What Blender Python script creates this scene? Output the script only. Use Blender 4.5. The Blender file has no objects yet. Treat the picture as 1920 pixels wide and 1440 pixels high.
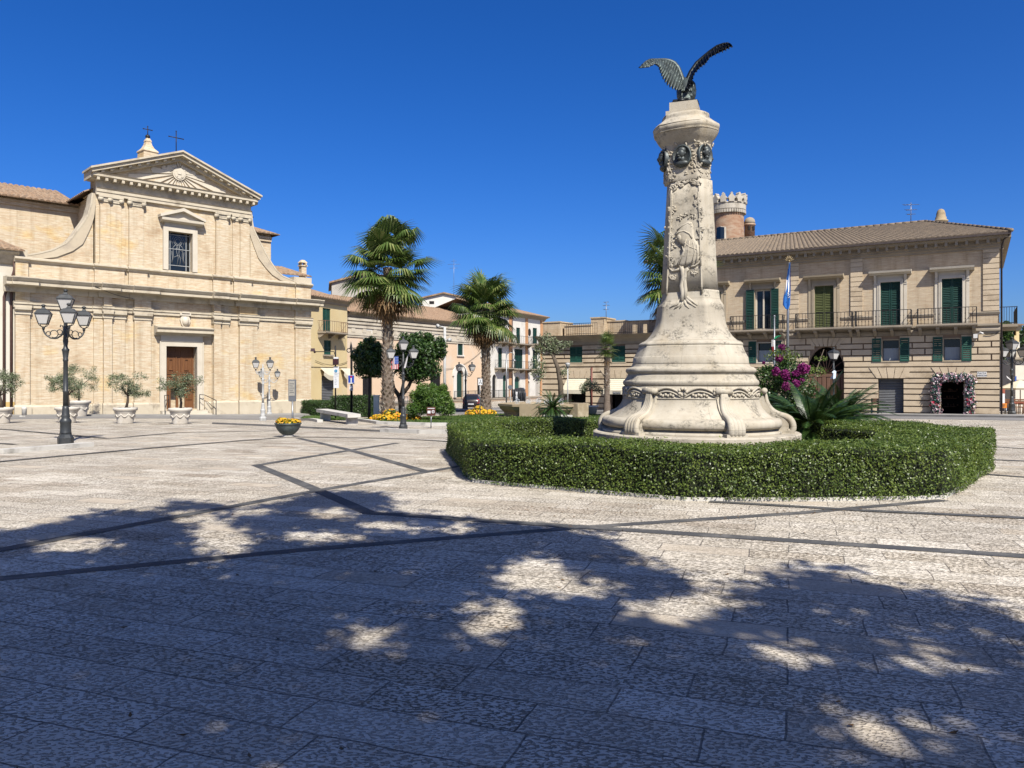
import bpy, math, random
import numpy as np
from mathutils import Vector, Matrix
random.seed(7); rng = np.random.default_rng(11)
SC = bpy.context.scene; COL = SC.collection
R = math.radians; PI = math.pi
# ---------------------------------------------------------------- survey of the square (camera at the origin, eye 1.7 m up)
F, H, CX, HY = 1440., 1.7, 960., 708.
def zg(X, Y):
    a = max(Y, 0.0)
    if a <= 50: z = -.00027*a*a
    elif a <= 80: z = -.675-.027*(a-50)+.00045*(a-50)**2
    else: z = -1.08
    z -= .38*math.exp(-((X+13)/9)**2-((a-50)/9)**2)
    z -= .12*math.exp(-((X+4)/8)**2-((a-32)/8)**2)
    return z
def W(px, py, Y): return Vector(((px-CX)/F*Y, Y, H-(py-HY)/F*Y))
def G(px, py, off=0.0):
    r = (px-CX)/F; k = (py-HY)/F
    lo = 1.0; Y = lo
    while Y < 110:
        if H-k*Y <= zg(r*Y, Y)+off: break
        lo = Y; Y += .25
    hi = Y
    for _ in range(30):
        m = (lo+hi)/2
        if H-k*m <= zg(r*m, m)+off: hi = m
        else: lo = m
    return Vector((r*hi, hi, zg(r*hi, hi)+off))
def at(px, Y, off=0.0):
    X = (px-CX)/F*Y
    return Vector((X, Y, zg(X, Y)+off))

# ---------------------------------------------------------------- materials
MATS = {}
def nodes(name):
    m = bpy.data.materials.new(name); m.use_nodes = True
    nt = m.node_tree; b = nt.nodes['Principled BSDF']
    MATS[name] = m
    return m, nt, b
def N(nt, typ, **kw):
    n = nt.nodes.new(typ)
    for k, v in kw.items():
        if k in n.inputs: n.inputs[k].default_value = v
        else: setattr(n, k, v)
    return n
def c4(c): return (c[0], c[1], c[2], 1.0)
def mixc(nt, fac, a, b, blend='MIX'):
    n = nt.nodes.new('ShaderNodeMix'); n.data_type = 'RGBA'; n.blend_type = blend
    for i, v in ((0, fac), (6, a), (7, b)):
        if hasattr(v, 'is_output') or isinstance(v, bpy.types.NodeSocket): nt.links.new(v, n.inputs[i])
        elif i == 0: n.inputs[0].default_value = v
        else: n.inputs[i].default_value = c4(v)
    return n.outputs[2]
def coords(nt, kind='Object', scale=(1, 1, 1), rot=(0, 0, 0)):
    tc = nt.nodes.new('ShaderNodeTexCoord'); mp = nt.nodes.new('ShaderNodeMapping')
    mp.inputs['Scale'].default_value = scale; mp.inputs['Rotation'].default_value = rot
    nt.links.new(tc.outputs[kind], mp.inputs['Vector'])
    return mp.outputs['Vector']
def noise(nt, vec, scale, detail=4, rough=.55):
    n = N(nt, 'ShaderNodeTexNoise'); n.inputs['Scale'].default_value = scale
    n.inputs['Detail'].default_value = detail; n.inputs['Roughness'].default_value = rough
    nt.links.new(vec, n.inputs['Vector']); return n.outputs['Fac']
def ramp(nt, fac, stops):
    n = nt.nodes.new('ShaderNodeValToRGB'); e = n.color_ramp.elements
    while len(e) < len(stops): e.new(.5)
    for i, (p, c) in enumerate(stops):
        e[i].position = p; e[i].color = c4(c) if not isinstance(c, (int, float)) else (c, c, c, 1)
    nt.links.new(fac, n.inputs['Fac']); return n.outputs['Color']
def bump(nt, b, h, strength, dist=.02):
    n = N(nt, 'ShaderNodeBump', Strength=strength, Distance=dist)
    nt.links.new(h, n.inputs['Height']); nt.links.new(n.outputs['Normal'], b.inputs['Normal'])
def plain(name, col, col2=None, scale=3, rough=.75, metal=0, bs=0, bscale=30, stretch=(1, 1, 1), spec=.3, dirt=None, dscale=.6, kind='Object'):
    m, nt, b = nodes(name)
    v = coords(nt, kind, stretch)
    col2 = col2 or tuple(c*.75 for c in col)
    f = ramp(nt, noise(nt, v, scale, 5), [(.3, 0.), (.7, 1.)])
    o = mixc(nt, f, col, col2)
    if dirt:
        g = ramp(nt, noise(nt, v, dscale, 6, .65), [(.52, 0.), (.72, 1.)])
        o = mixc(nt, g, o, dirt)
    nt.links.new(o, b.inputs['Base Color'])
    b.inputs['Roughness'].default_value = rough; b.inputs['Metallic'].default_value = metal
    b.inputs['Specular IOR Level'].default_value = spec
    if bs: bump(nt, b, noise(nt, v, bscale, 4), bs)
    return m
def brick(name, c1, c2, mortar, c3, w=.28, h=.072, patch=.5, rough=.9):
    m, nt, b = nodes(name)
    v = coords(nt, 'UV')
    t = N(nt, 'ShaderNodeTexBrick', Scale=1.0); t.offset = .5
    t.inputs['Color1'].default_value = c4(c1); t.inputs['Color2'].default_value = c4(c2); t.inputs['Mortar'].default_value = c4(mortar)
    t.inputs['Brick Width'].default_value = w; t.inputs['Row Height'].default_value = h
    t.inputs['Mortar Size'].default_value = .009; t.inputs['Mortar Smooth'].default_value = .2; t.inputs['Bias'].default_value = -.1
    nt.links.new(v, t.inputs['Vector'])
    vs = coords(nt, 'UV', (.9, 7, 1))
    st = ramp(nt, noise(nt, vs, 1.6, 5, .7), [(.42, 0.), (.66, 1.)])
    o = mixc(nt, st, t.outputs['Color'], c3)
    o = mixc(nt, .85, t.outputs['Color'], o)
    dk = ramp(nt, noise(nt, coords(nt, 'UV', (1.1, 5, 1)), 2.3, 6, .75), [(.30, (.62, .53, .45)), (.46, (1, 1, 1))])
    o = mixc(nt, .75, o, dk, 'MULTIPLY')
    pt = ramp(nt, noise(nt, coords(nt, 'UV', (.35, .5, 1)), 1.0, 5, .6), [(.30, (.74, .66, .58)), (.44, (1, .97, .93)), (.56, (1, 1, 1)), (.66, (1.05, .93, .66)), (.74, (.98, .80, .56))])
    o = mixc(nt, patch, o, pt, 'MULTIPLY')
    sk = ramp(nt, noise(nt, coords(nt, 'UV', (2.6, .16, 1)), 1.0, 5, .65), [(.34, (.72, .68, .62)), (.5, (1, 1, 1)), (.75, (1.05, 1.04, 1.02))])
    o = mixc(nt, .6, o, sk, 'MULTIPLY')
    nt.links.new(o, b.inputs['Base Color']); b.inputs['Roughness'].default_value = rough
    b.inputs['Specular IOR Level'].default_value = .15
    bump(nt, b, t.outputs['Fac'], -.5, .01)
    return m
def leafmat(name, a, b_, c=None, rough=.5, spec=.4, trans=.15):
    m, nt, b = nodes(name)
    g = nt.nodes.new('ShaderNodeNewGeometry')
    st = [(0., a), (.6, b_)] + ([(1., c)] if c else [])
    o = ramp(nt, g.outputs['Random Per Island'], st)
    pv = ramp(nt, noise(nt, coords(nt, 'Object'), .9, 4, .6), [(.32, (.70, .74, .66)), (.5, (1, 1, 1)), (.70, (1.22, 1.12, .95))])
    o = mixc(nt, .8, o, pv, 'MULTIPLY')
    nt.links.new(o, b.inputs['Base Color']); b.inputs['Roughness'].default_value = rough
    b.inputs['Specular IOR Level'].default_value = spec
    tr = nt.nodes.new('ShaderNodeBsdfTranslucent'); nt.links.new(o, tr.inputs['Color'])
    mx = nt.nodes.new('ShaderNodeMixShader'); mx.inputs[0].default_value = trans
    nt.links.new(b.outputs[0], mx.inputs[1]); nt.links.new(tr.outputs[0], mx.inputs[2])
    nt.links.new(mx.outputs[0], nt.nodes['Material Output'].inputs['Surface'])
    return m
def tilemat(name, c1, c2, c3, pitch=.27, row=.38):
    m, nt, b = nodes(name)
    v = coords(nt, 'UV')
    t = N(nt, 'ShaderNodeTexBrick', Scale=1.0); t.offset = 0
    t.inputs['Color1'].default_value = c4(c1); t.inputs['Color2'].default_value = c4(c2)
    t.inputs['Mortar'].default_value = c4(tuple(x*.45 for x in c1))
    t.inputs['Brick Width'].default_value = pitch; t.inputs['Row Height'].default_value = row
    t.inputs['Mortar Size'].default_value = .012; t.inputs['Bias'].default_value = 0
    nt.links.new(v, t.inputs['Vector'])
    f = ramp(nt, noise(nt, v, 1.1, 6, .7), [(.45, 0.), (.7, 1.)])
    o = mixc(nt, f, t.outputs['Color'], c3)
    f2 = ramp(nt, noise(nt, v, 7, 3, .6), [(.35, (.7, .7, .7)), (.65, (1.1, 1.1, 1.1))])
    o = mixc(nt, .6, o, f2, 'MULTIPLY')
    nt.links.new(o, b.inputs['Base Color']); b.inputs['Roughness'].default_value = .9
    b.inputs['Specular IOR Level'].default_value = .1
    bump(nt, b, t.outputs['Fac'], -.6, .03)
    return m
def glassmat(name, col=(.01, .014, .018), rough=.08):
    m, nt, b = nodes(name)
    b.inputs['Base Color'].default_value = c4(col); b.inputs['Roughness'].default_value = rough
    return m

# ---------------------------------------------------------------- mesh building
ORG = {}
def tag(o, label=None, cat=None, group=None, kind=None):
    for k, v in (('label', label), ('category', cat), ('group', group), ('kind', kind)):
        if v: o[k] = v
    return o
def thing(name, loc, label, cat, group=None):
    o = bpy.data.objects.new(name, None); COL.objects.link(o); o.location = loc; o.empty_display_size = .2
    ORG[o.name] = Vector(loc)
    return tag(o, label, cat, group)
def link_mesh(me, name, parent=None, org=None):
    o = bpy.data.objects.new(name, me); COL.objects.link(o)
    if parent is not None:
        o.parent = parent; ORG[o.name] = ORG[parent.name]
    else:
        ORG[o.name] = Vector(org or (0, 0, 0)); o.location = ORG[o.name]
    return o
def origin_of(parent, org): return ORG[parent.name] if parent is not None else Vector(org or (0, 0, 0))
class MB:
    def __init__(s): s.v = []; s.f = []; s.s = []; s.mi = []; s.cur = 0
    def add(s, vs, fs, smooth=False):
        o = len(s.v); s.v += [tuple(v) for v in vs]
        for f in fs:
            s.f.append(tuple(i+o for i in f)); s.s.append(smooth); s.mi.append(s.cur)
    def poly(s, *p): s.add(p, [tuple(range(len(p)))])
    def hexa(s, p, smooth=False):   # p[0:4] bottom loop, p[4:8] top loop
        s.add(p, [(3, 2, 1, 0), (4, 5, 6, 7), (0, 1, 5, 4), (1, 2, 6, 5), (2, 3, 7, 6), (3, 0, 4, 7)], smooth)
    def box(s, x0, x1, y0, y1, z0, z1):
        s.hexa([(x0, y0, z0), (x1, y0, z0), (x1, y1, z0), (x0, y1, z0), (x0, y0, z1), (x1, y0, z1), (x1, y1, z1), (x0, y1, z1)])
    def cbox(s, c, sx, sy, sz, rz=0, taper=1.0):   # base-centred box
        c = Vector(c); ca, sa = math.cos(rz), math.sin(rz); p = []
        for z, k in ((0, 1), (sz, taper)):
            for x, y in ((-1, -1), (1, -1), (1, 1), (-1, 1)):
                a, b = x*sx/2*k, y*sy/2*k
                p.append((c.x+a*ca-b*sa, c.y+a*sa+b*ca, c.z+z))
        s.hexa(p)
    def tube(s, pts, r, n=6, smooth=True, cap=True):
        pts = [Vector(p) for p in pts]; k = len(pts)
        rs = r if isinstance(r, (list, tuple)) else [r]*k
        vs = []; up = None
        for i, p in enumerate(pts):
            d = (pts[min(i+1, k-1)]-pts[max(i-1, 0)]).normalized()
            if up is None: up = Vector((0, 0, 1)) if abs(d.z) < .9 else Vector((1, 0, 0))
            a = d.cross(up)
            if a.length < 1e-4: a = d.orthogonal()
            a.normalize(); b = a.cross(d).normalized(); up = b
            for j in range(n):
                t = 2*PI*j/n
                vs.append(p+(a*math.cos(t)+b*math.sin(t))*rs[i])
        fs = []
        for i in range(k-1):
            for j in range(n):
                fs.append((i*n+j, i*n+(j+1) % n, (i+1)*n+(j+1) % n, (i+1)*n+j))
        if cap: fs += [tuple(range(n))[::-1], tuple((k-1)*n+j for j in range(n))]
        s.add(vs, fs, smooth)
    def lathe(s, c, prof, n=20, smooth=True, a0=0.0, cap=True, shape=None):
        c = Vector(c); vs = []; fs = []
        for r, z in prof:
            for j in range(n):
                t = a0+2*PI*j/n
                k = shape(t, z) if shape else 1.0
                vs.append((c.x+r*k*math.cos(t), c.y+r*k*math.sin(t), c.z+z))
        for i in range(len(prof)-1):
            for j in range(n):
                fs.append((i*n+j, i*n+(j+1) % n, (i+1)*n+(j+1) % n, (i+1)*n+j))
        if cap:
            fs += [tuple(range(n))[::-1], tuple((len(prof)-1)*n+j for j in range(n))]
        s.add(vs, fs, smooth)
    def ball(s, c, rx, ry=None, rz=None, n=10, m=7, rot=None):
        ry = ry or rx; rz = rz or rx; c = Vector(c); vs = []
        for i in range(m+1):
            a = PI*i/m
            for j in range(n):
                t = 2*PI*j/n
                p = Vector((rx*math.sin(a)*math.cos(t), ry*math.sin(a)*math.sin(t), rz*math.cos(a)))
                if rot: p = rot @ p
                vs.append(c+p)
        fs = [(i*n+j, (i+1)*n+j, (i+1)*n+(j+1) % n, i*n+(j+1) % n) for i in range(m) for j in range(n)]
        s.add(vs, fs, True)
    def build(s, name, mats, parent=None, org=None, uv=True):
        if not s.v: return None
        O = origin_of(parent, org)
        me = bpy.data.meshes.new(name)
        me.from_pydata([(x-O.x, y-O.y, z-O.z) for x, y, z in s.v], [], s.f)
        for m in (mats if isinstance(mats, (list, tuple)) else [mats]): me.materials.append(m)
        me.polygons.foreach_set('use_smooth', s.s); me.polygons.foreach_set('material_index', s.mi)
        me.update()
        if uv:
            lay = me.uv_layers.new(name='UVMap'); data = np.zeros(len(me.loops)*2, np.float32)
            for p in me.polygons:
                n = p.normal
                t = Vector((-n.y, n.x, 0))
                if t.length < .02: t = Vector((1, 0, 0))
                t.normalize(); w = n.cross(t)
                for li in p.loop_indices:
                    q = me.vertices[me.loops[li].vertex_index].co + O
                    data[2*li] = q.dot(t); data[2*li+1] = q.dot(w)
            lay.data.foreach_set('uv', data)
        return link_mesh(me, name, parent, org)
def quads(name, V4, mat, parent=None, org=None, extra=None, idx=None):
    """V4: (n,4,3) array of separate quads -> one mesh"""
    O = origin_of(parent, org); n = len(V4)
    V = (V4.reshape(-1, 3)-np.array(O)).astype(np.float32)
    me = bpy.data.meshes.new(name); me.vertices.add(n*4); me.vertices.foreach_set('co', V.ravel())
    me.loops.add(n*4); me.loops.foreach_set('vertex_index', np.arange(n*4, dtype=np.int32))
    me.polygons.add(n); me.polygons.foreach_set('loop_start', np.arange(0, n*4, 4, dtype=np.int32))
    me.polygons.foreach_set('loop_total', np.full(n, 4, np.int32))
    for m in (mat if isinstance(mat, (list, tuple)) else [mat]): me.materials.append(m)
    if idx is not None: me.polygons.foreach_set('material_index', np.asarray(idx, np.int32))
    me.update(calc_edges=True)
    return link_mesh(me, name, parent, org)
def unit(a): return a/np.maximum(np.linalg.norm(a, axis=1, keepdims=True), 1e-6)
def leafquads(P, Nrm, L, Wd, spread=.7):
    n = len(P)
    nr = unit(Nrm+rng.normal(0, spread, (n, 3)))
    d = unit(np.cross(nr, rng.normal(0, 1, (n, 3)))); s = np.cross(nr, d)
    l = (L*rng.uniform(.65, 1.3, (n, 1))); w = (Wd*rng.uniform(.7, 1.25, (n, 1)))
    return np.stack([P-d*l*.5, P+s*w*.5-nr*l*.08, P+d*l*.5, P-s*w*.5-nr*l*.08], 1)
def cloud(ells, n, shell=.5):
    """points in ellipsoids [(centre, radii)] biased towards their skins; returns P, outward N"""
    wts = np.array([r[0]*r[1]+r[1]*r[2]+r[0]*r[2] for c, r in ells]); wts = wts/wts.sum()
    k = rng.choice(len(ells), n, p=wts)
    C = np.array([tuple(c) for c, r in ells])[k]; Rr = np.array([tuple(r) for c, r in ells])[k]
    d = unit(rng.normal(0, 1, (n, 3))); rad = shell+(1.04-shell)*rng.random((n, 1))**.6
    return C+d*Rr*rad, d

class Fac:
    """a facade plane: t along, d out towards the viewer, z up"""
    def __init__(s, X0, Y0, ux, uy):
        l = math.hypot(ux, uy); s.X0 = X0; s.Y0 = Y0; s.ux = ux/l; s.uy = uy/l; s.nx = s.uy; s.ny = -s.ux
    def p(s, t, d, z): return Vector((s.X0+s.ux*t+s.nx*d, s.Y0+s.uy*t+s.ny*d, z))
    def t(s, px, d=0):
        r = (px-CX)/F; X = s.X0+s.nx*d; Y = s.Y0+s.ny*d
        return (r*Y-X)/(s.ux-r*s.uy)
    def z(s, px, py, d=0):
        Y = s.Y0+s.ny*d+s.uy*s.t(px, d)
        return H-(py-HY)/F*Y
    def box(s, mb, t0, t1, d0, d1, z0, z1):
        q = [s.p(t, d, z) for z in (z0, z1) for t, d in ((t0, d1), (t1, d1), (t1, d0), (t0, d0))]
        mb.hexa(q)
    def prof(s, mb, t0, t1, pr, pr1=None):   # closed profile [(d,z)] swept from t0 to t1
        pr1 = pr1 or pr; n = len(pr)
        vs = [s.p(t0, d, z) for d, z in pr]+[s.p(t1, d, z) for d, z in pr1]
        mb.add(vs, [(i, (i+1) % n, n+(i+1) % n, n+i) for i in range(n)]+[tuple(range(n))[::-1], tuple(range(n, 2*n))])
    def plate(s, mb, pts, d0, d1):          # outline [(t,z)] extruded from d0 to d1
        n = len(pts); vs = [s.p(t, d1, z) for t, z in pts]+[s.p(t, d0, z) for t, z in pts]
        mb.add(vs, [tuple(range(n)), tuple(range(n, 2*n))[::-1]]+[(i, n+i, n+(i+1) % n, (i+1) % n) for i in range(n)])
    def wall(s, mb, t0, t1, z0, z1, holes, d=0, depth=.3):
        ts = sorted({t0, t1, *[h[0] for h in holes], *[h[1] for h in holes]}); zs = sorted({z0, z1, *[h[2] for h in holes], *[h[3] for h in holes]})
        for a, b in zip(ts, ts[1:]):
            for c, e in zip(zs, zs[1:]):
                if any(h[0]-1e-6 <= a and b <= h[1]+1e-6 and h[2]-1e-6 <= c and e <= h[3]+1e-6 for h in holes): continue
                mb.poly(s.p(a, d, c), s.p(b, d, c), s.p(b, d, e), s.p(a, d, e))
        for h in holes:
            a, b, c, e = h[:4]; q = d-depth
            mb.poly(s.p(a, d, c), s.p(a, d, e), s.p(a, q, e), s.p(a, q, c))
            mb.poly(s.p(b, d, c), s.p(b, q, c), s.p(b, q, e), s.p(b, d, e))
            mb.poly(s.p(a, d, c), s.p(a, q, c), s.p(b, q, c), s.p(b, d, c))
            if len(h) > 4:   # arched head: h[4] = springing height
                zs_ = h[4]; m = (a+b)/2; rx = (b-a)/2; rz = e-zs_; k = 14
                pr = [(m-rx*math.cos(PI*i/k), zs_+rz*math.sin(PI*i/k)) for i in range(k+1)]
                for (ta, za), (tb, zb) in zip(pr, pr[1:]):
                    mb.poly(s.p(ta, d, za), s.p(tb, d, zb), s.p(tb, d, e), s.p(ta, d, e))
                    mb.poly(s.p(ta, d, za), s.p(ta, q, za), s.p(tb, q, zb), s.p(tb, d, zb))
            else:
                mb.poly(s.p(a, d, e), s.p(b, d, e), s.p(b, q, e), s.p(a, q, e))
    def shell(s, mb, t0, t1, z0, z1, depth, d=0):   # side and back walls and lid of a block
        P = s.p
        mb.poly(P(t0, d, z0), P(t0, d, z1), P(t0, -depth, z1), P(t0, -depth, z0))
        mb.poly(P(t1, d, z0), P(t1, -depth, z0), P(t1, -depth, z1), P(t1, d, z1))
        mb.poly(P(t0, -depth, z0), P(t0, -depth, z1), P(t1, -depth, z1), P(t1, -depth, z0))
        mb.poly(P(t0, d-.02, z1), P(t1, d-.02, z1), P(t1, -depth, z1), P(t0, -depth, z1))

def tiles(mb, A, B, C, D, pitch=.34, amp=.085):
    """a coppo-tiled slope: eave A->B, ridge D->C (A under D), corrugated across"""
    A, B, C, D = map(Vector, (A, B, C, D))
    n = max(3, int(max((B-A).length, (C-D).length)/pitch)); nrm = (B-A).cross(D-A).normalized()
    if nrm.z < 0: nrm = -nrm
    vs = []; k = 4
    for i in range(n*k+1):
        f = i/(n*k); h = amp*abs(math.sin(PI*f*n))**.7
        lo = A.lerp(B, f)+nrm*h; hi = D.lerp(C, f)+nrm*h
        vs += [lo-nrm*(h+.04), lo, lo.lerp(hi, .5), hi]
    fs = []
    for i in range(n*k):
        for j in range(3): fs.append((4*i+j, 4*i+4+j, 4*i+5+j, 4*i+1+j))
    mb.add(vs, fs)
def ridge(mb, a, b, r=.1):
    a, b = Vector(a), Vector(b); n = max(2, int((b-a).length/.45))
    for i in range(n):
        mb.tube([a.lerp(b, i/n), a.lerp(b, (i+1.08)/n)], [r*1.08, r*.92], 6)
def tidy(o):   # consistent outward normals
    import bmesh
    bm = bmesh.new(); bm.from_mesh(o.data); bmesh.ops.recalc_face_normals(bm, faces=bm.faces); bm.to_mesh(o.data); bm.free()
    return o
def copy_tree(o, parent=None):
    c = o.copy(); COL.objects.link(c); c.parent = parent
    for ch in list(o.children): copy_tree(ch, c)
    return c
def text_mesh(txt, size, name='lettering', depth=.004):
    cu = bpy.data.curves.new(name, 'FONT'); cu.body = txt; cu.size = size; cu.align_x = 'CENTER'; cu.align_y = 'CENTER'; cu.extrude = depth
    o = bpy.data.objects.new(name, cu); COL.objects.link(o)
    dg = bpy.context.evaluated_depsgraph_get(); me = bpy.data.meshes.new_from_object(o.evaluated_get(dg))
    bpy.data.objects.remove(o); return me
def put_text(txt, size, centre, face_n, mat, parent, name='lettering'):
    me = text_mesh(txt, size, name); me.materials.append(mat)
    n = Vector(face_n).normalized(); up = Vector((0, 0, 1)); x = up.cross(n).normalized()
    M = Matrix((x, up, n)).transposed().to_4x4(); M.translation = Vector(centre)-ORG[parent.name]
    me.transform(M)
    return link_mesh(me, name, parent)

# ---------------------------------------------------------------- camera, sun, sky
cam = bpy.data.cameras.new('camera'); co = bpy.data.objects.new('camera', cam); COL.objects.link(co)
co.location = (0, 0, H); co.rotation_euler = (R(90), 0, 0); cam.sensor_width = 36; cam.lens = 27.0
cam.shift_y = -12/1920; cam.clip_end = 3000; cam.clip_start = .05; SC.camera = co
SUN_AZ, SUN_EL = R(23), R(48)      # the sun stands behind the viewer's right shoulder
sd = Vector((math.sin(SUN_AZ)*math.cos(SUN_EL), -math.cos(SUN_AZ)*math.cos(SUN_EL), math.sin(SUN_EL)))
sl = bpy.data.lights.new('sun', 'SUN'); so = bpy.data.objects.new('sun', sl); COL.objects.link(so)
sl.energy = 5.0; sl.angle = R(.53); sl.color = (1, .95, .86)
so.rotation_euler = sd.to_track_quat('Z', 'Y').to_euler(); so.location = (20, -30, 60)
wd = bpy.data.worlds.new('World'); SC.world = wd; wd.use_nodes = True
wn = wd.node_tree; bg = wn.nodes['Background']
sky = wn.nodes.new('ShaderNodeTexSky'); sky.sky_type = 'NISHITA'; sky.sun_disc = False
sky.sun_elevation = SUN_EL; sky.sun_rotation = math.atan2(sd.x, sd.y)
sky.altitude = 1500; sky.air_density = 1.0; sky.dust_density = 6.0; sky.ozone_density = 10.0
hs = wn.nodes.new('ShaderNodeHueSaturation'); hs.inputs['Saturation'].default_value = 1.178; hs.inputs['Hue'].default_value = .5096; hs.inputs['Value'].default_value = 1.0
gm = wn.nodes.new('ShaderNodeGamma'); gm.inputs[1].default_value = 1.077; wn.links.new(sky.outputs[0], gm.inputs[0]); wn.links.new(gm.outputs[0], hs.inputs['Color']); wn.links.new(hs.outputs[0], bg.inputs['Color'])
bg.inputs['Strength'].default_value = .0708
SC.view_settings.view_transform = 'Standard'; SC.view_settings.look = 'None'; SC.view_settings.exposure = .95; SC.view_settings.gamma = 1
# ================================================================ ground, paving, roads
def paving():
    m, nt, b = nodes('stone_paving')
    v = coords(nt, 'Object', (1, 1, 1), (0, 0, R(20)))
    wn_ = N(nt, 'ShaderNodeTexNoise'); wn_.inputs['Scale'].default_value = 2.5; wn_.inputs['Detail'].default_value = 6; nt.links.new(v, wn_.inputs['Vector'])
    wm = N(nt, 'ShaderNodeVectorMath', operation='SCALE'); nt.links.new(wn_.outputs['Color'], wm.inputs[0]); wm.inputs['Scale'].default_value = .05
    wa_ = N(nt, 'ShaderNodeVectorMath', operation='ADD'); nt.links.new(v, wa_.inputs[0]); nt.links.new(wm.outputs[0], wa_.inputs[1]); wv = wa_.outputs[0]
    def bt(w, h, off=.5, sq=1.0):
        t = N(nt, 'ShaderNodeTexBrick', Scale=1.0); t.offset = off; t.squash = sq; t.squash_frequency = 3
        t.inputs['Color1'].default_value = (0, 0, 0, 1); t.inputs['Color2'].default_value = (1, 1, 1, 1); t.inputs['Mortar'].default_value = (.5, .5, .5, 1)
        t.inputs['Brick Width'].default_value = w; t.inputs['Row Height'].default_value = h
        t.inputs['Mortar Size'].default_value = .006; t.inputs['Mortar Smooth'].default_value = .3; t.inputs['Bias'].default_value = 0
        nt.links.new(wv, t.inputs['Vector']); return t
    t = bt(.86, .35, .43, 1.35)
    col = ramp(nt, t.outputs['Color'], [(0., (.60, .53, .43)), (.25, (.735, .675, .57)), (.5, (.66, .605, .515)), (.75, (.80, .745, .645)), (.9, (.74, .68, .58)), (1., (.55, .48, .39))])
    n1 = ramp(nt, noise(nt, v, .35, 5, .6), [(.35, (.86, .85, .84)), (.65, (1.06, 1.05, 1.03))])
    col = mixc(nt, .8, col, n1, 'MULTIPLY')
    n2 = ramp(nt, noise(nt, coords(nt, 'Object', (1, 2.2, 1), (0, 0, R(20))), 3.0, 6, .7), [(.35, (.83, .81, .78)), (.6, (1.06, 1.06, 1.06))])
    col = mixc(nt, .7, col, n2, 'MULTIPLY')
    # pecked surface: short dents along the slab, far fewer on some slabs
    vp = coords(nt, 'Object', (1, 1.75, 1), (0, 0, R(27)))
    pn = noise(nt, vp, 33, 2.0, .55)
    wob = noise(nt, v, 1.3, 3)
    ad = N(nt, 'ShaderNodeMath', operation='MULTIPLY_ADD'); nt.links.new(wob, ad.inputs[0]); ad.inputs[1].default_value = .14; nt.links.new(pn, ad.inputs[2])
    pit = ramp(nt, ad.outputs[0], [(.49, 0.), (.57, 1.)])
    sl = ramp(nt, t.outputs['Color'], [(.03, .2), (.09, .95), (.4, .6), (.62, 1.), (.8, .5), (1., .95)])
    pm = N(nt, 'ShaderNodeMath', operation='MULTIPLY'); nt.links.new(sl, pm.inputs[1])
    inv = N(nt, 'ShaderNodeMath', operation='SUBTRACT'); inv.inputs[0].default_value = 1; nt.links.new(pit, inv.inputs[1]); nt.links.new(inv.outputs[0], pm.inputs[0])
    dk = mixc(nt, pm.outputs[0], (1.10, 1.09, 1.08), (.42, .40, .37))  # dents darkened and ridges lightened in colour: dirt plus painted shade
    col = mixc(nt, 1.0, col, dk, 'MULTIPLY')
    jn = ramp(nt, noise(nt, v, 1.7, 5, .7), [(.3, .45), (.6, 1.)])
    jm = N(nt, 'ShaderNodeMath', operation='MULTIPLY'); nt.links.new(t.outputs['Fac'], jm.inputs[0]); nt.links.new(jn, jm.inputs[1])
    col = mixc(nt, jm.outputs[0], col, (.24, .215, .185))
    gum = ramp(nt, noise(nt, v, .75, 7, .72), [(.52, (1, 1, 1)), (.62, (.80, .78, .75)), (.75, (.66, .64, .62))])
    col = mixc(nt, .55, col, gum, 'MULTIPLY')
    vo = N(nt, 'ShaderNodeTexVoronoi'); vo.inputs['Scale'].default_value = 1.6; vo.inputs['Randomness'].default_value = 1; nt.links.new(wv, vo.inputs['Vector'])
    dot = ramp(nt, vo.outputs['Distance'], [(.018, (.48, .46, .44)), (.03, (1, 1, 1))])
    col = mixc(nt, .8, col, dot, 'MULTIPLY')
    nt.links.new(col, b.inputs['Base Color']); b.inputs['Roughness'].default_value = .82; b.inputs['Specular IOR Level'].default_value = .06
    hh = N(nt, 'ShaderNodeMath', operation='MULTIPLY_ADD'); nt.links.new(t.outputs['Fac'], hh.inputs[0]); hh.inputs[1].default_value = -1.6
    i2 = N(nt, 'ShaderNodeMath', operation='SUBTRACT'); i2.inputs[0].default_value = 1; nt.links.new(pm.outputs[0], i2.inputs[1])
    nt.links.new(i2.outputs[0], hh.inputs[2])
    bump(nt, b, hh.outputs[0], 1.0, .02)
    return m
M_pave = paving()
M_band = plain('dark_lava_band', (.070, .070, .072), (.11, .108, .10), 2.2, .8, bs=.5, bscale=45, dirt=(.20, .19, .175), dscale=2.2)
M_asph = plain('worn_asphalt', (.20, .19, .18), (.27, .26, .245), .7, .9, bs=.3, bscale=80, stretch=(.5, .5, 1))
M_walk = plain('grey_walk_stone', (.27, .26, .24), (.36, .345, .32), 1.2, .9, bs=.2, bscale=20)
M_kerb = plain('pale_kerb_stone', (.58, .55, .49), (.70, .67, .60), 1.5, .8, bs=.25, bscale=18, dirt=(.33, .31, .27), dscale=2)
M_dkerb = plain('dark_kerb_stone', (.13, .125, .12), (.2, .19, .18), 2, .85)

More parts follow.
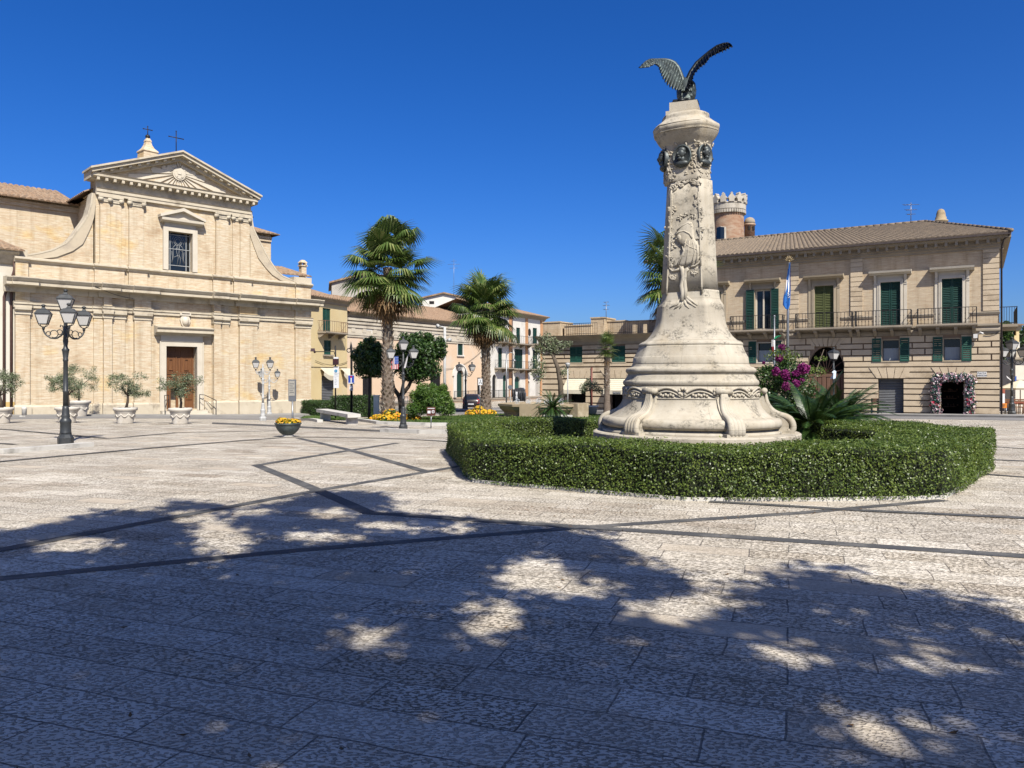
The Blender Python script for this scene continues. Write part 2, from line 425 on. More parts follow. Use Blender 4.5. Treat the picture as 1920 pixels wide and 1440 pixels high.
def sheet(name, xs, ys, off, mat):
    vs = [(x, y, zg(x, y)+off) for y in ys for x in xs]; n = len(xs)
    fs = [(j*n+i, j*n+i+1, (j+1)*n+i+1, (j+1)*n+i) for j in range(len(ys)-1) for i in range(n-1)]
    mb = MB(); mb.add(vs, fs, True); return mb.build(name, mat, uv=False)
xs = [-900, -400, -150]+[-90+2*i for i in range(91)]+[150, 400, 900]
ys = [-300, -100, -40, -15, -5]+[i for i in range(0, 111)]+[140, 200, 400, 1200, 2500]
tag(sheet('ground', xs, ys, 0, M_pave), 'pale limestone paving of the square in long rows of slabs', 'paving', kind='structure')

def strip(mb, pts, width, off, close=False, h=0):
    """a flat band draped on the ground along plan points; h > 0 gives it height"""
    P = []
    pts = [Vector((p[0], p[1])) for p in pts]
    if close: pts.append(pts[0])
    for a, b in zip(pts, pts[1:]):
        n = max(1, int((b-a).length/.6)); P += [a.lerp(b, i/n) for i in range(n)]
    P.append(pts[-1]); vs = []
    for i, p in enumerate(P):
        d = (P[min(i+1, len(P)-1)]-P[max(i-1, 0)]).normalized(); s = Vector((-d.y, d.x))*width/2
        for q in (p-s, p+s): vs.append((q.x, q.y, zg(q.x, q.y)+off+h))
        if h:
            for q in (p-s, p+s): vs.append((q.x, q.y, zg(q.x, q.y)-.1))
    k = 4 if h else 2; fs = []
    for i in range(len(P)-1):
        a = i*k; c = a+k
        fs.append((a, c, c+1, a+1))
        if h: fs += [(a+2, c+2, c, a), (a+1, c+1, c+3, a+3)]
    if h: fs += [(0, 1, 3, 2), tuple(len(vs)-4+i for i in (0, 2, 3, 1))]
    mb.add(vs, fs)
def gxy(*pp): return [G(x, y).xy for x, y in pp]
def arc(a, b, c, n=24):   # smooth curve through three plan points
    a, b, c = Vector(a), Vector(b), Vector(c); q = b*2-(a+c)*.5
    return [a*(1-t)**2+q*2*t*(1-t)+c*t*t for t in (i/n for i in range(n+1))]
bands = [(gxy((-60, 1091), (560, 1032), (1078, 990), (1500, 962), (1770, 938)), .17),
         (gxy((480, 872), (585, 915), (692, 962), (1080, 988), (1500, 1015), (1990, 1048)), .2),
         (gxy((-60, 1043), (300, 975), (590, 921), (800, 885), (900, 868)), .19),
         (gxy((800, 885), (655, 844), (560, 822)), .2),
         (gxy((480, 873), (655, 845), (745, 831)), .2),
         (gxy((1330, 941), (1620, 958), (1990, 975)), .16),
         (gxy((1850, 890), (1990, 900)), .14), (gxy((1850, 862), (1990, 868)), .14), (gxy((1862, 838), (1990, 846)), .14)]
mbb = MB()
for i, (pp, w) in enumerate(bands): strip(mbb, pp, w, .004+.0012*i)
strip(mbb, arc(G(-40, 870).xy, G(270, 842).xy, G(530, 821).xy)+arc(G(530, 821).xy, G(700, 822).xy, G(860, 830).xy)[1:], .16, .016)
strip(mbb, gxy((-60, 800), (205, 823), (330, 812), (520, 808)), .16, .018)
strip(mbb, gxy((-60, 829), (30, 834)), .14, .018)
tag(mbb.build('paving_band', M_band), 'dark lava stone lines crossing the pale paving', 'paving line', kind='structure')
# ================================================================ church
ch = Fac(-29.06, 45, 1500, 1440); T = ch.t
M_brick = brick('pale_church_brick', (.76, .67, .50), (.62, .52, .36), (.68, .61, .48), (.56, .40, .25), patch=.9)
M_stone = plain('pale_dressed_stone', (.66, .58, .44), (.57, .49, .36), 1.6, .85, bs=.3, bscale=14, dirt=(.34, .285, .21), dscale=1.1)
M_sweep = plain('smooth_buff_render', (.60, .51, .37), (.54, .45, .32), 1.2, .9, bs=.2, bscale=8, dirt=(.44, .37, .28), dscale=1.5)
M_stone2 = plain('white_limestone_frame', (.70, .63, .51), (.63, .56, .44), 2, .8, bs=.15, bscale=20)
M_tile = tilemat('weathered_clay_tiles', (.42, .27, .165), (.25, .18, .125), (.46, .35, .24), .34, .45)
M_wood = plain('brown_carved_wood', (.22, .095, .035), (.15, .06, .022), 1.5, .5, stretch=(6, 6, .6), bs=.3, bscale=20)
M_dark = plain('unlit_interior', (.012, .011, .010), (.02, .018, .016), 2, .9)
M_glass = glassmat('dark_window_glass')
M_lead = plain('pale_glazing_bars', (.42, .43, .42), (.35, .36, .36), 3, .6)
M_iron = plain('dark_wrought_iron', (.030, .030, .032), (.05, .048, .046), 4, .55, .6)
M_white = plain('white_plaster', (.80, .77, .70), (.72, .68, .6), .7, .9, bs=.15, bscale=12, dirt=(.58, .54, .47), dscale=.5)
church = thing('church', ch.p(9.7, 0, zg(*ch.p(9.7, 0, 0).xy)), 'buff brick church with a gabled front, curved side scrolls and a brown double door', 'church')
def part(fn, name, mat, parent=church, fix=True):
    mb = MB(); fn(mb); o = mb.build(name, mat, parent)
    return tidy(o) if fix and o else o
t0, t1 = 0.0, T(583); tw0, tw1 = T(315.4), T(361); td0, td1 = T(311), T(369); tc = (td0+td1)/2
u0, u1 = T(180), T(470)
ZP, ZC0, ZC1, ZA, ZM0, ZM1, ZS0, ZS1, ZU, ZE = .05, 5.42, 5.82, 6.18, 6.72, 7.6, 8.5, 8.82, 12.75, 13.15
part(lambda mb: ch.wall(mb, t0, t1, -1.4, ZS0, [(td0, td1, -.42, 3.79)], 0, .9), 'wall', M_brick, fix=False)
part(lambda mb: ch.shell(mb, t0, t1, -1.4, ZS0+.3, 1.2, 0), 'side_wall', M_brick, fix=False)
part(lambda mb: ch.wall(mb, u0, u1, ZS1-.35, ZE+.2, [(tw0, tw1, 8.86, 11.45)], -.12, .45), 'gable_wall', M_brick, fix=False)
part(lambda mb: ch.shell(mb, u0, u1, ZS0, ZE+1, 1.2, -.12), 'gable_side_wall', M_brick, fix=False)
def plinth(mb):
    for a, b in ((t0, T(299)), (T(383), t1)):
        ch.prof(mb, a, b, [(-.1, -1.4), (.12, -1.4), (.12, ZP-.1), (.06, ZP), (-.1, ZP)])
part(plinth, 'plinth', M_stone)
pil = [(28, 55, .16), (175, 234, .12), (191.5, 207, .36), (250, 281, .24), (397, 428, .12), (397.5, 410, .36), (447, 480, .24), (552, 581, .18)]
for a, b, d in pil:
    ta, tb = T(a), T(b)
    def shaft(mb): ch.box(mb, ta, tb, -.02, d, ZP-.02, ZC0)
    o = part(shaft, 'pilaster', M_brick)
    def base(mb): ch.prof(mb, ta-.07, tb+.07, [(0, -1.4), (d+.12, -1.4), (d+.12, ZP-.08), (d+.04, ZP+.04), (0, ZP+.04)])
    part(base, 'base', M_stone, o)
    def cap(mb):
        ch.prof(mb, ta-.05, tb+.05, [(0, ZC0), (d+.05, ZC0), (d+.05, ZC0+.07), (d+.015, ZC0+.09), (d+.02, ZC0+.17), (d+.17, ZC0+.27), (d+.18, ZC1), (0, ZC1)])
    part(cap, 'capital', M_stone, o)
    o2 = part(lambda mb: ch.box(mb, ta, tb, .0, d+.02, ZA, ZM0), 'frieze_block', M_brick, o)
def architrave(mb):
    ch.prof(mb, t0-.1, t1+.1, [(-.1, ZC1), (.10, ZC1), (.10, ZC1+.18), (.16, ZC1+.2), (.16, ZA-.06), (.2, ZA), (-.1, ZA)])
    for a, b, d in pil: ch.prof(mb, T(a)-.1, T(b)+.1, [(0, ZC1+.003), (d+.10, ZC1+.003), (d+.10, ZC1+.18), (d+.16, ZC1+.2), (d+.16, ZA-.06), (d+.2, ZA+.003), (0, ZA+.003)])
part(architrave, 'architrave', M_stone)
def maincornice(mb):
    def pr(e, q=0): return [(-.1, ZM0-q), (.10+e, ZM0-q), (.13+e, ZM0+.12), (.15+e, ZM0+.34), (.80+e, ZM0+.38), (.80+e, ZM0+.56), (.86+e, ZM0+.60), (.98+e, ZM0+.76+q), (.98+e, ZM0+.82+q), (-.1, ZM1+q)]
    ch.prof(mb, t0-.62, t1+.62, pr(0))
    for a, b, d in pil: ch.prof(mb, T(a)-.3, T(b)+.3, pr(d*.8, .003))
part(maincornice, 'cornice', M_stone)
for a, b in ((28, 52), (176, 232), (240, 275), (398, 430), (437, 470), (553, 581)): part(lambda mb: ch.box(mb, T(a), T(b), -.02, .16, ZM1-.05, ZS0), 'pedestal', M_brick)
def string(mb):
    ch.prof(mb, t0-.1, t1+.1, [(-.3, ZS0), (.05, ZS0), (.08, ZS0+.08), (.2, ZS0+.16), (.2, ZS0+.25), (.0, ZS1), (-.3, ZS1)])
    for a, b in ((28, 52), (176, 232), (240, 275), (398, 430), (437, 470), (553, 581)):
        ch.prof(mb, T(a)-.06, T(b)+.06, [(-.2, ZS0-.003), (.2, ZS0-.003), (.23, ZS0+.08), (.36, ZS0+.16), (.36, ZS0+.253), (.1, ZS1+.003), (-.2, ZS1+.003)])
part(string, 'string_course', M_stone)
for a, b, d in ((187.5, 206, .16), (206.2, 228, .08), (242, 269, .16), (405, 428, .16), (437, 450, .08), (450.2, 468, .16)):
    ta, tb = T(a), T(b); d -= .12
    def shaft(mb):
        ch.box(mb, ta, tb, -.2, d, ZS1-.1, ZU); ch.box(mb, ta-.06, tb+.06, -.2, d+.07, ZS1-.1, ZS1+.12)
    o = part(shaft, 'pilaster', M_brick)
    def cap(mb):
        ch.box(mb, ta-.04, tb+.04, -.2, d+.06, ZU, ZU+.12); ch.box(mb, ta-.1, tb+.1, -.2, d+.16, ZU+.28, ZE)
        ch.box(mb, ta, tb, -.2, d+.08, ZU+.12, ZU+.28)
        for q in (ta+.02, tb-.02): mb.tube([ch.p(q, -.1, ZU+.16), ch.p(q, d+.14, ZU+.16)], .15, 10)
    part(cap, 'capital', M_stone, o)
e0, e1, EZ = T(180), T(470), ZE
def entab(mb):
    ch.prof(mb, e0, e1, [(-1.2, EZ), (.08, EZ), (.08, EZ+.18), (.13, EZ+.2), (.13, EZ+.36), (.2, EZ+.44), (.06, EZ+.47), (.06, EZ+.9), (-1.2, EZ+.9)])
part(entab, 'entablature', M_stone)
ZK = EZ+.9
def pcorn(mb):
    ch.prof(mb, e0-.3, e1+.3, [(-.8, ZK), (.12, ZK), (.16, ZK+.1), (.56, ZK+.16), (.56, ZK+.3), (.64, ZK+.38), (-.8, ZK+.38)])
    n = int((e1-e0)/.47)
    for i in range(n+1):
        q = e0+(e1-e0)*i/n; ch.box(mb, q-.08, q+.08, .08, .52, ZK-.06, ZK+.13)
part(pcorn, 'pediment_cornice', M_stone)
pc = (e0+e1)/2; hw = (e1-e0)/2+.3; ZT0 = ZK+.38; ZT1 = 16.45
part(lambda mb: ch.plate(mb, [(pc-hw+.5, ZT0-.02), (pc+hw-.5, ZT0-.02), (pc, ZT1-.25)], -1.1, .0), 'tympanum', M_brick)
sl_ = (ZT1-ZT0)/hw
for sg in (-1, 1):
    def rake(mb):
        def L(x, dz): return (pc+sg*x, ZT1-sl_*x+dz)
        ch.plate(mb, [L(hw+.1, -.30), L(0, -.30), L(0, -.02), L(hw+.1, -.02)], -1.1, .30)
        ch.plate(mb, [L(hw+.1, -.02), L(0, -.02), L(0, .20), L(hw+.1, .20)], -1.1, .70)
        ch.plate(mb, [L(hw+.2, .2), L(0, .2), L(0, .32), L(hw+.2, .32)], -1.1, .82)
        n = 10
        for i in range(1, n):
            x = hw*i/n; ch.plate(mb, [L(x-.09, -.16), L(x+.09, -.16), L(x+.09, -.015), L(x-.09, -.015)], .29, .60)
    part(rake, 'raking_cornice', M_stone)
def sun_relief(mb):
    zc = ZT0+.88; mb.tube([ch.p(pc, 0, zc), ch.p(pc, .14, zc)], .42, 20, smooth=False); mb.tube([ch.p(pc, .14, zc), ch.p(pc, .18, zc)], .32, 20, smooth=False)
    for i in range(26):
        a = 2*PI*i/26; ln = min(3.2, 1.25/max(abs(math.sin(a)), .22)) if math.sin(a) < .2 else min(2.5, .95/max(.3, abs(math.sin(a))))
        if math.sin(a) < 0: ln = min(ln, .80/max(.001, -math.sin(a)))
        ca, sa = math.cos(a), math.sin(a); w = .07*ln
        if abs(ca*ln) > .2: ln = min(ln, (ZT1-.5-zc)/max(.05, sa+sl_*abs(ca)))
        A = (pc+ca*.3, zc+sa*.3); e = (pc+ca*ln, zc+sa*ln); B = (e[0]-sa*w, e[1]+ca*w); C_ = (e[0]+sa*w, e[1]-ca*w)
        ch.plate(mb, [A, C_, (pc+ca*(ln+.1), zc+sa*(ln+.1)), B], -.01, .07+.02*(i % 2))
    put = [(-.14, .2, -.2, .2), (.14, .2, -.2, .2)]
    for a, _, zl, zh in put: ch.box(mb, pc+a-.03, pc+a+.03, .17, .22, zc+zl, zc+zh)
    ch.box(mb, pc-.13, pc+.13, .17, .22, zc-.03, zc+.03)
part(sun_relief, 'sunburst_relief', M_stone2)
# scrolls either side of the gable
for sg, pts in ((-1, [(28, 479.5), (52, 479.5), (76, 475.5), (100, 469.5), (125, 457), (138, 444), (150, 428), (160, 414.5), (167, 403), (173, 382), (175.5, 362)]), (1, [(470.5, 395), (471.5, 412), (474, 428), (480, 441), (488, 456), (498, 475), (509, 493), (518, 506), (530, 516), (548, 523), (583, 526)])):
    cv = [(T(x), ch.z(x, y)) for x, y in pts]
    if sg > 0:
        k = (8.86-cv[-1][1])/(cv[-1][0]-cv[0][0]); cv = [(t, z+k*(t-cv[0][0])) for t, z in cv]
    inner = u0+.3 if sg < 0 else u1-.3
    def body(mb):
        for (ta, za), (tb, zb) in zip(cv, cv[1:]):
            ch.plate(mb, [(ta, ZS1-.12), (tb, ZS1-.12), (tb, zb), (ta, za)], -.9, -.1)
    o = part(body, 'scroll', M_brick, fix=False)
    def lip(mb):
        for (ta, za), (tb, zb) in zip(cv, cv[1:]):
            nx, nz = -(zb-za), (tb-ta); l = math.hypot(nx, nz); nx, nz = nx/l*.10, nz/l*.10
            ch.plate(mb, [(ta, za), (tb, zb), (tb+nx, zb+nz), (ta+nx, za+nz)], -1.0, .0)
    part(lip, 'coping', M_stone, o, fix=False)
    def sweep(mb):
        n = []
        for i, (ta, za) in enumerate(cv):
            (pa_, qa), (pb_, qb) = cv[max(i-1, 0)], cv[min(i+1, len(cv)-1)]; dx, dz = pb_-pa_, qb-qa; l = math.hypot(dx, dz); w_ = .75*min(1, 1.6*min(i, len(cv)-1-i)/len(cv)+.12)
            n.append((ta+dz/l*w_, max(za-dx/l*w_, ZS1-.1)))
        for i in range(len(cv)-1): ch.plate(mb, [n[i], n[i+1], cv[i+1], cv[i]], -.5, -.02)
    part(sweep, 'sweep', M_sweep, o, fix=False)
for a, b in ((27, 52), (551, 584)):
    part(lambda mb: ch.box(mb, T(a), T(b), -.9, .02, ZS1-.05, ZS1+.42), 'end_block', M_stone)
# upper window
w = part(lambda mb: [ch.box(mb, tw0-.32, tw0, -.2, .06, 8.86, 11.75), ch.box(mb, tw1, tw1+.32, -.2, .06, 8.86, 11.75), ch.box(mb, tw0, tw1, -.2, .06, 11.45, 11.75), ch.box(mb, tw0-.22, tw1+.22, -.2, .0, 11.75, 12.0)], 'window', M_stone2)
part(lambda mb: ch.box(mb, tw0-.05, tw1+.05, -.5, -.46, 8.8, 11.5), 'pane', M_glass, w)
def bars(mb):
    for q in (tw0+.02, tw0+.27, tw1-.27, tw1-.02): ch.box(mb, q-.022, q+.022, -.47, -.42, 8.86, 11.45)
    for z in (9.25, 10.35, 11.3): ch.box(mb, tw0, tw1, -.468, -.418, z-.02, z+.02)
    m = (tw0+tw1)/2     # pale leading in the glass that draws a standing figure
    def ln(pp): mb.tube([ch.p(m+x, -.45, z) for x, z in pp], .012, 4)
    ln([(.17*math.cos(a), 10.88+.19*math.sin(a)) for a in [2*PI*i/14 for i in range(15)]])
    ln([(.27*math.cos(a), 10.9+.3*math.sin(a)) for a in [2*PI*i/16 for i in range(17)]])
    ln([(-.12, 10.7), (-.33, 10.45), (-.3, 9.9), (-.38, 9.4)]); ln([(.12, 10.7), (.33, 10.45), (.28, 9.9), (.36, 9.4)])
    ln([(-.05, 10.66), (-.1, 10.2), (.02, 9.8), (-.06, 9.3)]); ln([(.1, 10.6), (.06, 10.1), (.16, 9.7), (.12, 9.3)]); ln([(-.3, 10.3), (0, 10.45), (.3, 10.2)]); ln([(-.28, 9.8), (0, 9.95), (.26, 9.75)])
    for s in (-1, 1): ln([(s*.3, 11.2), (s*.42, 10.9), (s*.34, 10.6)]); ln([(s*.4, 10.2), (s*.36, 9.7), (s*.44, 9.4)])
part(bars, 'glazing_bars', M_lead, w)
def whood(mb):
    a, b = T(300), T(378.5); z = 12.0; m = (a+b)/2
    ch.prof(mb, a, b, [(-.2, z), (.1, z), (.4, z+.1), (.42, z+.26), (-.2, z+.26)])
    ch.plate(mb, [(a-.05, z+.26), (b+.05, z+.26), (b+.05, z+.40), (m, z+.98), (a-.05, z+.40)], -.2, .16)
    for s in (-1, 1):
        h = (b-a)/2
        ch.plate(mb, [(m, z+.8), (m+s*(h+.1), z+.26), (m+s*(h+.12), z+.44), (m, z+1.02)], -.15, .46)
part(whood, 'window_pediment', M_stone2, w)
# door
d_ = part(lambda mb: [ch.box(mb, td0-.36, td0, -.3, .1, -.5, 4.1), ch.box(mb, td1, td1+.36, -.3, .1, -.5, 4.1), ch.box(mb, td0, td1, -.3, .1, 3.79, 4.1), ch.box(mb, td0-.36, td1+.36, -.2, .14, 4.1, 4.5),
    ch.box(mb, td0-.42, td0-.36, -.2, .16, -.5, 4.1), ch.box(mb, td1+.36, td1+.42, -.2, .16, -.5, 4.1)], 'doorway', M_stone2)
part(lambda mb: ch.prof(mb, T(288.5), T(394), [(-.1, 4.5), (.2, 4.5), (.26, 4.62), (.62, 4.68), (.62, 4.84), (.72, 4.96), (.74, 5.02), (-.1, 5.16)]), 'hood', M_stone, d_)
leaf_m = (td0+td1)/2
for a, b in ((td0, leaf_m-.01), (leaf_m+.01, td1)):
    def leaf(mb):
        ch.wall(mb, a, b, -.42, 3.79, [(leaf_m-.05, leaf_m+.42, -.42, 1.1)] if a > leaf_m-.5 else [(td0+.5, td0+.85, -.42, .95)], -.55, .08)
        for za, zb in ((1.95, 3.2), (3.3, 3.7), (.2, .9) if a > leaf_m-.5 else (1.3, 1.8)):
            g = .12 if a < leaf_m-.5 or za > 1 else .5
            for k, dd in ((0, .05), (.12, .02), (.24, .06)):
                if zb-za > 2*k+.1 and b-a-g-.12 > 2*k+.06:
                    A, B, c, e = a+g+k, b-.12-k, za+k, zb-k
                    for q in ((A, B, c, c+.05), (A, B, e-.05, e), (A, A+.05, c+.05, e-.05), (B-.05, B, c+.05, e-.05)): ch.box(mb, q[0], q[1], -.56, -.55+dd, q[2], q[3])
    part(leaf, 'door_leaf', M_wood, d_, fix=False)
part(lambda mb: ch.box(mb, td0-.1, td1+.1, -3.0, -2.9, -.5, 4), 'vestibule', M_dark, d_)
def steps(mb):
    zb = -1.4
    ch.box(mb, T(299), T(384), -.9, .55, zb, -.52); ch.box(mb, T(296), T(387), -.85, .95, zb, -.72)
part(steps, 'step', M_stone2)
def crest(mb):
    m, zc = T(346), 5.5; n = 18
    ch.plate(mb, [(m+.3*math.sin(a)*(1.15 if math.cos(a) > 0 else 1), zc+.42*math.cos(a)) for a in [2*PI*i/n for i in range(n)]], -.1, .16)
    mb.ball(ch.p(m, .15, zc-.02), .24, .24, .32); ch.box(mb, m-.36, m+.36, -.1, .2, zc+.36, zc+.55); ch.box(mb, m-.25, m+.25, -.1, .26, zc+.52, zc+.62)
part(crest, 'coat_of_arms', M_stone2)
# nave, transepts, aisle roof behind
def dsolve(t, px):
    lo, hi = -40., 0.
    for _ in range(50):
        m = (lo+hi)/2; q = ch.p(t, m, 0); x = CX+F*q.x/q.y
        if (x < px): lo = m
        else: hi = m
    return m
tn0, tn1 = u0+.25, u1-.25; DT = dsolve(tn0, 146); DR = -26
def nave(mb):
    P = ch.p; zt = EZ+.25
    mb.poly(P(tn0, -.9, -1), P(tn0, -.9, zt), P(tn0, DR, zt), P(tn0, DR, -1)); mb.poly(P(tn1, -.9, -1), P(tn1, DR, -1), P(tn1, DR, zt), P(tn1, -.9, zt)); mb.poly(P(tn0, DR, -1), P(tn0, DR, zt), P(tn1, DR, zt), P(tn1, DR, -1))
    for q in range(6):
        ch.box(mb, tn0-.06-.05*q, tn0, -2.6, -1.0, zt-.75+.13*q, zt-.70+.13*q)
part(nave, 'nave_wall', M_brick)
ZR = 16.2; EV = EZ+.28
def nroof(mb):
    P = ch.p
    tiles(mb, P(tn0-.75, DR, EV-.1), P(tn0-.75, -.6, EV-.1), P(pc, -.6, ZR), P(pc, DR, ZR)); tiles(mb, P(tn1+.75, -.6, EV-.1), P(tn1+.75, DR, EV-.1), P(pc, DR, ZR), P(pc, -.6, ZR)); ridge(mb, P(pc, DR, ZR+.08), P(pc, -.6, ZR+.08))
part(nroof, 'roof', M_tile, fix=False)
zte = ch.z(143, 385, DT)
def trans(mb):
    for a, b, z in ((-14, tn0+.1, zte), (tn1-.1, T(508, DT), ch.z(500, 440, DT))):
        ch.wall(mb, a, b, -1, z-.35, [], DT); ch.shell(mb, a, b, -1, z-.35, -DT+8, DT)
        ch.box(mb, a, b, DT-.2, DT+.12, z-.55, z-.33); ch.box(mb, a, b, DT-.2, DT+.2, z-.33, z-.2); ch.box(mb, a, b, DT-.6, DT-.05, z-.4, z+.06)
part(trans, 'transept_wall', M_brick, fix=False)
def troof(mb):
    P = ch.p; zr = ch.z(60, 352, DT-5)
    tiles(mb, P(-14, DT+.6, zte-.1), P(tn0, DT+.6, zte-.1), P(tn0, DT-5, zr), P(-14, DT-5, zr)); tiles(mb, P(tn0, DT-10, zte-.1), P(-14, DT-10, zte-.1), P(-14, DT-5, zr), P(tn0, DT-5, zr))
    tb = T(511, DT); z = ch.z(500, 437, DT)
    tiles(mb, P(tn1, DT+.5, z-.1), P(tb+.3, DT+.5, z-.1), P(tb-2.5, DT-5, z+1.8), P(tn1, DT-5, z+1.8)); tiles(mb, P(tb+.4, DT+.5, z-.1), P(tb+.4, DT-8, z-.1), P(tb-2.5, DT-5.5, z+1.8), P(tb-2.5, DT-5, z+1.8))
part(troof, 'transept_roof', M_tile, fix=False)
def aisle(mb):
    ch.box(mb, tn1, T(578, -1.3), DT+.3, -1.25, -1, 8.9); ch.box(mb, t0+.1, tn0, DT+.3, -1.25, -1, 8.6)
part(aisle, 'aisle_wall', M_brick)
def aroof(mb):
    P = ch.p; a, b = tn1, T(577, -1.3); z = ch.z(560, 517, -1.3)
    tiles(mb, P(a, -1.1, z), P(b+.25, -1.1, z), P(b-.8, -3.8, z+.9), P(a, -3.8, z+.9)); tiles(mb, P(t0, -1.0, 8.7), P(tn0, -1.0, 8.7), P(tn0, DT+.3, 9.5), P(t0, DT+.3, 9.5))
part(aroof, 'aisle_roof', M_tile, fix=False)
def chim(mb):
    q = T(567.5, -2); z0 = ch.z(567, 514, -2)
    c = ch.p(q, -2, z0-.3); mb.cbox(c, .42, .42, .9, .8); mb.cbox(c+Vector((0, 0, .9)), .56, .56, .08, .8)
    for dx in (-.18, .18): mb.cbox(c+Vector((dx, 0, .98)), .1, .4, .2, .8)
    mb.cbox(c+Vector((0, 0, 1.18)), .6, .5, .22, .8, .4)
part(chim, 'chimney', M_brick)
dB = dsolve(pc, 277); tq = pc
def turret(mb):
    zb = ch.z(277, 300, dB); s = ch.p(pc, dB, zb).y/F
    def z(y): return ch.z(277, y, dB)
    c = ch.p(pc, dB, 0); a = math.atan2(ch.uy, ch.ux)+PI/4+.1; q = 1.414*s
    pr = [(24*q, z(330)), (24*q, z(305)), (13.5*q, z(300)), (13*q, z(288)), (14.5*q, z(286.5)), (14*q, z(284.5)), (9*q, z(279)), (6*q, z(273)), (4.6*q, z(267)), (5.4*q, z(266)), (4.5*q, z(263)), (2*q, z(258.5)), (1.5*q, z(256))]
    mb.lathe((c.x, c.y, 0), pr, 4, False, a)
part(turret, 'bell_turret', M_brick)
def cross(mb, q, d, zb, zt, w, orb=None):
    r = .03; mb.tube([ch.p(q, d, zb), ch.p(q, d, zt)], r, 6); zz = zt-(zt-zb)*.28
    mb.tube([ch.p(q-w, d, zz), ch.p(q+w, d, zz)], r, 6)
    for a, b in ((q-w, zz), (q+w, zz), (q, zt)): mb.ball(ch.p(a, d, b), .045, n=8, m=5)
    if orb: mb.ball(ch.p(q, d, orb), .17, n=10, m=7)
part(lambda mb: cross(mb, pc, dB, ch.z(277, 258, dB), ch.z(277, 237, dB), .3, ch.z(277, 256.5, dB)), 'finial_cross', M_iron)
part(lambda mb: cross(mb, pc-.12, -.1, ZT1+.2, ZT1+1.75, .47), 'gable_cross', M_iron)
# handrails of the church steps
for a, b in ((T(371), T(394)), (T(299), T(313))):
    rl = thing('handrail', ch.p((a+b)/2, .8, zg(*ch.p(a, .8, 0).xy)), '', 'handrail')
    rl['label'] = 'thin iron handrail beside the church steps, at the scrolled right-hand post' if a > tc else 'thin iron handrail beside the church steps, behind the potted olive by the door'
    rl['group'] = 'handrails of the church steps'
    mb = MB(); q0, q1 = ((a, b) if a > tc else (b, a))
    mb.tube([ch.p(q0, .3, .55), ch.p(q0+.3*(1 if a > tc else -1), .4, .52), ch.p(q1, 1.0, .15)], .025, 6); mb.build('top_rail', M_iron, rl)
    for pp in ([ch.p(q1, 1.0, -1.4), ch.p(q1, 1.0, .16)], [ch.p(q0, .3, -.6), ch.p(q0, .3, .56)]):
        mb = MB(); mb.tube(pp, .025, 6); mb.build('post', M_iron, rl)
    mb = MB(); mb.tube([ch.p(q0, .3, .3), ch.p((q0+q1)/2, .6, .05), ch.p(q1, .95, -.45)], .018, 6); mb.build('lower_rail', M_iron, rl)
# pavement and road before the church
def fstrip(name, fac, a, b, d0, d1, off, mat, h=0, n=40):
    mb = MB(); vs = []
    for i in range(n+1):
        q = a+(b-a)*i/n
        for d in ((d0+d1)/2-(d1-d0)/2, (d0+d1)/2, d1):
            p = fac.p(q, d, 0); vs.append((p.x, p.y, zg(p.x, p.y)+off))
        p = fac.p(q, d1, 0); vs.append((p.x, p.y, zg(p.x, p.y)-.1))
    for i in range(n):
        for j in range(3): mb.add([], []); mb.f.append((4*i+j, 4*i+4+j, 4*i+5+j, 4*i+1+j)); mb.s.append(False); mb.mi.append(0)
    mb.v = [tuple(v) for v in vs]; return mb.build(name, mat)
tag(fstrip('road', ch, -45, 45, 1.2, 6.8, .02, M_asph), 'worn grey road passing along the church front', 'road', kind='structure')
tag(fstrip('pavement', ch, -45, 30, -.5, 2.0, .10, M_walk), 'narrow raised grey pavement at the foot of the church', 'pavement', kind='structure')
# house squeezed against the church on the left
hf = Fac(*ch.p(-30, -.35, 0).xy, ch.ux, ch.uy); he = 30+T(29, -.35)-.0
M_cream = plain('cream_render', (.76, .71, .60), (.70, .64, .53), .8, .9, bs=.1, bscale=10, dirt=(.6, .54, .43), dscale=.4)
M_ochre = plain('ochre_render', (.66, .47, .18), (.58, .40, .15), 1, .9)
house = thing('plastered_house', hf.p(he-3, 0, -.6), 'cream plastered house with tiled eaves and brown downpipes against the church corner', 'house')
zhe = hf.z(10, 470)
part(lambda mb: [hf.wall(mb, 0, he-.05, .25, zhe-.3, [(he-3.6, he-2.4, 2.5, 4.5)]), hf.shell(mb, 0, he-.05, .25, zhe-.3, 10)], 'wall', M_cream, house, False)
part(lambda mb: hf.box(mb, 0, he-.05, -.3, .03, -1.4, .27), 'plinth', M_ochre, house)
part(lambda mb: hf.box(mb, he-3.7, he-2.3, -.25, -.2, 2.4, 4.6), 'window', M_glass, house)
part(lambda mb: [hf.prof(mb, 0, he+.1, [(-.1, zhe-.75), (.12, zhe-.75), (.4, zhe-.3), (.6, zhe-.12), (.6, zhe), (-.1, zhe)])], 'eaves_cornice', M_stone, house)
part(lambda mb: tiles(mb, hf.p(0, .75, zhe), hf.p(he+.35, .75, zhe), hf.p(he-.6, -3.5, zhe+1.3), hf.p(0, -3.5, zhe+1.3)), 'roof', M_tile, house, False)
M_copper = plain('brown_painted_downpipe', (.10, .055, .045), (.14, .08, .06), 3, .5)
for px, zt in ((8, 7.6), (21.5, 8.6)):
    part(lambda mb: mb.tube([hf.p(30+T(px, -.2), .1, -1), hf.p(30+T(px, -.2), .1, zt-1.2), hf.p(30+T(px+5, -.2), .2, zt-.6), hf.p(30+T(px+5, -.2), .3, zt)], .075, 8), 'downpipe', M_copper, house)
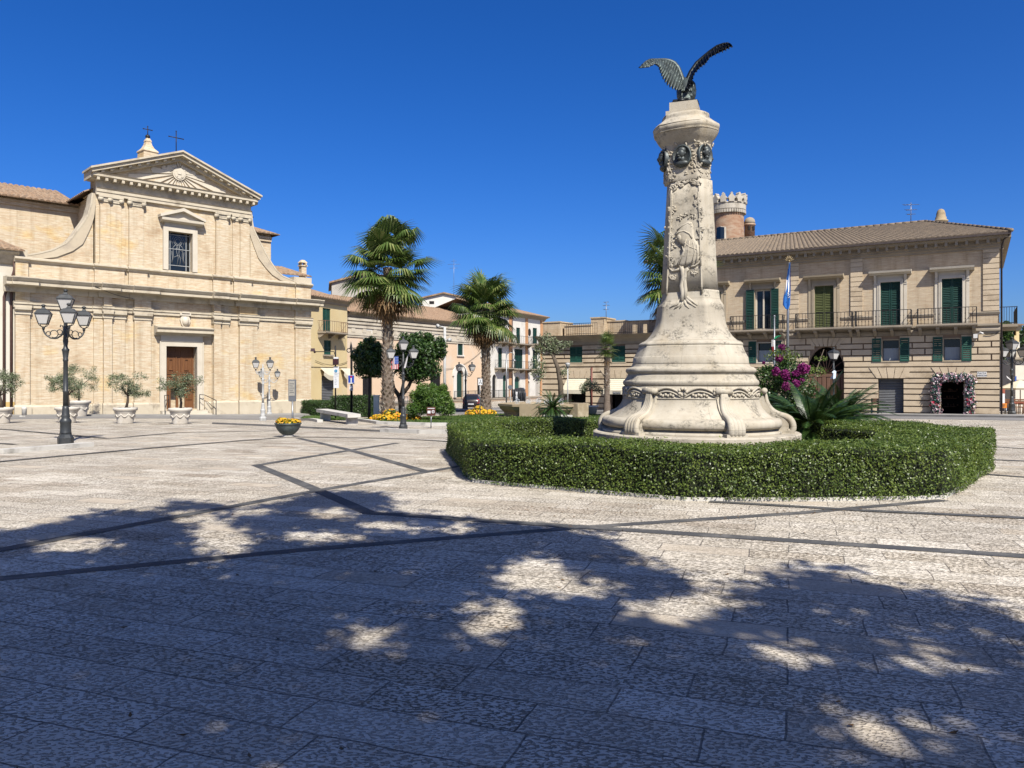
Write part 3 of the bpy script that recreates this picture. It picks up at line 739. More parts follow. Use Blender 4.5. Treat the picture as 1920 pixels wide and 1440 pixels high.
# ================================================================ palazzo and its low wing
pa = Fac(-10.56, 67.2, .856, -.516); P = pa.p; TT = pa.t
M_pbrick = brick('tan_palazzo_brick', (.68, .56, .39), (.58, .465, .31), (.55, .47, .36), (.50, .375, .25))
M_rust = plain('tan_rusticated_render', (.70, .57, .40), (.59, .47, .32), 1.1, .92, bs=.35, bscale=16, dirt=(.38, .29, .19), dscale=.9, kind='UV')
M_groove = plain('brown_joint', (.24, .17, .115), (.30, .215, .15), 3, .95)
M_ptile = tilemat('grey_brown_clay_tiles', (.27, .215, .155), (.20, .16, .12), (.33, .25, .17), .27, .36)
M_corn = plain('weathered_cornice_stone', (.40, .34, .26), (.33, .275, .205), 1.4, .9, bs=.2, bscale=15, dirt=(.25, .21, .16))
M_dgreen = plain('dark_green_paint', (.006, .042, .031), (.008, .055, .041), 2, .55)
M_green = plain('mid_green_paint', (.02, .095, .068), (.016, .078, .056), 2, .5)
M_ygreen = plain('faded_yellow_green_paint', (.10, .115, .035), (.075, .09, .028), 2, .6)
M_tan = plain('tan_stone_frame', (.48, .40, .28), (.42, .34, .23), 2, .85)
M_shut = plain('grey_roller_slats', (.20, .205, .21), (.16, .165, .17), 2, .5)
M_pale_curtain = plain('pale_curtain', (.45, .50, .52), (.36, .41, .43), 3, .9, stretch=(8, 8, .5))
def slat_panel(mb, fac, a, b, z0, z1, d, pitch=.105):
    fr = .06
    fac.box(mb, a, a+fr, d, d+.05, z0, z1); fac.box(mb, b-fr, b, d, d+.05, z0, z1)
    fac.box(mb, a+fr, b-fr, d, d+.05, z0, z0+.09); fac.box(mb, a+fr, b-fr, d, d+.05, z1-.07, z1)
    m = (z0+z1)/2; fac.box(mb, a+fr, b-fr, d, d+.05, m-.04, m+.04); z = z0+.09
    while z < z1-.1:
        fac.prof(mb, a+fr, b-fr, [(d+.003, z+pitch*.55), (d+.044, z), (d+.047, z+.016), (d+.006, z+pitch*.55+.016)]); z += pitch
    fac.box(mb, a+fr, b-fr, d-.012, d-.002, z0, z1)
def shutters(fac, root, a, b, z0, z1, mat, d=-.12, name='shutter'):
    m = (a+b)/2
    for q0, q1 in ((a, m-.012), (m+.012, b)): part(lambda mb: slat_panel(mb, fac, q0, q1, z0, z1, d), name, mat, root, False)
def gl(root, fac, a, b, z0, z1, d=-.22, mat=None): part(lambda mb: fac.box(mb, a-.03, b+.03, d-.03, d, z0-.03, z1+.03), 'pane', mat or M_glass, root, False)
ZB, ZS2, ZSL, ZW0, ZW1, ZST, ZCO, ZEV = -1.3, 2.35, 4.83, 4.86, 7.53, 5.47, 9.08, 9.88
tL, tR = TT(1332), TT(1874); tl0 = TT(1240)
pal = thing('palazzo', P((tl0+tR)/2, 0, -.7), 'two storey tan palazzo with rusticated ground floor, green shutters and a wide hipped tile roof', 'palazzo')
up = [(1651, 1688, 'white', 'dark'), (1766, 1804, 'white', 'dark'), (1527.5, 1563, 'tan', 'yellow'), (1416, 1446, 'tan', 'open'), (1318, 1352, 'tan', 'yellow')]
gw = [(1653, 1687), (1768, 1802.5), (1419, 1450)]
holes_u = [(TT(a), TT(b), ZW0, ZW1) for a, b, *_ in up]
part(lambda mb: pa.wall(mb, tl0, tR, ZSL-.4, ZCO+.1, holes_u, 0, .25), 'upper_wall', M_pbrick, pal, False)
part(lambda mb: pa.shell(mb, tl0, tR, ZB, ZCO+.3, 14), 'side_wall', M_pbrick, pal, False)
dR = (TT(1646.5), TT(1694.5)); dS = (TT(1764), TT(1807)); dA = (TT(1514), TT(1583))
holes_g = [(TT(a), TT(b), 2.72, 4.04) for a, b in gw]+[(dR[0], dR[1], ZB, 1.63), (dS[0], dS[1], ZB, 1.45), (dA[0], dA[1], ZB, 3.65, 2.1)]
part(lambda mb: pa.wall(mb, tl0, tR-.06, ZB, ZSL-.35, holes_g, -.02, .4), 'lower_wall', M_groove, pal, False)
def rusticate(mb, fac, a, b, courses, holes, d=.07, blk=1.35, g=.075, arches=()):
    for ci, (z0, z1, mode) in enumerate(courses):
        cuts = [(a, b)]
        for h in holes:
            lo, hi, hz0, hz1 = h[:4]
            if len(h) > 4 and z0 > h[4]:
                rz = hz1-h[4]; k = min(1, max(0, (z0-h[4])/(rz+.12))); w_ = (hi-lo)/2*math.sqrt(max(0, 1-k*k)); m = (lo+hi)/2; lo, hi = m-w_-.03, m+w_+.03
                if k >= 1: continue
            if hz0 < z1-.02 and hz1 > z0+.02:
                nc = []
                for c0, c1 in cuts:
                    if hi <= c0 or lo >= c1: nc.append((c0, c1)); continue
                    if lo-c0 > .03: nc.append((c0, lo))
                    if c1-hi > .03: nc.append((hi, c1))
                cuts = nc
        for c0, c1 in cuts:
            if mode == 0 or c1-c0 < .9: segs = [(c0, c1)]
            else:
                off = (ci % 2)*.5*blk; segs = []; x = c0; nx = c0+((math.floor((c0+off)/blk)+1)*blk-off-c0)
                while nx < c1-.25:
                    if nx-x > .25: segs.append((x, nx)); x = nx
                    nx += blk
                segs.append((x, c1))
            for s0, s1 in segs:
                i0 = g/2 if s0 > c0+.001 else 0; i1 = g/2 if s1 < c1-.001 else 0
                fac.box(mb, s0+i0, s1-i1, d-.1, d+random.uniform(-.006, .006), z0+g/2, z1-g/2)
cs = [(-1.3, -.42, 0), (-.42, -.03, 0), (-.03, .33, 0), (.33, .70, 0), (.70, 1.02, 0), (1.02, 1.36, 0), (1.36, 1.66, 0), (1.66, 2.03, 0), (2.03, ZS2, 0), (ZS2, 2.70, 0), (2.70, 3.06, 1), (3.06, 3.46, 1), (3.46, 3.80, 1), (3.80, 4.24, 1)]
part(lambda mb: rusticate(mb, pa, tl0, tR, cs, holes_g), 'rustication', M_rust, pal, False)
def vouss(mb, fac, a, b, z0, z1, n=5, d=.075):
    for i in range(n):
        def x(f, z): return a+(b-a)*f+((f-.5)*.85 if z == z1 else 0)
        f0, f1 = i/n, (i+1)/n; e = .02
        fac.plate(mb, [(x(f0, z0)+e, z0+.01), (x(f1, z0)-e, z0+.01), (x(f1, z1)-e, z1-.03), (x(f0, z1)+e, z1-.03)], -.1, d)
for va in ((dR[0]-.1, dR[1]+.1, 1.66, ZS2, 5), (dS[0]-.1, dS[1]+.1, 1.66, ZS2, 5), (dA[0]+.3, dA[1]-.3, 3.68, 4.24, 7)): part(lambda mb: vouss(mb, pa, *va, d=.10), 'flat_arch', M_rust, pal, False)
def band(mb):
    pa.prof(mb, tl0, tR+.04, [(-.1, 4.24), (.08, 4.24), (.1, 4.36), (.16, 4.40), (.16, 4.5), (.1, 4.56), (.1, 4.62), (.2, 4.70), (.2, ZSL-.02), (-.1, ZSL)])
    cuts = sorted((h[0]-.42, h[1]+.42) for h in holes_u); xs_ = [tl0]+[q for c in cuts for q in c]+[tR+.02]
    for s0, s1 in zip(xs_[::2], xs_[1::2]):
      if s1 > s0+.05: pa.prof(mb, s0, s1, [(-.1, ZST-.12), (.05, ZST-.12), (.09, ZST), (.05, ZST+.04), (-.1, ZST+.04)])
part(band, 'string_course', M_corn, pal)
for a, b in ((1843, 1873.8), (1595, 1617.5), (1480.5, 1498)):
    def quoin(mb):
        z = ZST+.06; x0, x1 = TT(a), TT(b)
        pa.box(mb, x0+.02, x1-.03, -.05, .03, z, ZCO)
        while z < ZCO-.1:
            pa.box(mb, x0, x1, -.05, .075, z+.02, min(z+.285, ZCO)); z += .305
    part(quoin, 'quoin_strip', M_rust, pal)
def pcornice(mb):
    pr = [(-.2, ZCO), (.08, ZCO), (.1, ZCO+.12), (.2, ZCO+.16), (.2, ZCO+.28), (.24, ZCO+.3), (.24, ZCO+.50), (.62, ZCO+.54), (.66, ZCO+.70), (.8, ZCO+.78), (-.2, ZCO+.78)]
    pa.prof(mb, tl0, tR+.06, pr, pr)
    n = int((tR-tl0)/.52)
    for i in range(n+1):
        q = tR-.05-i*.52; pa.box(mb, q-.075, q+.075, .2, .58, ZCO+.31, ZCO+.535)
    # return along the right flank
    pa.box(mb, tR+.06, tR+.55, -14, .62, ZCO+.55, ZCO+.77); pa.box(mb, tR, tR+.2, -14, -.2, ZCO, ZCO+.5)
part(pcornice, 'cornice', M_corn, pal)
ov = .85; tA, tB = tl0-1, tR+ov*.65; drg = -7; zrg = 12.25; tE = TT(1735, -7)
def proof(mb):
    tiles(mb, P(tA, ov, ZEV), P(tB, ov, ZEV), P(tE, drg, zrg), P(tA+1, drg, zrg), .29, .07); tiles(mb, P(tB, ov, ZEV), P(tB, -15, ZEV), P(tE, drg-.3, zrg), P(tE, drg, zrg), .29, .07)
    mb.poly(P(tB, -15, ZEV), P(tA, -15, ZEV), P(tA+1, drg, zrg), P(tE, drg-.3, zrg))
    ridge(mb, P(tA+1, drg, zrg+.04), P(tE, drg, zrg+.04), .12); ridge(mb, P(tE, drg, zrg+.04), P(tB, ov, ZEV+.08), .12)
part(proof, 'roof', M_ptile, pal, False)
part(lambda mb: [pa.box(mb, tA, tB-.02, ov-.14, ov+.02, ZEV-.12, ZEV-.01), mb.tube([P(tB-.05, ov-.2, ZEV-.1), P(tB-.35, .45, ZCO+.45), P(tR+.1, .06, ZCO+.1), P(tR+.1, .06, ZB)], .05, 6)], 'gutter', plain('dark_gutter', (.06, .045, .04), (.09, .07, .06), 3, .5), pal)
def pchim(mb):
    c = P(TT(1764, drg), drg-.1, pa.z(1764, 421, drg)); mb.lathe(c, [(.40, -.4), (.40, .18), (.46, .22), (.43, .30), (.34, .34), (.34, .50), (.29, .55), (.27, .78), (.2, .98), (.08, 1.06)], 12)
part(pchim, 'chimney', plain('ochre_stone_chimney', (.46, .36, .22), (.36, .27, .16), 3, .9, dirt=(.22, .17, .11), dscale=1.5), pal)
for (a, b, fr, kind), h in zip(up, holes_u):
    x0, x1 = h[0], h[1]; fm = M_stone2 if fr == 'white' else M_tan
    oo = x0-.42 if kind == 'open' else x0; o1 = x1+.42 if kind == 'open' else x1
    if kind == 'open': x0, x1 = TT(1416), TT(1446)
    def frame(mb):
        pa.box(mb, x0-.17, x0, -.2, .1, ZSL, ZW1+.18); pa.box(mb, x1, x1+.17, -.2, .1, ZSL, ZW1+.18); pa.box(mb, x0, x1, -.2, .1, ZW1, ZW1+.18)
        pa.box(mb, x0-.07, x0-.02, .09, .125, ZSL, ZW1+.07); pa.box(mb, x1+.02, x1+.07, .09, .125, ZSL, ZW1+.07); pa.box(mb, x0-.07, x1+.07, .09, .125, ZW1+.03, ZW1+.08)
        for e in (x0-.37, x1+.2):
            pa.box(mb, e, e+.17, -.1, .055, ZSL, ZW1-.1); pa.box(mb, e-.01, e+.18, -.1, .09, ZW1-.16, ZW1-.05)
            pa.prof(mb, e+.01, e+.16, [(-.1, ZW1-.05), (.12, ZW1-.05), (.14, ZW1+.1), (.28, ZW1+.42), (-.1, ZW1+.42)])
        pa.box(mb, x0-.2, x1+.2, -.1, .03, ZW1+.18, ZW1+.43)
        pa.prof(mb, x0-.62, x1+.62, [(-.1, ZW1+.43), (.3, ZW1+.43), (.36, ZW1+.5), (.5, ZW1+.54), (.54, ZW1+.66), (-.1, ZW1+.72)])
    win = part(frame, 'window', fm, pal)
    if kind == 'dark': shutters(pa, win, x0, x1, ZW0, ZW1, M_dgreen, -.08)
    elif kind == 'yellow': shutters(pa, win, x0, x1, ZW0, ZW1, M_ygreen, -.08)
    else:
        gl(win, pa, x0, x1, ZW0, ZW1, -.2)
        m = (x0+x1)/2
        part(lambda mb: [pa.box(mb, q-.045, q+.045, -.2, -.12, ZW0, ZW1) for q in (x0+.045, m, x1-.045)]+[pa.box(mb, x0+.09, m-.045, -.2, -.13, z, z+.09) for z in (ZW0, ZW1-.09)]+[pa.box(mb, m+.045, x1-.09, -.2, -.13, z, z+.09) for z in (ZW0, ZW1-.09)], 'sash', M_stone2, win, False)
        for q0, q1 in ((x0-.56, x0-.04), (x1+.04, x1+.5)): part(lambda mb: slat_panel(mb, pa, q0, q1, ZW0, ZW1, .13), 'shutter', M_dgreen, win, False)
def railing(mb, fac, x0, x1, dd, zb, h, n, orn=True):
    r = .014
    for z in (zb+.06, zb+h):
        mb.tube([fac.p(x0, .05, z), fac.p(x0, dd, z), fac.p(x1, dd, z), fac.p(x1, .05, z)], .02 if z > zb+.1 else r, 5, False)
    for i in range(n+1):
        q = x0+(x1-x0)*i/n; mb.tube([fac.p(q, dd, zb), fac.p(q, dd, zb+h)], r if 0 < i < n else .028, 5, False)
        if orn and 0 < i < n:
            for z in (zb+h*.3, zb+h*.62): mb.ball(fac.p(q, dd, z), .035, n=6, m=4)
    for x in (x0, x1):
        for k in range(1, 4):
            q = dd*k/4; mb.tube([fac.p(x, q, zb), fac.p(x, q, zb+h)], r, 5, False)
        mb.tube([fac.p(x, .05, zb+.06), fac.p(x, dd, zb+h)], r, 5, False)
for x0, x1 in ((TT(1607, 0), TT(1708, .9)), (TT(1722), TT(1831, .9)), (TT(1497, 0), TT(1597, .9)), (TT(1376, 0), TT(1467, .9))):
    def slab(mb):
        pa.prof(mb, x0-.05, x1+.05, [(.0, ZSL-.17), (.92, ZSL-.17), (1.0, ZSL-.1), (1.0, ZSL+.003), (.0, ZSL+.003)])
        n = 4
        for i in range(n):
            q = x0+.12+(x1-x0-.24)*i/(n-1)
            pa.prof(mb, q-.09, q+.09, [(.0, ZSL-.62), (.2, ZSL-.56), (.5, ZSL-.34), (.8, ZSL-.3), (.86, ZSL-.165), (.0, ZSL-.165)])
    bal = part(slab, 'balcony', M_corn, pal)
    part(lambda mb: railing(mb, pa, x0, x1, .92, ZSL, .92, 16), 'railing', M_iron, bal, False)
for (a, b), h in zip(gw, holes_g):
    x0, x1 = h[0], h[1]
    win = part(lambda mb: [pa.box(mb, x0-.04, x0+.05, -.3, .02, 2.72, 4.04), pa.box(mb, x1-.05, x1+.04, -.3, .02, 2.72, 4.04), pa.box(mb, x0-.04, x1+.04, -.3, .1, 2.64, 2.72), pa.box(mb, x0+.05, x1-.05, -.3, .0, 3.98, 4.04)], 'window', M_tan if a > 1500 else M_stone2, pal)
    gl(win, pa, x0, x1, 2.72, 4.04, -.3)
    part(lambda mb: pa.box(mb, x0+.08, x1-.08, -.29, -.27, 2.74, 3.5), 'curtain', M_pale_curtain, win, False)
    w_ = .52
    for q0, q1 in ((x0-w_, x0-.02), (x1+.02, x1+w_)): part(lambda mb: slat_panel(mb, pa, q0, q1, 2.68, 4.1, .07, .12), 'shutter', M_green, win, False)
def roller(mb):
    z = -.55
    while z < 1.62:
        pa.prof(mb, dR[0]+.02, dR[1]-.02, [(-.34, z), (-.30, z+.02), (-.28, z+.05), (-.30, z+.085), (-.34, z+.1)]); z += .1
part(roller, 'roller_shutter', M_shut, pal, False)
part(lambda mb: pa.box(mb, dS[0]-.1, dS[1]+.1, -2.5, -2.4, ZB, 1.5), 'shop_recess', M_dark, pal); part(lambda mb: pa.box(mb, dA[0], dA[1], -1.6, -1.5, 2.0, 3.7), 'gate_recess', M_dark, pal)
M_bwood = plain('dull_brown_door', (.19, .10, .062), (.14, .075, .048), 2, .7, stretch=(5, 5, .5))
def gate(mb):
    a, b = dA; n = 8
    for i in range(n): pa.box(mb, a+(b-a)*i/n+.02, a+(b-a)*(i+1)/n-.02, -.37, -.3+.02*(i % 2), ZB, 1.75)
    pa.box(mb, a, b, -.37, -.27, 1.75, 1.95)
    m = (a+b)/2
    for i in range(9):
        q = PI*(i+.5)/9; mb.tube([P(m, -.32, 1.95), P(m-math.cos(q)*1.05, -.32, 1.95+math.sin(q)*1.5)], .03, 5)
part(gate, 'gate', M_bwood, pal, False)
# street name plate, camera box and roof aerial of the palazzo
pl = thing('street_sign', P(TT(1841), .06, 1.72), 'white marble street name plate on the rusticated corner beside the flower arch', 'street sign')
M_plate = plain('white_marble_plate', (.82, .80, .76), (.76, .74, .7), 5, .4)
M_ink = plain('dark_lettering', (.05, .06, .07), (.06, .07, .08), 5, .6)
xa, xb = TT(1832.2), TT(1850); za, zb = pa.z(1841, 706.5), pa.z(1841, 697)
part(lambda mb: pa.box(mb, xa, xb, .05, .085, za, zb), 'plate', M_plate, pl)
nrm = Vector((pa.nx, pa.ny, 0))
put_text('PIAZZA', .125, P((xa+xb)/2, .088, zb-.09), nrm, M_ink, pl); put_text('BARBACANI', .1, P((xa+xb)/2, .088, za+.08), nrm, M_ink, pl)
cb = thing('security_camera', P(TT(1829), .1, 4.15), 'pale junction box and camera beneath the last palazzo balcony', 'security camera')
part(lambda mb: pa.box(mb, TT(1825), TT(1833), .06, .32, 3.98, 4.22), 'housing', M_plate, cb); part(lambda mb: mb.tube([P(TT(1833), .2, 4.2), P(TT(1838), .35, 4.3), P(TT(1843), .45, 4.22)], [.04, .05, .06], 6), 'lens_tube', M_plate, cb)
M_alu = plain('grey_metal', (.35, .36, .37), (.28, .29, .3), 4, .4, .7)
def aerial(name, foot, top, label, arms):
    a = thing(name, foot, label, 'aerial', 'television aerials on the roofs'); foot = Vector(foot)
    mb = MB(); mb.tube([foot, (foot.x, foot.y, top)], .025, 5); mb.build('mast', M_alu, a); mb = MB()
    for z, w_ in arms:
        mb.tube([(foot.x-w_, foot.y, z), (foot.x+w_, foot.y, z+.05)], .018, 4)
        for k in range(5):
            q = -w_+2*w_*k/4; mb.tube([(foot.x+q, foot.y-.18, z), (foot.x+q, foot.y+.18, z+.08)], .012, 4)
    mb.build('antenna_arm', M_alu, a)
f = P(TT(1708, drg), drg, zrg); aerial('roof_aerial', f, pa.z(1708, 380, drg), 'thin pale aerial on the long palazzo roof near its cone chimney', [(f.z+.9, .35), (f.z+1.25, .5), (f.z+.6, .25)])
# ---- low rusticated wing left of the monument
wl, wr = TT(1017), tl0-.02; ZWC = 4.15
wing = thing('rusticated_shop_building', P((wl+wr)/2, 0, -.9), 'low tan rusticated building with two green shuttered windows, cream awnings and a roof terrace', 'building')
wh = [(TT(1069), TT(1092.5), 2.84, 4.0), (TT(1147.5), TT(1173), 2.84, 4.0)]; ws = [(TT(1066), TT(1099), -1.3, .95), (TT(1143), TT(1176), -1.3, .95)]
part(lambda mb: pa.wall(mb, wl, wr, ZB-.2, ZWC+.1, wh+ws, -.02, .5), 'wall', M_groove, wing, False)
part(lambda mb: pa.shell(mb, wl, wr, ZB-.2, ZWC+.6, 9, -.02), 'side_wall', M_rust, wing, False)
cw = [(-1.5, -.55, 0), (-.55, -.2, 0), (-.2, .3, 1), (.3, .75, 0), (.75, 1.2, 1), (1.2, 1.6, 0), (1.6, 2.1, 1), (2.1, 2.5, 0), (2.5, 2.8, 0), (2.8, 3.15, 1), (3.15, 3.45, 1), (3.45, 3.75, 1), (3.75, 4.15, 1)]
part(lambda mb: rusticate(mb, pa, wl, wr, cw, wh+ws, .08, 1.7, .10), 'rustication', M_rust, wing, False)
for a, b, *_ in ws: part(lambda mb: vouss(mb, pa, a-.3, b+.3, 1.66, 2.3, 5, d=.11), 'flat_arch', M_rust, wing, False)
part(lambda mb: pa.prof(mb, wl-.25, wr, [(-.1, ZWC), (.06, ZWC), (.12, ZWC+.2), (.3, ZWC+.4), (.75, ZWC+.62), (.85, ZWC+.7), (-.1, ZWC+.74)]), 'cornice', M_corn, wing)
for a, b, c, e in wh:
    win = part(lambda mb: pa.box(mb, a-.06, b+.06, -.3, .09, c-.1, c), 'window', M_tan, wing); shutters(pa, win, a, b, c, e, M_green, -.02)
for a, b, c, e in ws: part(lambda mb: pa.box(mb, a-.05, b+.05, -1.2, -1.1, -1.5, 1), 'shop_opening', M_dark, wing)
def terrace(mb):
    for a, b, d, z in ((1018, 1050, -1.6, 606), (1058, 1108, -1.9, 612), (1108, 1132, -2.2, 597.5), (1132, 1172, -2.8, 604), (1172, 1235, -2.4, 604)):
        x0, x1 = TT(a, d), TT(b, d); pa.box(mb, x0, x1, d-2.2, d, ZWC+.5, pa.z(a, z, d)); pa.box(mb, x0-.05, x1+.05, d-2.25, d+.06, pa.z(a, z, d), pa.z(a, z, d)+.1)
    for a in (1050, 1130, 1190, 1210):
        q = TT(a, -1); pa.box(mb, q-.12, q+.12, -1.2, -.9, ZWC+.7, ZWC+1.45)
part(terrace, 'terrace_wall', M_pbrick, wing)
part(lambda mb: [mb.tube([P(x0, -.9, ZWC+z), P(x1, -.9, ZWC+z)], .02, 5) for x0, x1 in ((TT(1052), TT(1110)), (TT(1136), TT(1192)), (TT(1208), wr)) for z in (.9, 1.7)]+[mb.tube([P(x0+(x1-x0)*i/14, -.9, ZWC+.72), P(x0+(x1-x0)*i/14, -.9, ZWC+1.7)], .013, 4) for x0, x1 in ((TT(1052), TT(1110)), (TT(1136), TT(1192)), (TT(1208), wr)) for i in range(15)], 'terrace_railing', M_iron, wing, False)
part(lambda mb: mb.tube([P(TT(1110.5), .1, -1.2), P(TT(1110.5), .1, 2.45)], .07, 6), 'downpipe', plain('rust_red_pipe', (.20, .06, .045), (.15, .05, .04), 3, .5), wing)
f = P(TT(1136.5, -2), -2, 6); aerial('roof_aerial', f, pa.z(1136.5, 568, -2), 'dark ladder aerial on the terrace above the green shuttered windows', [(7.2, .25), (6.9, .2), (7.45, .18)])
M_awn = plain('cream_awning_canvas', (.74, .68, .52), (.68, .61, .46), 2, .85)
for i, (a, b) in enumerate(((1064, 1100), (1140.5, 1178))):
    x0, x1 = TT(a), TT(b); c = P((x0+x1)/2, .1, 1.6)
    aw = thing('awning', c, 'cream awning with a plain valance over the shop door behind the slanting tree' if i == 0 else 'cream awning with a small dark name label on its valance', 'awning', 'cream shop awnings')
    def canvas(mb):
        zt = 1.62
        for k in range(6):
            f0, f1 = k/6, (k+1)/6; pa.prof(mb, x0, x1, [(.06+.85*f0, zt-.85*f0), (.06+.85*f1, zt-.85*f1+.03), (.06+.85*f1, zt-.85*f1-.02), (.06+.85*f0, zt-.85*f0-.04)])
        pa.box(mb, x0, x1, .9, .92, zt-1.12, zt-.84)
    part(canvas, 'canvas', M_awn, aw, False)
    part(lambda mb: [mb.tube([P(q, .05, .9), P(q, .9, .74)], .02, 5) for q in (x0+.06, x1-.06)], 'arm', M_iron, aw)
    if i:
        part(lambda mb: pa.box(mb, TT(1149, .9), TT(1164, .9), .922, .927, .52, .7), 'name_label', M_ink, aw)
        put_text('TENDAGGI', .12, P((TT(1149, .9)+TT(1164, .9))/2, .93, .61), nrm, M_plate, aw)
# ---- crenellated tower behind the palazzo
M_tower = plain('patched_brick_tower', (.33, .17, .10), (.47, .34, .23), 1.6, .95, bs=.9, bscale=6, stretch=(1, 1, 2.5), dirt=(.58, .49, .37), dscale=.5)
YT = 64.0; s_ = YT/F
def zt(y): return H-(y-HY)*s_
cx = (1364.5-CX)*s_
tw = thing('crenellated_tower', (cx, YT, -1), 'round brick tower with pointed white battlements rising behind the palazzo roof', 'tower')
part(lambda mb: mb.lathe((cx, YT, 0), [(31.0*s_, -1), (30.5*s_, zt(470)), (29*s_, zt(404)), (29*s_, zt(398))], 36), 'wall', M_tower, tw)
M_batt = plain('whitewashed_battlement', (.60, .55, .46), (.46, .41, .33), 1.5, .9, dirt=(.25, .22, .17), dscale=1.2)
part(lambda mb: mb.lathe((cx, YT, 0), [(31.5*s_, zt(398)), (33*s_, zt(396.5)), (33.2*s_, zt(387)), (34*s_, zt(386.2)), (33.5*s_, zt(384.5)), (28*s_, zt(384.5)), (28*s_, zt(392))], 36, False, cap=False), 'parapet', M_batt, tw)
def corb(mb):
    for i in range(44):
        a = 2*PI*i/44; mb.cbox((cx+30.6*s_*math.cos(a), YT+30.6*s_*math.sin(a), zt(403.5)), .22, .16, zt(397.9)-zt(403.5), a)
part(corb, 'corbel', M_batt, tw)
for i in range(14):
    a = 2*PI*(i+.35)/14; q = Vector((cx+30.5*s_*math.cos(a), YT+30.5*s_*math.sin(a), zt(385)))
    if math.sin(a) > .75: continue
    def mer(mb):
        for (w0, z0), (w1, z1) in zip([(6.2, 0), (6.2, 4), (8.4, 7), (6.5, 10), (2.6, 13.4), (3.1, 15)], [(6.2, 4), (8.4, 7), (6.5, 10), (2.6, 13.4), (3.1, 15), (.8, 17.5)]):
            mb.cbox((q.x, q.y, q.z+z0*s_), .42, w0*s_*1.5, (z1-z0)*s_, a, 1); k = len(mb.v)-4
            for j in range(4):
                v = Vector(mb.v[k+j]); d0 = v-Vector((q.x, q.y, v.z)); tg = Vector((-math.sin(a), math.cos(a), 0)); mb.v[k+j] = tuple(v+tg*(d0.dot(tg)*(w1/w0-1)))
    part(mer, 'merlon', M_batt, tw)
part(lambda mb: [mb.cbox((cx-.55*31*s_-.1, YT-27*s_, zt(457)), 13*s_, .5, 26*s_, .45)], 'window_frame', M_batt, tw)
part(lambda mb: [mb.cbox((cx-.55*31*s_-.2, YT-28.5*s_, zt(456)), 9*s_, .5, 24*s_, .45)], 'window', M_glass, tw)
cx2 = (1405.5-CX)*s_
gt = thing('domed_turret', (cx2, YT, 5), 'small round turret with a pale dome beside the crenellated tower', 'turret')
part(lambda mb: mb.lathe((cx2, YT, 0), [(9.5*s_, zt(470)), (9.5*s_, zt(424)), (11*s_, zt(423)), (11*s_, zt(421)), (10.2*s_, zt(420))], 16), 'wall', M_tower, gt)
part(lambda mb: mb.lathe((cx2, YT, 0), [(10*s_, zt(420)), (10*s_, zt(416)), (8.8*s_, zt(412)), (6*s_, zt(409)), (2*s_, zt(407.5))], 16), 'dome', M_corn, gt)
for q in (-4, 4.5): part(lambda mb: mb.cbox((cx2+q*s_, YT-8.2*s_, zt(433)), 3.5*s_, .25, 7*s_), 'opening', M_dark, gt)
# pavement and street on the palazzo side
tag(fstrip('pavement', pa, 5, 75, -.5, 3.2, .12, M_walk), 'raised grey pavement along the palazzo', 'pavement', kind='structure')
tag(fstrip('kerb', pa, 5, 75, 3.2, 3.38, .125, M_dkerb), 'dark stone kerb of the palazzo pavement', 'kerb', kind='structure')
tag(fstrip('road', pa, 5, 80, 3.38, 8.0, .02, M_asph), 'worn grey road along the palazzo', 'road', kind='structure')
# ================================================================ houses closing the square
M_yel = plain('yellow_render', (.74, .60, .33), (.68, .53, .28), .7, .9, bs=.1, bscale=10, dirt=(.66, .56, .38), dscale=.5)
M_peach = plain('peach_render', (.76, .57, .40), (.72, .53, .36), .5, .9, bs=.1, bscale=10, dirt=(.70, .60, .48), dscale=.35)
M_orange = plain('terracotta_render', (.60, .33, .17), (.54, .29, .14), 1, .9)
M_greyr = plain('grey_render', (.52, .48, .42), (.44, .41, .36), 1, .9)
M_rtile = tilemat('reddish_clay_tiles', (.40, .26, .165), (.31, .205, .135), (.42, .31, .21))
M_stonewall = plain('rubble_retaining_wall', (.46, .34, .24), (.36, .27, .19), 3, .95, bs=.5, bscale=12, dirt=(.52, .44, .34), dscale=1.5)
def block(root, fac, a, b, z0, z1, holes, mat, depth=10, inset=.25):
    part(lambda mb: [fac.wall(mb, a, b, z0, z1, holes, 0, inset), fac.shell(mb, a, b, z0, z1, depth)], 'wall', mat, root, False)
def eaves(root, fac, a, b, z, rise, run, ov=.5, mat=None, hip0=0, hip1=0, back=None):
    mat = mat or M_rtile; back = back or run*2
    def f(mb):
        tiles(mb, fac.p(a-.3, ov, z), fac.p(b+.3, ov, z), fac.p(b-hip1, -run, z+rise), fac.p(a+hip0, -run, z+rise))
        if hip1: tiles(mb, fac.p(b+.3, ov, z), fac.p(b+.3, -back, z), fac.p(b-hip1, -run-.1, z+rise), fac.p(b-hip1, -run, z+rise))
        else: mb.poly(fac.p(b+.1, 0, z-.1), fac.p(b+.1, -back, z-.1), fac.p(b+.1, -run, z+rise))
        mb.poly(fac.p(b+.3, -back, z), fac.p(a-.3, -back, z), fac.p(a+hip0, -run, z+rise), fac.p(b-hip1, -run, z+rise))
        ridge(mb, fac.p(a+hip0, -run, z+rise+.03), fac.p(b-hip1, -run, z+rise+.03))
    part(f, 'roof', mat, root, False)
    part(lambda mb: fac.prof(mb, a-.1, b+.1, [(-.1, z-.45), (.08, z-.45), (.18, z-.25), (ov-.12, z-.1), (ov-.05, z), (-.1, z)]), 'eaves', M_corn, root)
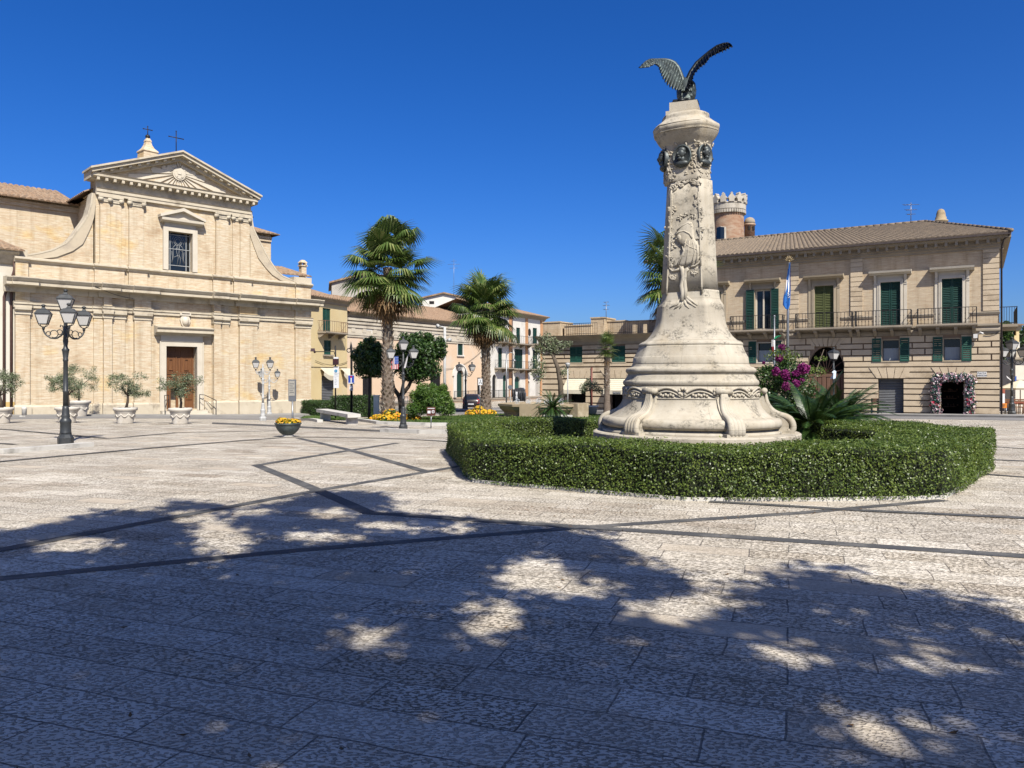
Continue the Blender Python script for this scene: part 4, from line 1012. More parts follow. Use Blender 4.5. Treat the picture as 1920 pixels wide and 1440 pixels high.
def flatwin(root, fac, a, b, z0, z1, mat, sill=True, fr=None, name='window'):
    def f(mb):
        if fr:
            fac.box(mb, a-.12, a, -.2, .04, z0, z1+.12); fac.box(mb, b, b+.12, -.2, .04, z0, z1+.12); fac.box(mb, a, b, -.2, .04, z1, z1+.12)
        if sill: fac.box(mb, a-.2, b+.2, -.2, .16, z0-.14, z0)
        else: fac.box(mb, a-.02, b+.02, -.2, -.1, z0-.02, z0+.02)
    w = part(f, name, fr or M_corn, root)
    shutters(fac, w, a, b, z0, z1, mat, -.12)
def balcony(root, fac, a, b, z, mat=None, d=.9, h=.95, n=10):
    def s(mb):
        fac.prof(mb, a, b, [(0, z-.16), (d-.05, z-.16), (d, z-.1), (d, z), (0, z)])
        for q in (a+.15, (a+b)/2, b-.15): fac.prof(mb, q-.08, q+.08, [(0, z-.55), (.25, z-.5), (d*.8, z-.2), (d*.8, z-.155), (0, z-.155)])
    o = part(s, 'balcony', M_corn, root); part(lambda mb: railing(mb, fac, a, b, d-.06, z, h, n, False), 'railing', mat or M_iron, o, False)
# yellow house beside the church
yf = Fac(-17.3, 66, .361, .933); yt, yz = yf.t, yf.z; ya, yb = yt(575), yt(651); yev = yz(617, 561)
yel = thing('yellow_house', yf.p((ya+yb)/2, 0, -1), 'narrow yellow house with green shutters, one balcony and roller shutters next to the church', 'house')
h1 = (yt(605), yt(620), yz(612, 623), yz(612, 578)); h2 = (yt(607.5), yt(621), yz(614, 665), yz(614, 638)); s1 = (yt(603), yt(627), -1.4, yz(615, 705)); s2 = (yt(641), yt(653), -1.4, yz(648, 705))
block(yel, yf, ya, yb, -1.5, yev-.3, [h1, h2, s1], M_yel)
flatwin(yel, yf, *h1, M_green, False); flatwin(yel, yf, *h2, M_green); balcony(yel, yf, yt(595), yt(637), h1[2], plain('rusty_rail', (.25, .15, .10), (.2, .12, .08), 3, .7))
def rollers(a, b, z0, z1, fac, mat, root):
    def f(mb):
        z = z0
        while z < z1: fac.prof(mb, a, b, [(-.2, z), (-.13, z+.03), (-.13, z+.09), (-.2, z+.13)]); z += .14
    part(f, 'roller_shutter', mat, root, False)
rollers(*s1, yf, M_shut, yel); rollers(s2[0], s2[1], s2[2], s2[3], yf, M_greyr, yel)
part(lambda mb: yf.box(mb, ya, yb, -.1, .06, yz(610, 686)-.1, yz(610, 686)+.05), 'string_course', M_yel, yel)
eaves(yel, yf, ya, yb, yev, 1.6, 5, mat=M_rtile)
for a, b in ((yt(599), yt(628)), (yt(637), yt(655))):
    def tatter(mb):
        z = yz(615, 690); n = 8
        for i in range(n):
            q0, q1 = a+(b-a)*i/n, a+(b-a)*(i+1)/n; s0, s1_ = .35*math.sin(PI*i/n), .35*math.sin(PI*(i+1)/n)
            mb.poly(yf.p(q0, .1, z), yf.p(q1, .1, z), yf.p(q1, .5, z-.35-s1_), yf.p(q0, .5, z-.35-s0)); mb.poly(yf.p(q0, .5, z-.35-s0), yf.p(q1, .5, z-.35-s1_), yf.p(q1, .45, z-.65-s1_*1.3), yf.p(q0, .45, z-.65-s0*1.3))
    part(tatter, 'torn_awning', M_awn, yel, False)
# grey house behind it
bf = Fac(*W(622, 560, 88).xy, .97, .24)
gh = thing('grey_house', bf.p(2, 0, -1), 'plain grey gabled house showing its roof edge behind the left palm', 'house')
part(lambda mb: bf.plate(mb, [(0, -1), (7, -1), (7, bf.z(690, 520)), (3.5, bf.z(660, 515)), (0, bf.z(624, 531))], -8, 0), 'wall', M_greyr, gh)
part(lambda mb: bf.plate(mb, [(-.3, bf.z(624, 532)), (3.5, bf.z(660, 515)+.02), (7.3, bf.z(690, 520)), (7.3, bf.z(690, 520)+.2), (3.5, bf.z(660, 515)+.25), (-.3, bf.z(624, 532)+.2)], -8.3, .3), 'roof', M_tile, gh)
# long peach house
lf = Fac(*W(651, 600, 74).xy, .538, .843); lt, lz = lf.t, lf.z; la, lb = 0.0, lt(921); lev = lz(775, 597)
lo_ = thing('peach_house', lf.p(12, 0, -1), 'long peach plastered house with a heavy white cornice, tile roof and arched green door', 'house')
lw = [(lt(682.5), lt(696), lz(690, 662), lz(690, 620)), (lt(809), lt(820), lz(815, 664), lz(815, 628)), (lt(858), lt(867.5), lz(863, 666), lz(863, 631)), (lt(902), lt(910), lz(906, 668), lz(906, 634))]
ld = (lt(855), lt(868), lz(861, 745), lz(861, 693), lz(861, 705)); lx = [(lt(680), lt(698), lz(690, 752), lz(690, 706)), (lt(807), lt(826), lz(815, 745), lz(815, 700)), (lt(895), lt(901), lz(898, 740), lz(898, 708))]
block(lo_, lf, la, lb, -1.5, lev-.3, lw+[ld]+lx, M_peach, 12)
for i, q in enumerate(lw): flatwin(lo_, lf, *q, M_dgreen if i else M_green, True, M_white)
for q in lx: flatwin(lo_, lf, *q, M_iron, False, None, 'ground_window')
def entl(mb):
    z = lz(775, 598)
    for dz, h, o in ((-.5, .22, .22), (-.85, .2, .16), (-1.2, .22, .12), (-1.9, .25, .14), (-2.2, .14, .09)): lf.box(mb, la-.05, lb+.05, -.1, o, z+dz-h, z+dz)
    lf.box(mb, la, lb, -.1, .03, z-2.0, z-.5)
    n = 16
    for i in range(n):
        q = la+(lb-la)*(i+.5)/n; lf.box(mb, q-.25, q+.25, -.1, .08, z-1.85, z-1.25)
part(entl, 'cornice', plain('weathered_cream_mouldings', (.66, .59, .47), (.56, .49, .38), .9, .9, dirt=(.40, .35, .27), dscale=.8), lo_)
def surr(mb):
    a, b, z0, z1, zs = ld
    for o, dd in ((.0, .12), (.55, .2)):
        w_ = .6 if o == 0 else .18; k = 14; m = (a+b)/2; r0, r1 = (b-a)/2+o, (b-a)/2+o+w_; rz = z1-zs+o
        for i in range(k):
            c0, c1 = PI*i/k, PI*(i+1)/k
            lf.plate(mb, [(m-r0*math.cos(c0), zs+rz*math.sin(c0)), (m-r0*math.cos(c1), zs+rz*math.sin(c1)), (m-r1*math.cos(c1), zs+(rz+w_*.8)*math.sin(c1)), (m-r1*math.cos(c0), zs+(rz+w_*.8)*math.sin(c0))], -.1, dd)
    for q0, q1 in ((a-.6, a), (b, b+.6)): lf.box(mb, q0, q1, -.1, .12, z0, zs)
dsr = part(surr, 'doorway', M_white, lo_); part(lambda mb: [lf.box(mb, ld[0]+(ld[1]-ld[0])*i/6+.01, ld[0]+(ld[1]-ld[0])*(i+1)/6-.01, -.25, -.18, ld[2], ld[3]) for i in range(6)], 'door', M_dgreen, dsr)
eaves(lo_, lf, la, lb, lev, 2.3, 6.5, .6)
# white gabled house further back
wg = Fac(*W(797, 560, 112).xy, 1, .12)
gb = thing('white_gabled_house', wg.p(2.4, 0, -1), 'white gabled house with two tiny dark windows rising above the peach house roof', 'house')
gx = [wg.t(x) for x in (792, 832, 870)]
part(lambda mb: wg.plate(mb, [(gx[0], -1), (gx[2], -1), (gx[2], wg.z(862, 559)), (gx[1], wg.z(832, 551)), (gx[0], wg.z(797, 560))], -10, 0), 'wall', M_white, gb)
part(lambda mb: wg.plate(mb, [(gx[0]-.3, wg.z(796, 560.5)), (gx[1], wg.z(832, 551)+.02), (gx[2]+.3, wg.z(863, 559.5)), (gx[2]+.3, wg.z(863, 559.5)+.2), (gx[1], wg.z(832, 551)+.24), (gx[0]-.3, wg.z(796, 560.5)+.2)], -10.3, .35), 'roof', M_tile, gb)
for a, b, c, e in ((805, 814, 570, 564.5), (841, 846, 578, 570)): part(lambda mb: wg.box(mb, wg.t(a), wg.t(b), -.1, .03, wg.z(a, c), wg.z(a, e)), 'window', M_dark, gb)
f = W(851, 555, 112); aerial('roof_aerial', f, H-(486-HY)/F*112, 'tall thin lattice aerial above the white gable beside the second palm', [(H-(496-HY)/F*112, .9), (H-(503-HY)/F*112, .6), (H-(490-HY)/F*112, .4)])
# white house with balconies
wf = Fac(*W(920, 650, 93).xy, .49, .872); wt, wz = wf.t, wf.z; wa, wb = 0.0, wt(1021); wev = wz(1000, 592.5)
wh_ = thing('white_balcony_house', wf.p(6, 0, -1), 'tall white house with terracotta strips and small iron balconies at the end of the square', 'house')
bd = [(931, 945, 642, 615), (934, 941.5, 689, 652), (968, 975.5, 645, 614), (965, 980, 691, 654), (999, 1007, 645, 614.5), (999, 1008, 692, 656)]
gd = [(923, 931, 746, 702, 712), (943, 950, 748, 702, 709), (965, 975, 745, 706, 713), (987, 993, 745, 714, 719), (1004, 1013, 745, 708, 714)]
hb = [(wt(a), wt(b), wz(a, c), wz(a, e)) for a, b, c, e in bd]+[(wt(a), wt(b), wz(a, c), wz(a, e), wz(a, s)) for a, b, c, e, s in gd]
block(wh_, wf, wa, wb, -1.5, wev-.3, hb, M_white, 12)
for (a, b, c, e), q in zip(bd, hb): flatwin(wh_, wf, *q, M_dgreen, False)
for i, (a, b, c, e, s) in enumerate(gd): part(lambda mb: wf.box(mb, wt(a)-.05, wt(b)+.05, -.26, -.2, wz(a, c), wz(a, e)+.1), 'door', (M_iron, M_green, M_green, M_dgreen, M_greyr)[i], wh_)
for a, b, y in ((928, 956, 642), (927, 956, 690), (961, 989, 645), (962, 989, 692), (996, 1012, 645), (996, 1013, 692)): balcony(wh_, wf, wt(a), wt(b), wz((a+b)/2, y), M_iron, .9, .95, 9)
part(lambda mb: [wf.box(mb, wt(a), wt(b), -.1, .07, -1.5, wev-.3) for a, b in ((954, 958.5), (985, 989.5), (1013, 1020))], 'terracotta_strip', M_orange, wh_)
part(lambda mb: mb.tube([wf.p(wt(959.5), .1, -1), wf.p(wt(959.5), .1, wev-.4)], .07, 6), 'downpipe', M_copper, wh_)
part(lambda mb: wf.plate(mb, [(wt(992.5)+.42*math.cos(a), wz(992, 623)+.5*math.sin(a)) for a in [2*PI*i/12 for i in range(12)]], -.05, .03), 'round_window', M_dark, wh_)
eaves(wh_, wf, wa, wb, wev, 1.6, 5, .7, hip1=4)
# raised footway with its retaining wall and railings in front of the houses
wl_ = thing('retaining_wall', lf.p(14, 3.2, -1), 'low rubble retaining wall holding the raised footway below the peach house', 'wall')
zf = lz(861, 749)
part(lambda mb: lf.box(mb, lt(700), lt(955)+6, .1, 3.2, -1.6, zf), 'masonry', M_stonewall, wl_); part(lambda mb: lf.box(mb, lt(700)-.05, lt(955)+6, .12, 3.25, zf, zf+.1), 'coping', M_corn, wl_)
for a, b, lab in ((752, 845, 'iron railing on the footway behind the green bush'), (852, 908, 'iron railing on the footway before the arched green door'), (912, 985, 'iron railing on the footway between the second palm and the fountain')):
    q0, q1 = lf.t(a, 3.0), lf.t(b, 3.0)
    rg = thing('railing', lf.p((q0+q1)/2, 3.0, zf), lab, 'railing', 'railings of the raised footway')
    part(lambda mb: [mb.tube([lf.p(q0, 3.0, zf+z), lf.p(q1, 3.0, zf+z)], .025, 5) for z in (.2, 1.05)], 'rail', M_iron, rg); n = int((q1-q0)/.16)
    part(lambda mb: [mb.tube([lf.p(q0+(q1-q0)*i/n, 3.0, zf+.1), lf.p(q0+(q1-q0)*i/n, 3.0, zf+1.05)], .012 if i % 8 else .03, 4) for i in range(n+1)], 'bars', M_iron, rg, False)
# railing with white pillar left of the first palm
rg = thing('railing', at(730, 52), 'grey railing with a white end pillar between the clipped hedge and the first palm', 'railing', 'railings of the raised footway')
A, B = at(706, 44.5), at(765, 58)
part(lambda mb: [mb.tube([A+Vector((0, 0, z)), B+Vector((0, 0, z))], .025, 5) for z in (.25, 1.25)]+[mb.tube([A.lerp(B, i/30)+Vector((0, 0, .25)), A.lerp(B, i/30)+Vector((0, 0, 1.25))], .014, 4) for i in range(31)], 'rail', M_alu, rg, False)
part(lambda mb: [mb.cbox(A, .3, .3, 1.35), mb.cbox(A+Vector((0, 0, 1.35)), .38, .38, .07)], 'pillar', M_white, rg)
# houses seen past the right-hand corner of the palazzo
fr_ = Fac(*W(1886, 700, 68).xy, 1, -.12)
yh = thing('corner_house', fr_.p(2, 0, -1), 'yellow upper storey with a small dark window and tile eaves past the palazzo corner', 'house')
q0, q1 = fr_.t(1885), fr_.t(1911); ztp = fr_.z(1900, 612)
block(yh, fr_, q0, q1, -1.2, ztp, [(fr_.t(1898.5), fr_.t(1905.5), fr_.z(1900, 629), fr_.z(1900, 618))], M_yel, 8); gl(yh, fr_, fr_.t(1898.5), fr_.t(1905.5), fr_.z(1900, 629), fr_.z(1900, 618)); eaves(yh, fr_, q0, q1, ztp+.1, .35, 3, .4)
def lowroof(mb): tiles(mb, fr_.p(fr_.t(1890, 2), 2, fr_.z(1890, 641, 2)), fr_.p(fr_.t(1906, 2), 2, fr_.z(1906, 639, 2)), fr_.p(fr_.t(1902, .3), .1, fr_.z(1906, 631, .1)), fr_.p(fr_.t(1892, .3), .1, fr_.z(1890, 632, .1)))
part(lowroof, 'lower_roof', M_tile, yh, False)
part(lambda mb: fr_.box(mb, q0, fr_.t(1912, 1.6), 0, 1.6, -1.2, fr_.z(1895, 641, 1.6)), 'lower_wall', M_white, yh)
ff = Fac(*W(1904, 700, 58).xy, 1, -.1)
ch_ = thing('cream_house', ff.p(3, 0, -1), 'cream house front with a roof terrace balustrade at the far right of the square', 'house')
block(ch_, ff, 0, 9, -1.2, ff.z(1910, 674), [(1.2, 2.2, -1, 1.6)], M_cream, 8); part(lambda mb: ff.box(mb, 1.1, 2.3, -.3, -.2, -1, 1.7), 'door', M_wood, ch_)
part(lambda mb: [ff.box(mb, -.2, 9, -.1, .35, ff.z(1910, 674), ff.z(1910, 670)), ff.box(mb, -.05, 9, -.1, .12, ff.z(1910, 714)-.05, ff.z(1910, 714)+.08)], 'cornice', M_corn, ch_)
part(lambda mb: [ff.box(mb, i*1.1, i*1.1+.28, -.2, .1, ff.z(1910, 670), ff.z(1910, 654)) for i in range(8)]+[ff.box(mb, 0, 9, -.12, .02, ff.z(1910, 655), ff.z(1910, 652))], 'balustrade', M_stone, ch_)
# flank balcony of the palazzo
fb = Fac(*pa.p(tR, -5, 0).xy, -pa.nx, -pa.ny)
def flank(mb):
    A_, B_ = pa.p(tR, -1.2, ZSL), pa.p(tR+.95, -1.2, ZSL); C_, D_ = pa.p(tR+.95, -6, ZSL), pa.p(tR, -6, ZSL); dz = Vector((0, 0, .16))
    mb.hexa([A_-dz, B_-dz, C_-dz, D_-dz, A_, B_, C_, D_])
bal = part(flank, 'balcony', M_corn, pal)
def frail(mb):
    pts = [pa.p(tR, -1.25, 0), pa.p(tR+.9, -1.25, 0), pa.p(tR+.9, -5.9, 0)]
    for z in (.08, 1.0): mb.tube([p+Vector((0, 0, ZSL+z)) for p in pts], .022, 5, False)
    for (a, b, n) in ((pts[0], pts[1], 7), (pts[1], pts[2], 32)):
        for i in range(n+1):
            p = a.lerp(b, i/n); mb.tube([p+Vector((0, 0, ZSL)), p+Vector((0, 0, ZSL+1.0))], .014, 4, False)
part(frail, 'railing', M_iron, bal, False)
# ================================================================ monument
D = 15.5; S = D/F; MX, MY = (1296-CX)*S, D; mz0 = zg(MX, MY)
def mz(y): return H-(y-HY)*S
M_mon = None
def monmat():
    m, nt, b = nodes('weathered_travertine')
    v = coords(nt, 'Object')
    base = mixc(nt, ramp(nt, noise(nt, v, 1.4, 5), [(.35, 0.), (.65, 1.)]), (.50, .447, .355), (.57, .52, .425))
    lich = ramp(nt, noise(nt, coords(nt, 'Object', (1, 1, 1.6)), 2.3, 8, .72), [(.50, 0.), (.64, 1.)])
    fine = ramp(nt, noise(nt, v, 22, 5, .7), [(.42, 0.), (.58, 1.)])
    mm = N(nt, 'ShaderNodeMath', operation='MULTIPLY'); nt.links.new(lich, mm.inputs[0]); nt.links.new(fine, mm.inputs[1])
    o = mixc(nt, mm.outputs[0], base, (.16, .148, .122))
    och = ramp(nt, noise(nt, coords(nt, 'Object', (1, 1, .7)), 1.1, 6, .65), [(.55, 0.), (.75, .6)])
    o = mixc(nt, och, o, (.43, .34, .21))
    st = ramp(nt, noise(nt, coords(nt, 'Object', (7, 7, .5)), 1.0, 4, .6), [(.30, (.86, .84, .80)), (.6, (1.05, 1.05, 1.05))])
    o = mixc(nt, .7, o, st, 'MULTIPLY')
    sx = N(nt, 'ShaderNodeSeparateXYZ'); nt.links.new(v, sx.inputs[0])
    an = N(nt, 'ShaderNodeMath', operation='ARCTAN2'); nt.links.new(sx.outputs[1], an.inputs[0]); nt.links.new(sx.outputs[0], an.inputs[1])
    am = N(nt, 'ShaderNodeMath', operation='MULTIPLY'); nt.links.new(an.outputs[0], am.inputs[0]); am.inputs[1].default_value = 1.5
    cx_ = N(nt, 'ShaderNodeCombineXYZ'); nt.links.new(am.outputs[0], cx_.inputs[0]); nt.links.new(sx.outputs[2], cx_.inputs[1])
    bj = N(nt, 'ShaderNodeTexBrick', Scale=1.0); bj.inputs['Brick Width'].default_value = 1.18; bj.inputs['Row Height'].default_value = .83; bj.inputs['Mortar Size'].default_value = .004; bj.inputs['Mortar Smooth'].default_value = .6
    bj.inputs['Color1'].default_value = (.93, .92, .90, 1); bj.inputs['Color2'].default_value = (1.04, 1.03, 1.0, 1); bj.inputs['Mortar'].default_value = (.5, .46, .4, 1)
    nt.links.new(cx_.outputs[0], bj.inputs['Vector']); o = mixc(nt, .8, o, bj.outputs['Color'], 'MULTIPLY')
    nt.links.new(o, b.inputs['Base Color']); b.inputs['Roughness'].default_value = .85; b.inputs['Specular IOR Level'].default_value = .2
    bump(nt, b, noise(nt, v, 26, 6, .7), .2, .02); return m
M_mon = monmat()
mon = thing('monument', (MX, MY, mz0), 'tall pale stone monument with a carved tapering shaft, scroll feet and bronze medallions', 'monument')
# plan of the shaft: three wide faces and three narrow rounded ones
A0 = -PI/2            # towards the viewer
VA = [math.radians(a) for a in (-66, 10, 54, 130, 174, 250)]   # vertex angles, positive to the viewer's right
def polyk(th):
    """radius factor of the six-cornered plan at plan angle th"""
    a = (th-A0) % (2*PI)
    vs = [(v % (2*PI)) for v in VA]; vs.sort(); vs.append(vs[0]+2*PI)
    if a < vs[0]: a += 2*PI
    for p, q in zip(vs, vs[1:]):
        if p <= a <= q:
            h = (q-p)/2; m = (p+q)/2; fl = math.cos(h)/math.cos(a-m)
            if h < .5: return .35*fl+.65   # rounded narrow side
            return fl
    return 1.
def shp(w): return lambda t, z: w*polyk(t)+(1-w)
def ring(mb, prof, w0, w1=None, n=120, cx=MX, cy=MY, off=0):
    """prof: (image row, half width px); plan blends from six-cornered (w=1) to round (w=0)"""
    w1 = w0 if w1 is None else w1; k = len(prof)
    zs = [mz(y) for y, r in prof]
    def sh(t, z):
        f = (z-zs[0])/(zs[-1]-zs[0]+1e-6); w = w0+(w1-w0)*f
        return w*polyk(t)+(1-w)
    mb.lathe((cx, cy, 0), [(r*S, mz(y)+0*off) for y, r in prof], n, True, A0, True, sh)
def smooth_prof(pts, n=5):
    o = []
    for i in range(len(pts)-1):
        p0, p1, p2, p3 = pts[max(i-1, 0)], pts[i], pts[i+1], pts[min(i+2, len(pts)-1)]
        for k in range(n):
            t = k/n; o.append(tuple(.5*(2*b+(c-a)*t+(2*a-5*b+4*c-d)*t*t+(3*b-a-3*c+d)*t**3) for a, b, c, d in zip(p0, p1, p2, p3)))
    o.append(pts[-1]); return o
def mpart(fn, name, mat=None, parent=mon, fix=False):
    mb = MB(); fn(mb); o = mb.build(name, mat or M_mon, parent, uv=False)
    return tidy(o) if fix else o
mpart(lambda mb: (mb.lathe((MX+.06, MY, 0), [(2.03, mz0-.2), (2.03, mz(809.5)), (2.0, mz(807.5)), (1.7, mz(807))], 96, False)), 'platform')
def plinth_(mb):
    ring(mb, [(809, 166), (803, 166), (802.3, 163), (801.5, 156), (797.5, 155)], .22)
    ring(mb, smooth_prof([(798, 154), (797.6, 160), (795, 165.5), (790, 167.5), (784, 166), (780.5, 161), (779.5, 154), (778, 149)], 3), .28)
mpart(plinth_, 'bench_moulding')
mpart(lambda mb: ring(mb, smooth_prof([(778.5, 151), (777, 148), (770, 139.5), (762, 132.5), (752, 128), (745, 126.5)], 4), .30, .34), 'swept_base')
mpart(lambda mb: ring(mb, [(746, 127.5), (744.5, 128.5), (743, 126), (724, 125.5), (722, 123)], .34), 'carved_band')
def mould(mb):
    ring(mb, smooth_prof([(723, 123), (722, 126), (718.5, 127.6), (714.5, 127), (712.5, 124.5), (708, 121.5), (703, 119)], 3), .36)
    ring(mb, smooth_prof([(703, 118.5), (700.5, 119), (699, 121), (696, 122.5), (692, 121.5), (689.5, 117.5), (688, 112.5), (684, 110.5)], 3), .40)
    ring(mb, [(685, 110.5), (681, 109.5), (671, 108.2), (669.5, 106.5)], .45)
    ring(mb, smooth_prof([(671, 107.5), (665, 104.5), (658, 101), (650, 98)], 3), .5, .55)
    ring(mb, smooth_prof([(650.5, 95), (650, 98), (647.5, 99), (644.5, 97), (641, 90.5)], 3), .6)
mpart(mould, 'stepped_moulding')
mpart(lambda mb: ring(mb, smooth_prof([(642, 91), (636, 83), (628, 76), (619, 71), (608, 67), (596, 65), (584, 64), (577, 63.5), (572, 61), (567, 57.5), (560, 55.5), (548, 54)], 4), .62, 1.0), 'flared_foot')
CXs = MX-.05
mpart(lambda mb: mb.lathe((CXs+.03, MY, 0), [(54.5*S, mz(550)), (51.2*S, mz(500)), (48.2*S, mz(440)), (44.8*S, mz(380)), (43*S, mz(345))], 120, True, A0, True, shp(1.0)), 'shaft')
def capit(mb):
    ring(mb, smooth_prof([(346, 43.2), (340, 44.2), (325, 43.6), (300, 43.8), (286, 44.6), (279, 46.0)], 3), 1.0, 1.0, cx=CXs-.02)
    ring(mb, smooth_prof([(280, 45.5), (275, 49), (268, 54.5), (260, 59), (256, 60.5)], 4), 1.0, .55, cx=CXs-.02)
    ring(mb, [(257, 61), (255, 61.5), (254, 60), (252.5, 62.5), (246, 63), (243.5, 61.5)], .55, .55, cx=CXs-.03)
    ring(mb, smooth_prof([(244, 62), (241, 59.5), (236, 53), (231, 47), (228.5, 45.5), (222, 44.5), (219, 41)], 3), .55, .7, cx=CXs-.05)
mpart(capit, 'capital')
TOPX = CXs-.08; er = math.radians(-20)
def block_(mb):
    mb.cbox((TOPX, MY, mz(213.5)), 50*S, 50*S, 15.5*S, er); mb.cbox((TOPX-.01, MY, mz(223)), 60*S, 60*S, 8*S, er)
mpart(block_, 'eagle_block')
# feet
for i, a in enumerate((-50, 10, 70, 130, 190, 250)):
    th = A0+math.radians(a); ra, ta = Vector((math.cos(th), math.sin(th), 0)), Vector((-math.sin(th), math.cos(th), 0))
    c = Vector((MX+.05, MY, 0)); k = 1.0
    def foot(mb):
        path = smooth_prof([(126, 733), (128.5, 741), (130, 750), (134, 760), (142, 769), (152, 774.5), (162, 778), (170, 783), (174.5, 791), (175, 799), (172, 803.5), (166, 804)], 3)
        for off in (-.105, -.035, .035, .105):
            pts = []; rs = []
            for j, (r, y) in enumerate(path):
                f = j/(len(path)-1); spread = .35+.65*min(1, f*1.4); pts.append(c+ra*(r*S)+ta*(off*spread)+Vector((0, 0, mz(y)))); rs.append(.03+.034*min(1, f*1.6)-.012*max(0, f-.85)/.15)
            mb.tube(pts, rs, 8)
        v0 = [(118, 736), (118, 778), (150, 803), (160, 803)]
        pts = [(124, 738), (128, 752), (136, 765), (148, 774), (160, 780), (168, 790), (168, 803), (150, 803), (125, 803), (115, 750)]
        n = len(pts); vs = [c+ra*(r*S)+ta*(s*.13)+Vector((0, 0, mz(y))) for s in (-1, 1) for r, y in pts]
        mb.add(vs, [tuple(range(n))[::-1], tuple(range(n, 2*n))]+[(j, (j+1) % n, n+(j+1) % n, n+j) for j in range(n)])
        q = c+ra*(164*S); mb.cbox((q.x, q.y, mz(809)), .30, .40, mz(802)-mz(809), th)
        q = c+ra*(126*S); mb.tube([q+ta*(-.16)+Vector((0, 0, mz(732))), q+ta*.16+Vector((0, 0, mz(732)))], .06, 10)
    mpart(foot, 'scroll_foot')
def swags(mb):      # raised garland scrolls of the carved band
    for i, a in enumerate((-50, 10, 70, 130, 190, 250)):
        for h0, h1 in ((.04, .5), (.5, .96)):
            up_, lo = [], []
            for j in range(13):
                f = h0+(h1-h0)*j/12; th = A0+math.radians(a+60*f); w = .34*polyk(th)+.66; r = 127.2*S*w
                g = abs(math.sin(PI*(f-h0)/(h1-h0))); y = 741-12*g
                up_.append((MX+r*math.cos(th), MY+r*math.sin(th), mz(y-3))); lo.append((MX+r*math.cos(th), MY+r*math.sin(th), mz(y+3)))
            mb.tube(up_, .022, 6); mb.tube(lo, .017, 6)
            th = A0+math.radians(a+60*h1); r = 127*S*(.34*polyk(th)+.66)
            for k in range(7):
                b_ = 2*PI*k/7; tg = Vector((-math.sin(th), math.cos(th), 0)); p = Vector((MX+r*math.cos(th), MY+r*math.sin(th), mz(733)))+tg*(.07*math.cos(b_))+Vector((0, 0, .06*math.sin(b_))); mb.ball(p, .035, n=6, m=4)
            for k in range(6):
                f = h0+(h1-h0)*(.3+.4*k/5); th2 = A0+math.radians(a+60*f); r2 = 126.4*S*(.34*polyk(th2)+.66); mb.ball((MX+r2*math.cos(th2), MY+r2*math.sin(th2), mz(738+2*(k % 2))), .032, n=6, m=4)
mpart(swags, 'garland_relief')
# face frame of the visible wide face
fa = A0+math.radians(-28); fn_ = Vector((math.cos(fa), math.sin(fa), 0)); ft = Vector((-math.sin(fa), math.cos(fa), 0))
apo = math.cos(math.radians(38))
def rs_(y):
    pts = [(345, 43), (380, 44.8), (440, 48.2), (500, 51.2), (550, 54.5), (560, 55.5), (572, 61), (584, 64), (600, 66)]
    for (a, ra_), (b, rb_) in zip(pts, pts[1:]):
        if a <= y <= b: return (ra_+(rb_-ra_)*(y-a)/(b-a))*S
    return pts[-1][1]*S if y > 600 else pts[0][1]*S
def FP(u, y, o=0.0):   # u in px across the face, image row y, o metres proud
    return Vector((CXs+.03, MY, 0))+fn_*(rs_(y)*apo+o)+ft*(u*S)+Vector((0, 0, mz(y)))
def leafy(mb, pts, n, spread, sz=.03, r=random.Random(3)):
    for i in range(n):
        u, y = pts[r.randrange(len(pts))]; u += r.gauss(0, spread); y += r.gauss(0, spread)
        a = r.uniform(0, PI); rot = Matrix((ft*math.cos(a)+Vector((0, 0, math.sin(a))), -ft*math.sin(a)+Vector((0, 0, math.cos(a))), fn_)).transposed()
        mb.ball(FP(u, y, .008), sz*r.uniform(.8, 1.5), sz*.5, sz*.45, 7, 5, rot)
def tree_relief(mb):
    def tb(pp, r0, r1, o=.012): mb.tube([FP(u, y, o) for u, y in pp], [r0+(r1-r0)*i/(len(pp)-1) for i in range(len(pp))], 8)
    tb([(-2, 569), (-1, 555), (-4, 540), (-1, 525), (-3, 512), (-5, 506)], .055, .045, .02)
    tb([(3, 566), (3, 548), (1, 530), (3, 514), (8, 509)], .045, .035, .02)
    for pp in ([(-5, 508), (-14, 511), (-22, 512), (-28, 506)], [(-5, 509), (-10, 500), (-20, 503)], [(6, 511), (12, 505), (20, 505), (27, 500), (31, 492)], [(10, 506), (22, 498), (28, 488)]): tb(pp, .034, .014)
    for pp in ([(-4, 565), (-12, 575), (-24, 580)], [(-2, 567), (-8, 578), (-16, 583)], [(0, 567), (-2, 577), (-6, 583)], [(2, 567), (6, 577), (12, 583)], [(4, 565), (14, 574), (24, 581)], [(5, 562), (18, 571), (27, 578)]): tb(pp, .04, .008)
    for s, x in ((-1, -29), (1, 30)):
        tb([(x, 506), (x*.98, 480), (x*.95, 450), (x*.9, 420), (x*.85, 395), (x*.82, 370)], .022, .010)
    leafy(mb, [(-27, 395), (-24, 400), (-20, 396), (-27, 415), (-28, 430), (-27, 445), (-24, 458), (-26, 468), (-22, 470), (-28, 485), (-26, 500), (-22, 522), (-18, 526)], 120, 2.6, .034)
    leafy(mb, [(24, 385), (22, 378), (20, 390), (27, 405), (27, 420), (28, 440), (28, 455), (29, 470), (28, 485), (22, 515), (18, 520), (12, 412), (0, 411), (-10, 414), (18, 415)], 120, 2.6, .034)
    leafy(mb, [(-22, 356), (-14, 350), (-6, 346), (4, 345), (14, 348), (20, 354), (10, 338), (16, 330), (20, 318), (24, 305)], 110, 4, .045)
    leafy(mb, [(0, 605), (-6, 603), (4, 610), (14, 606), (20, 612)], 40, 3, .022)
mpart(tree_relief, 'tree_relief')
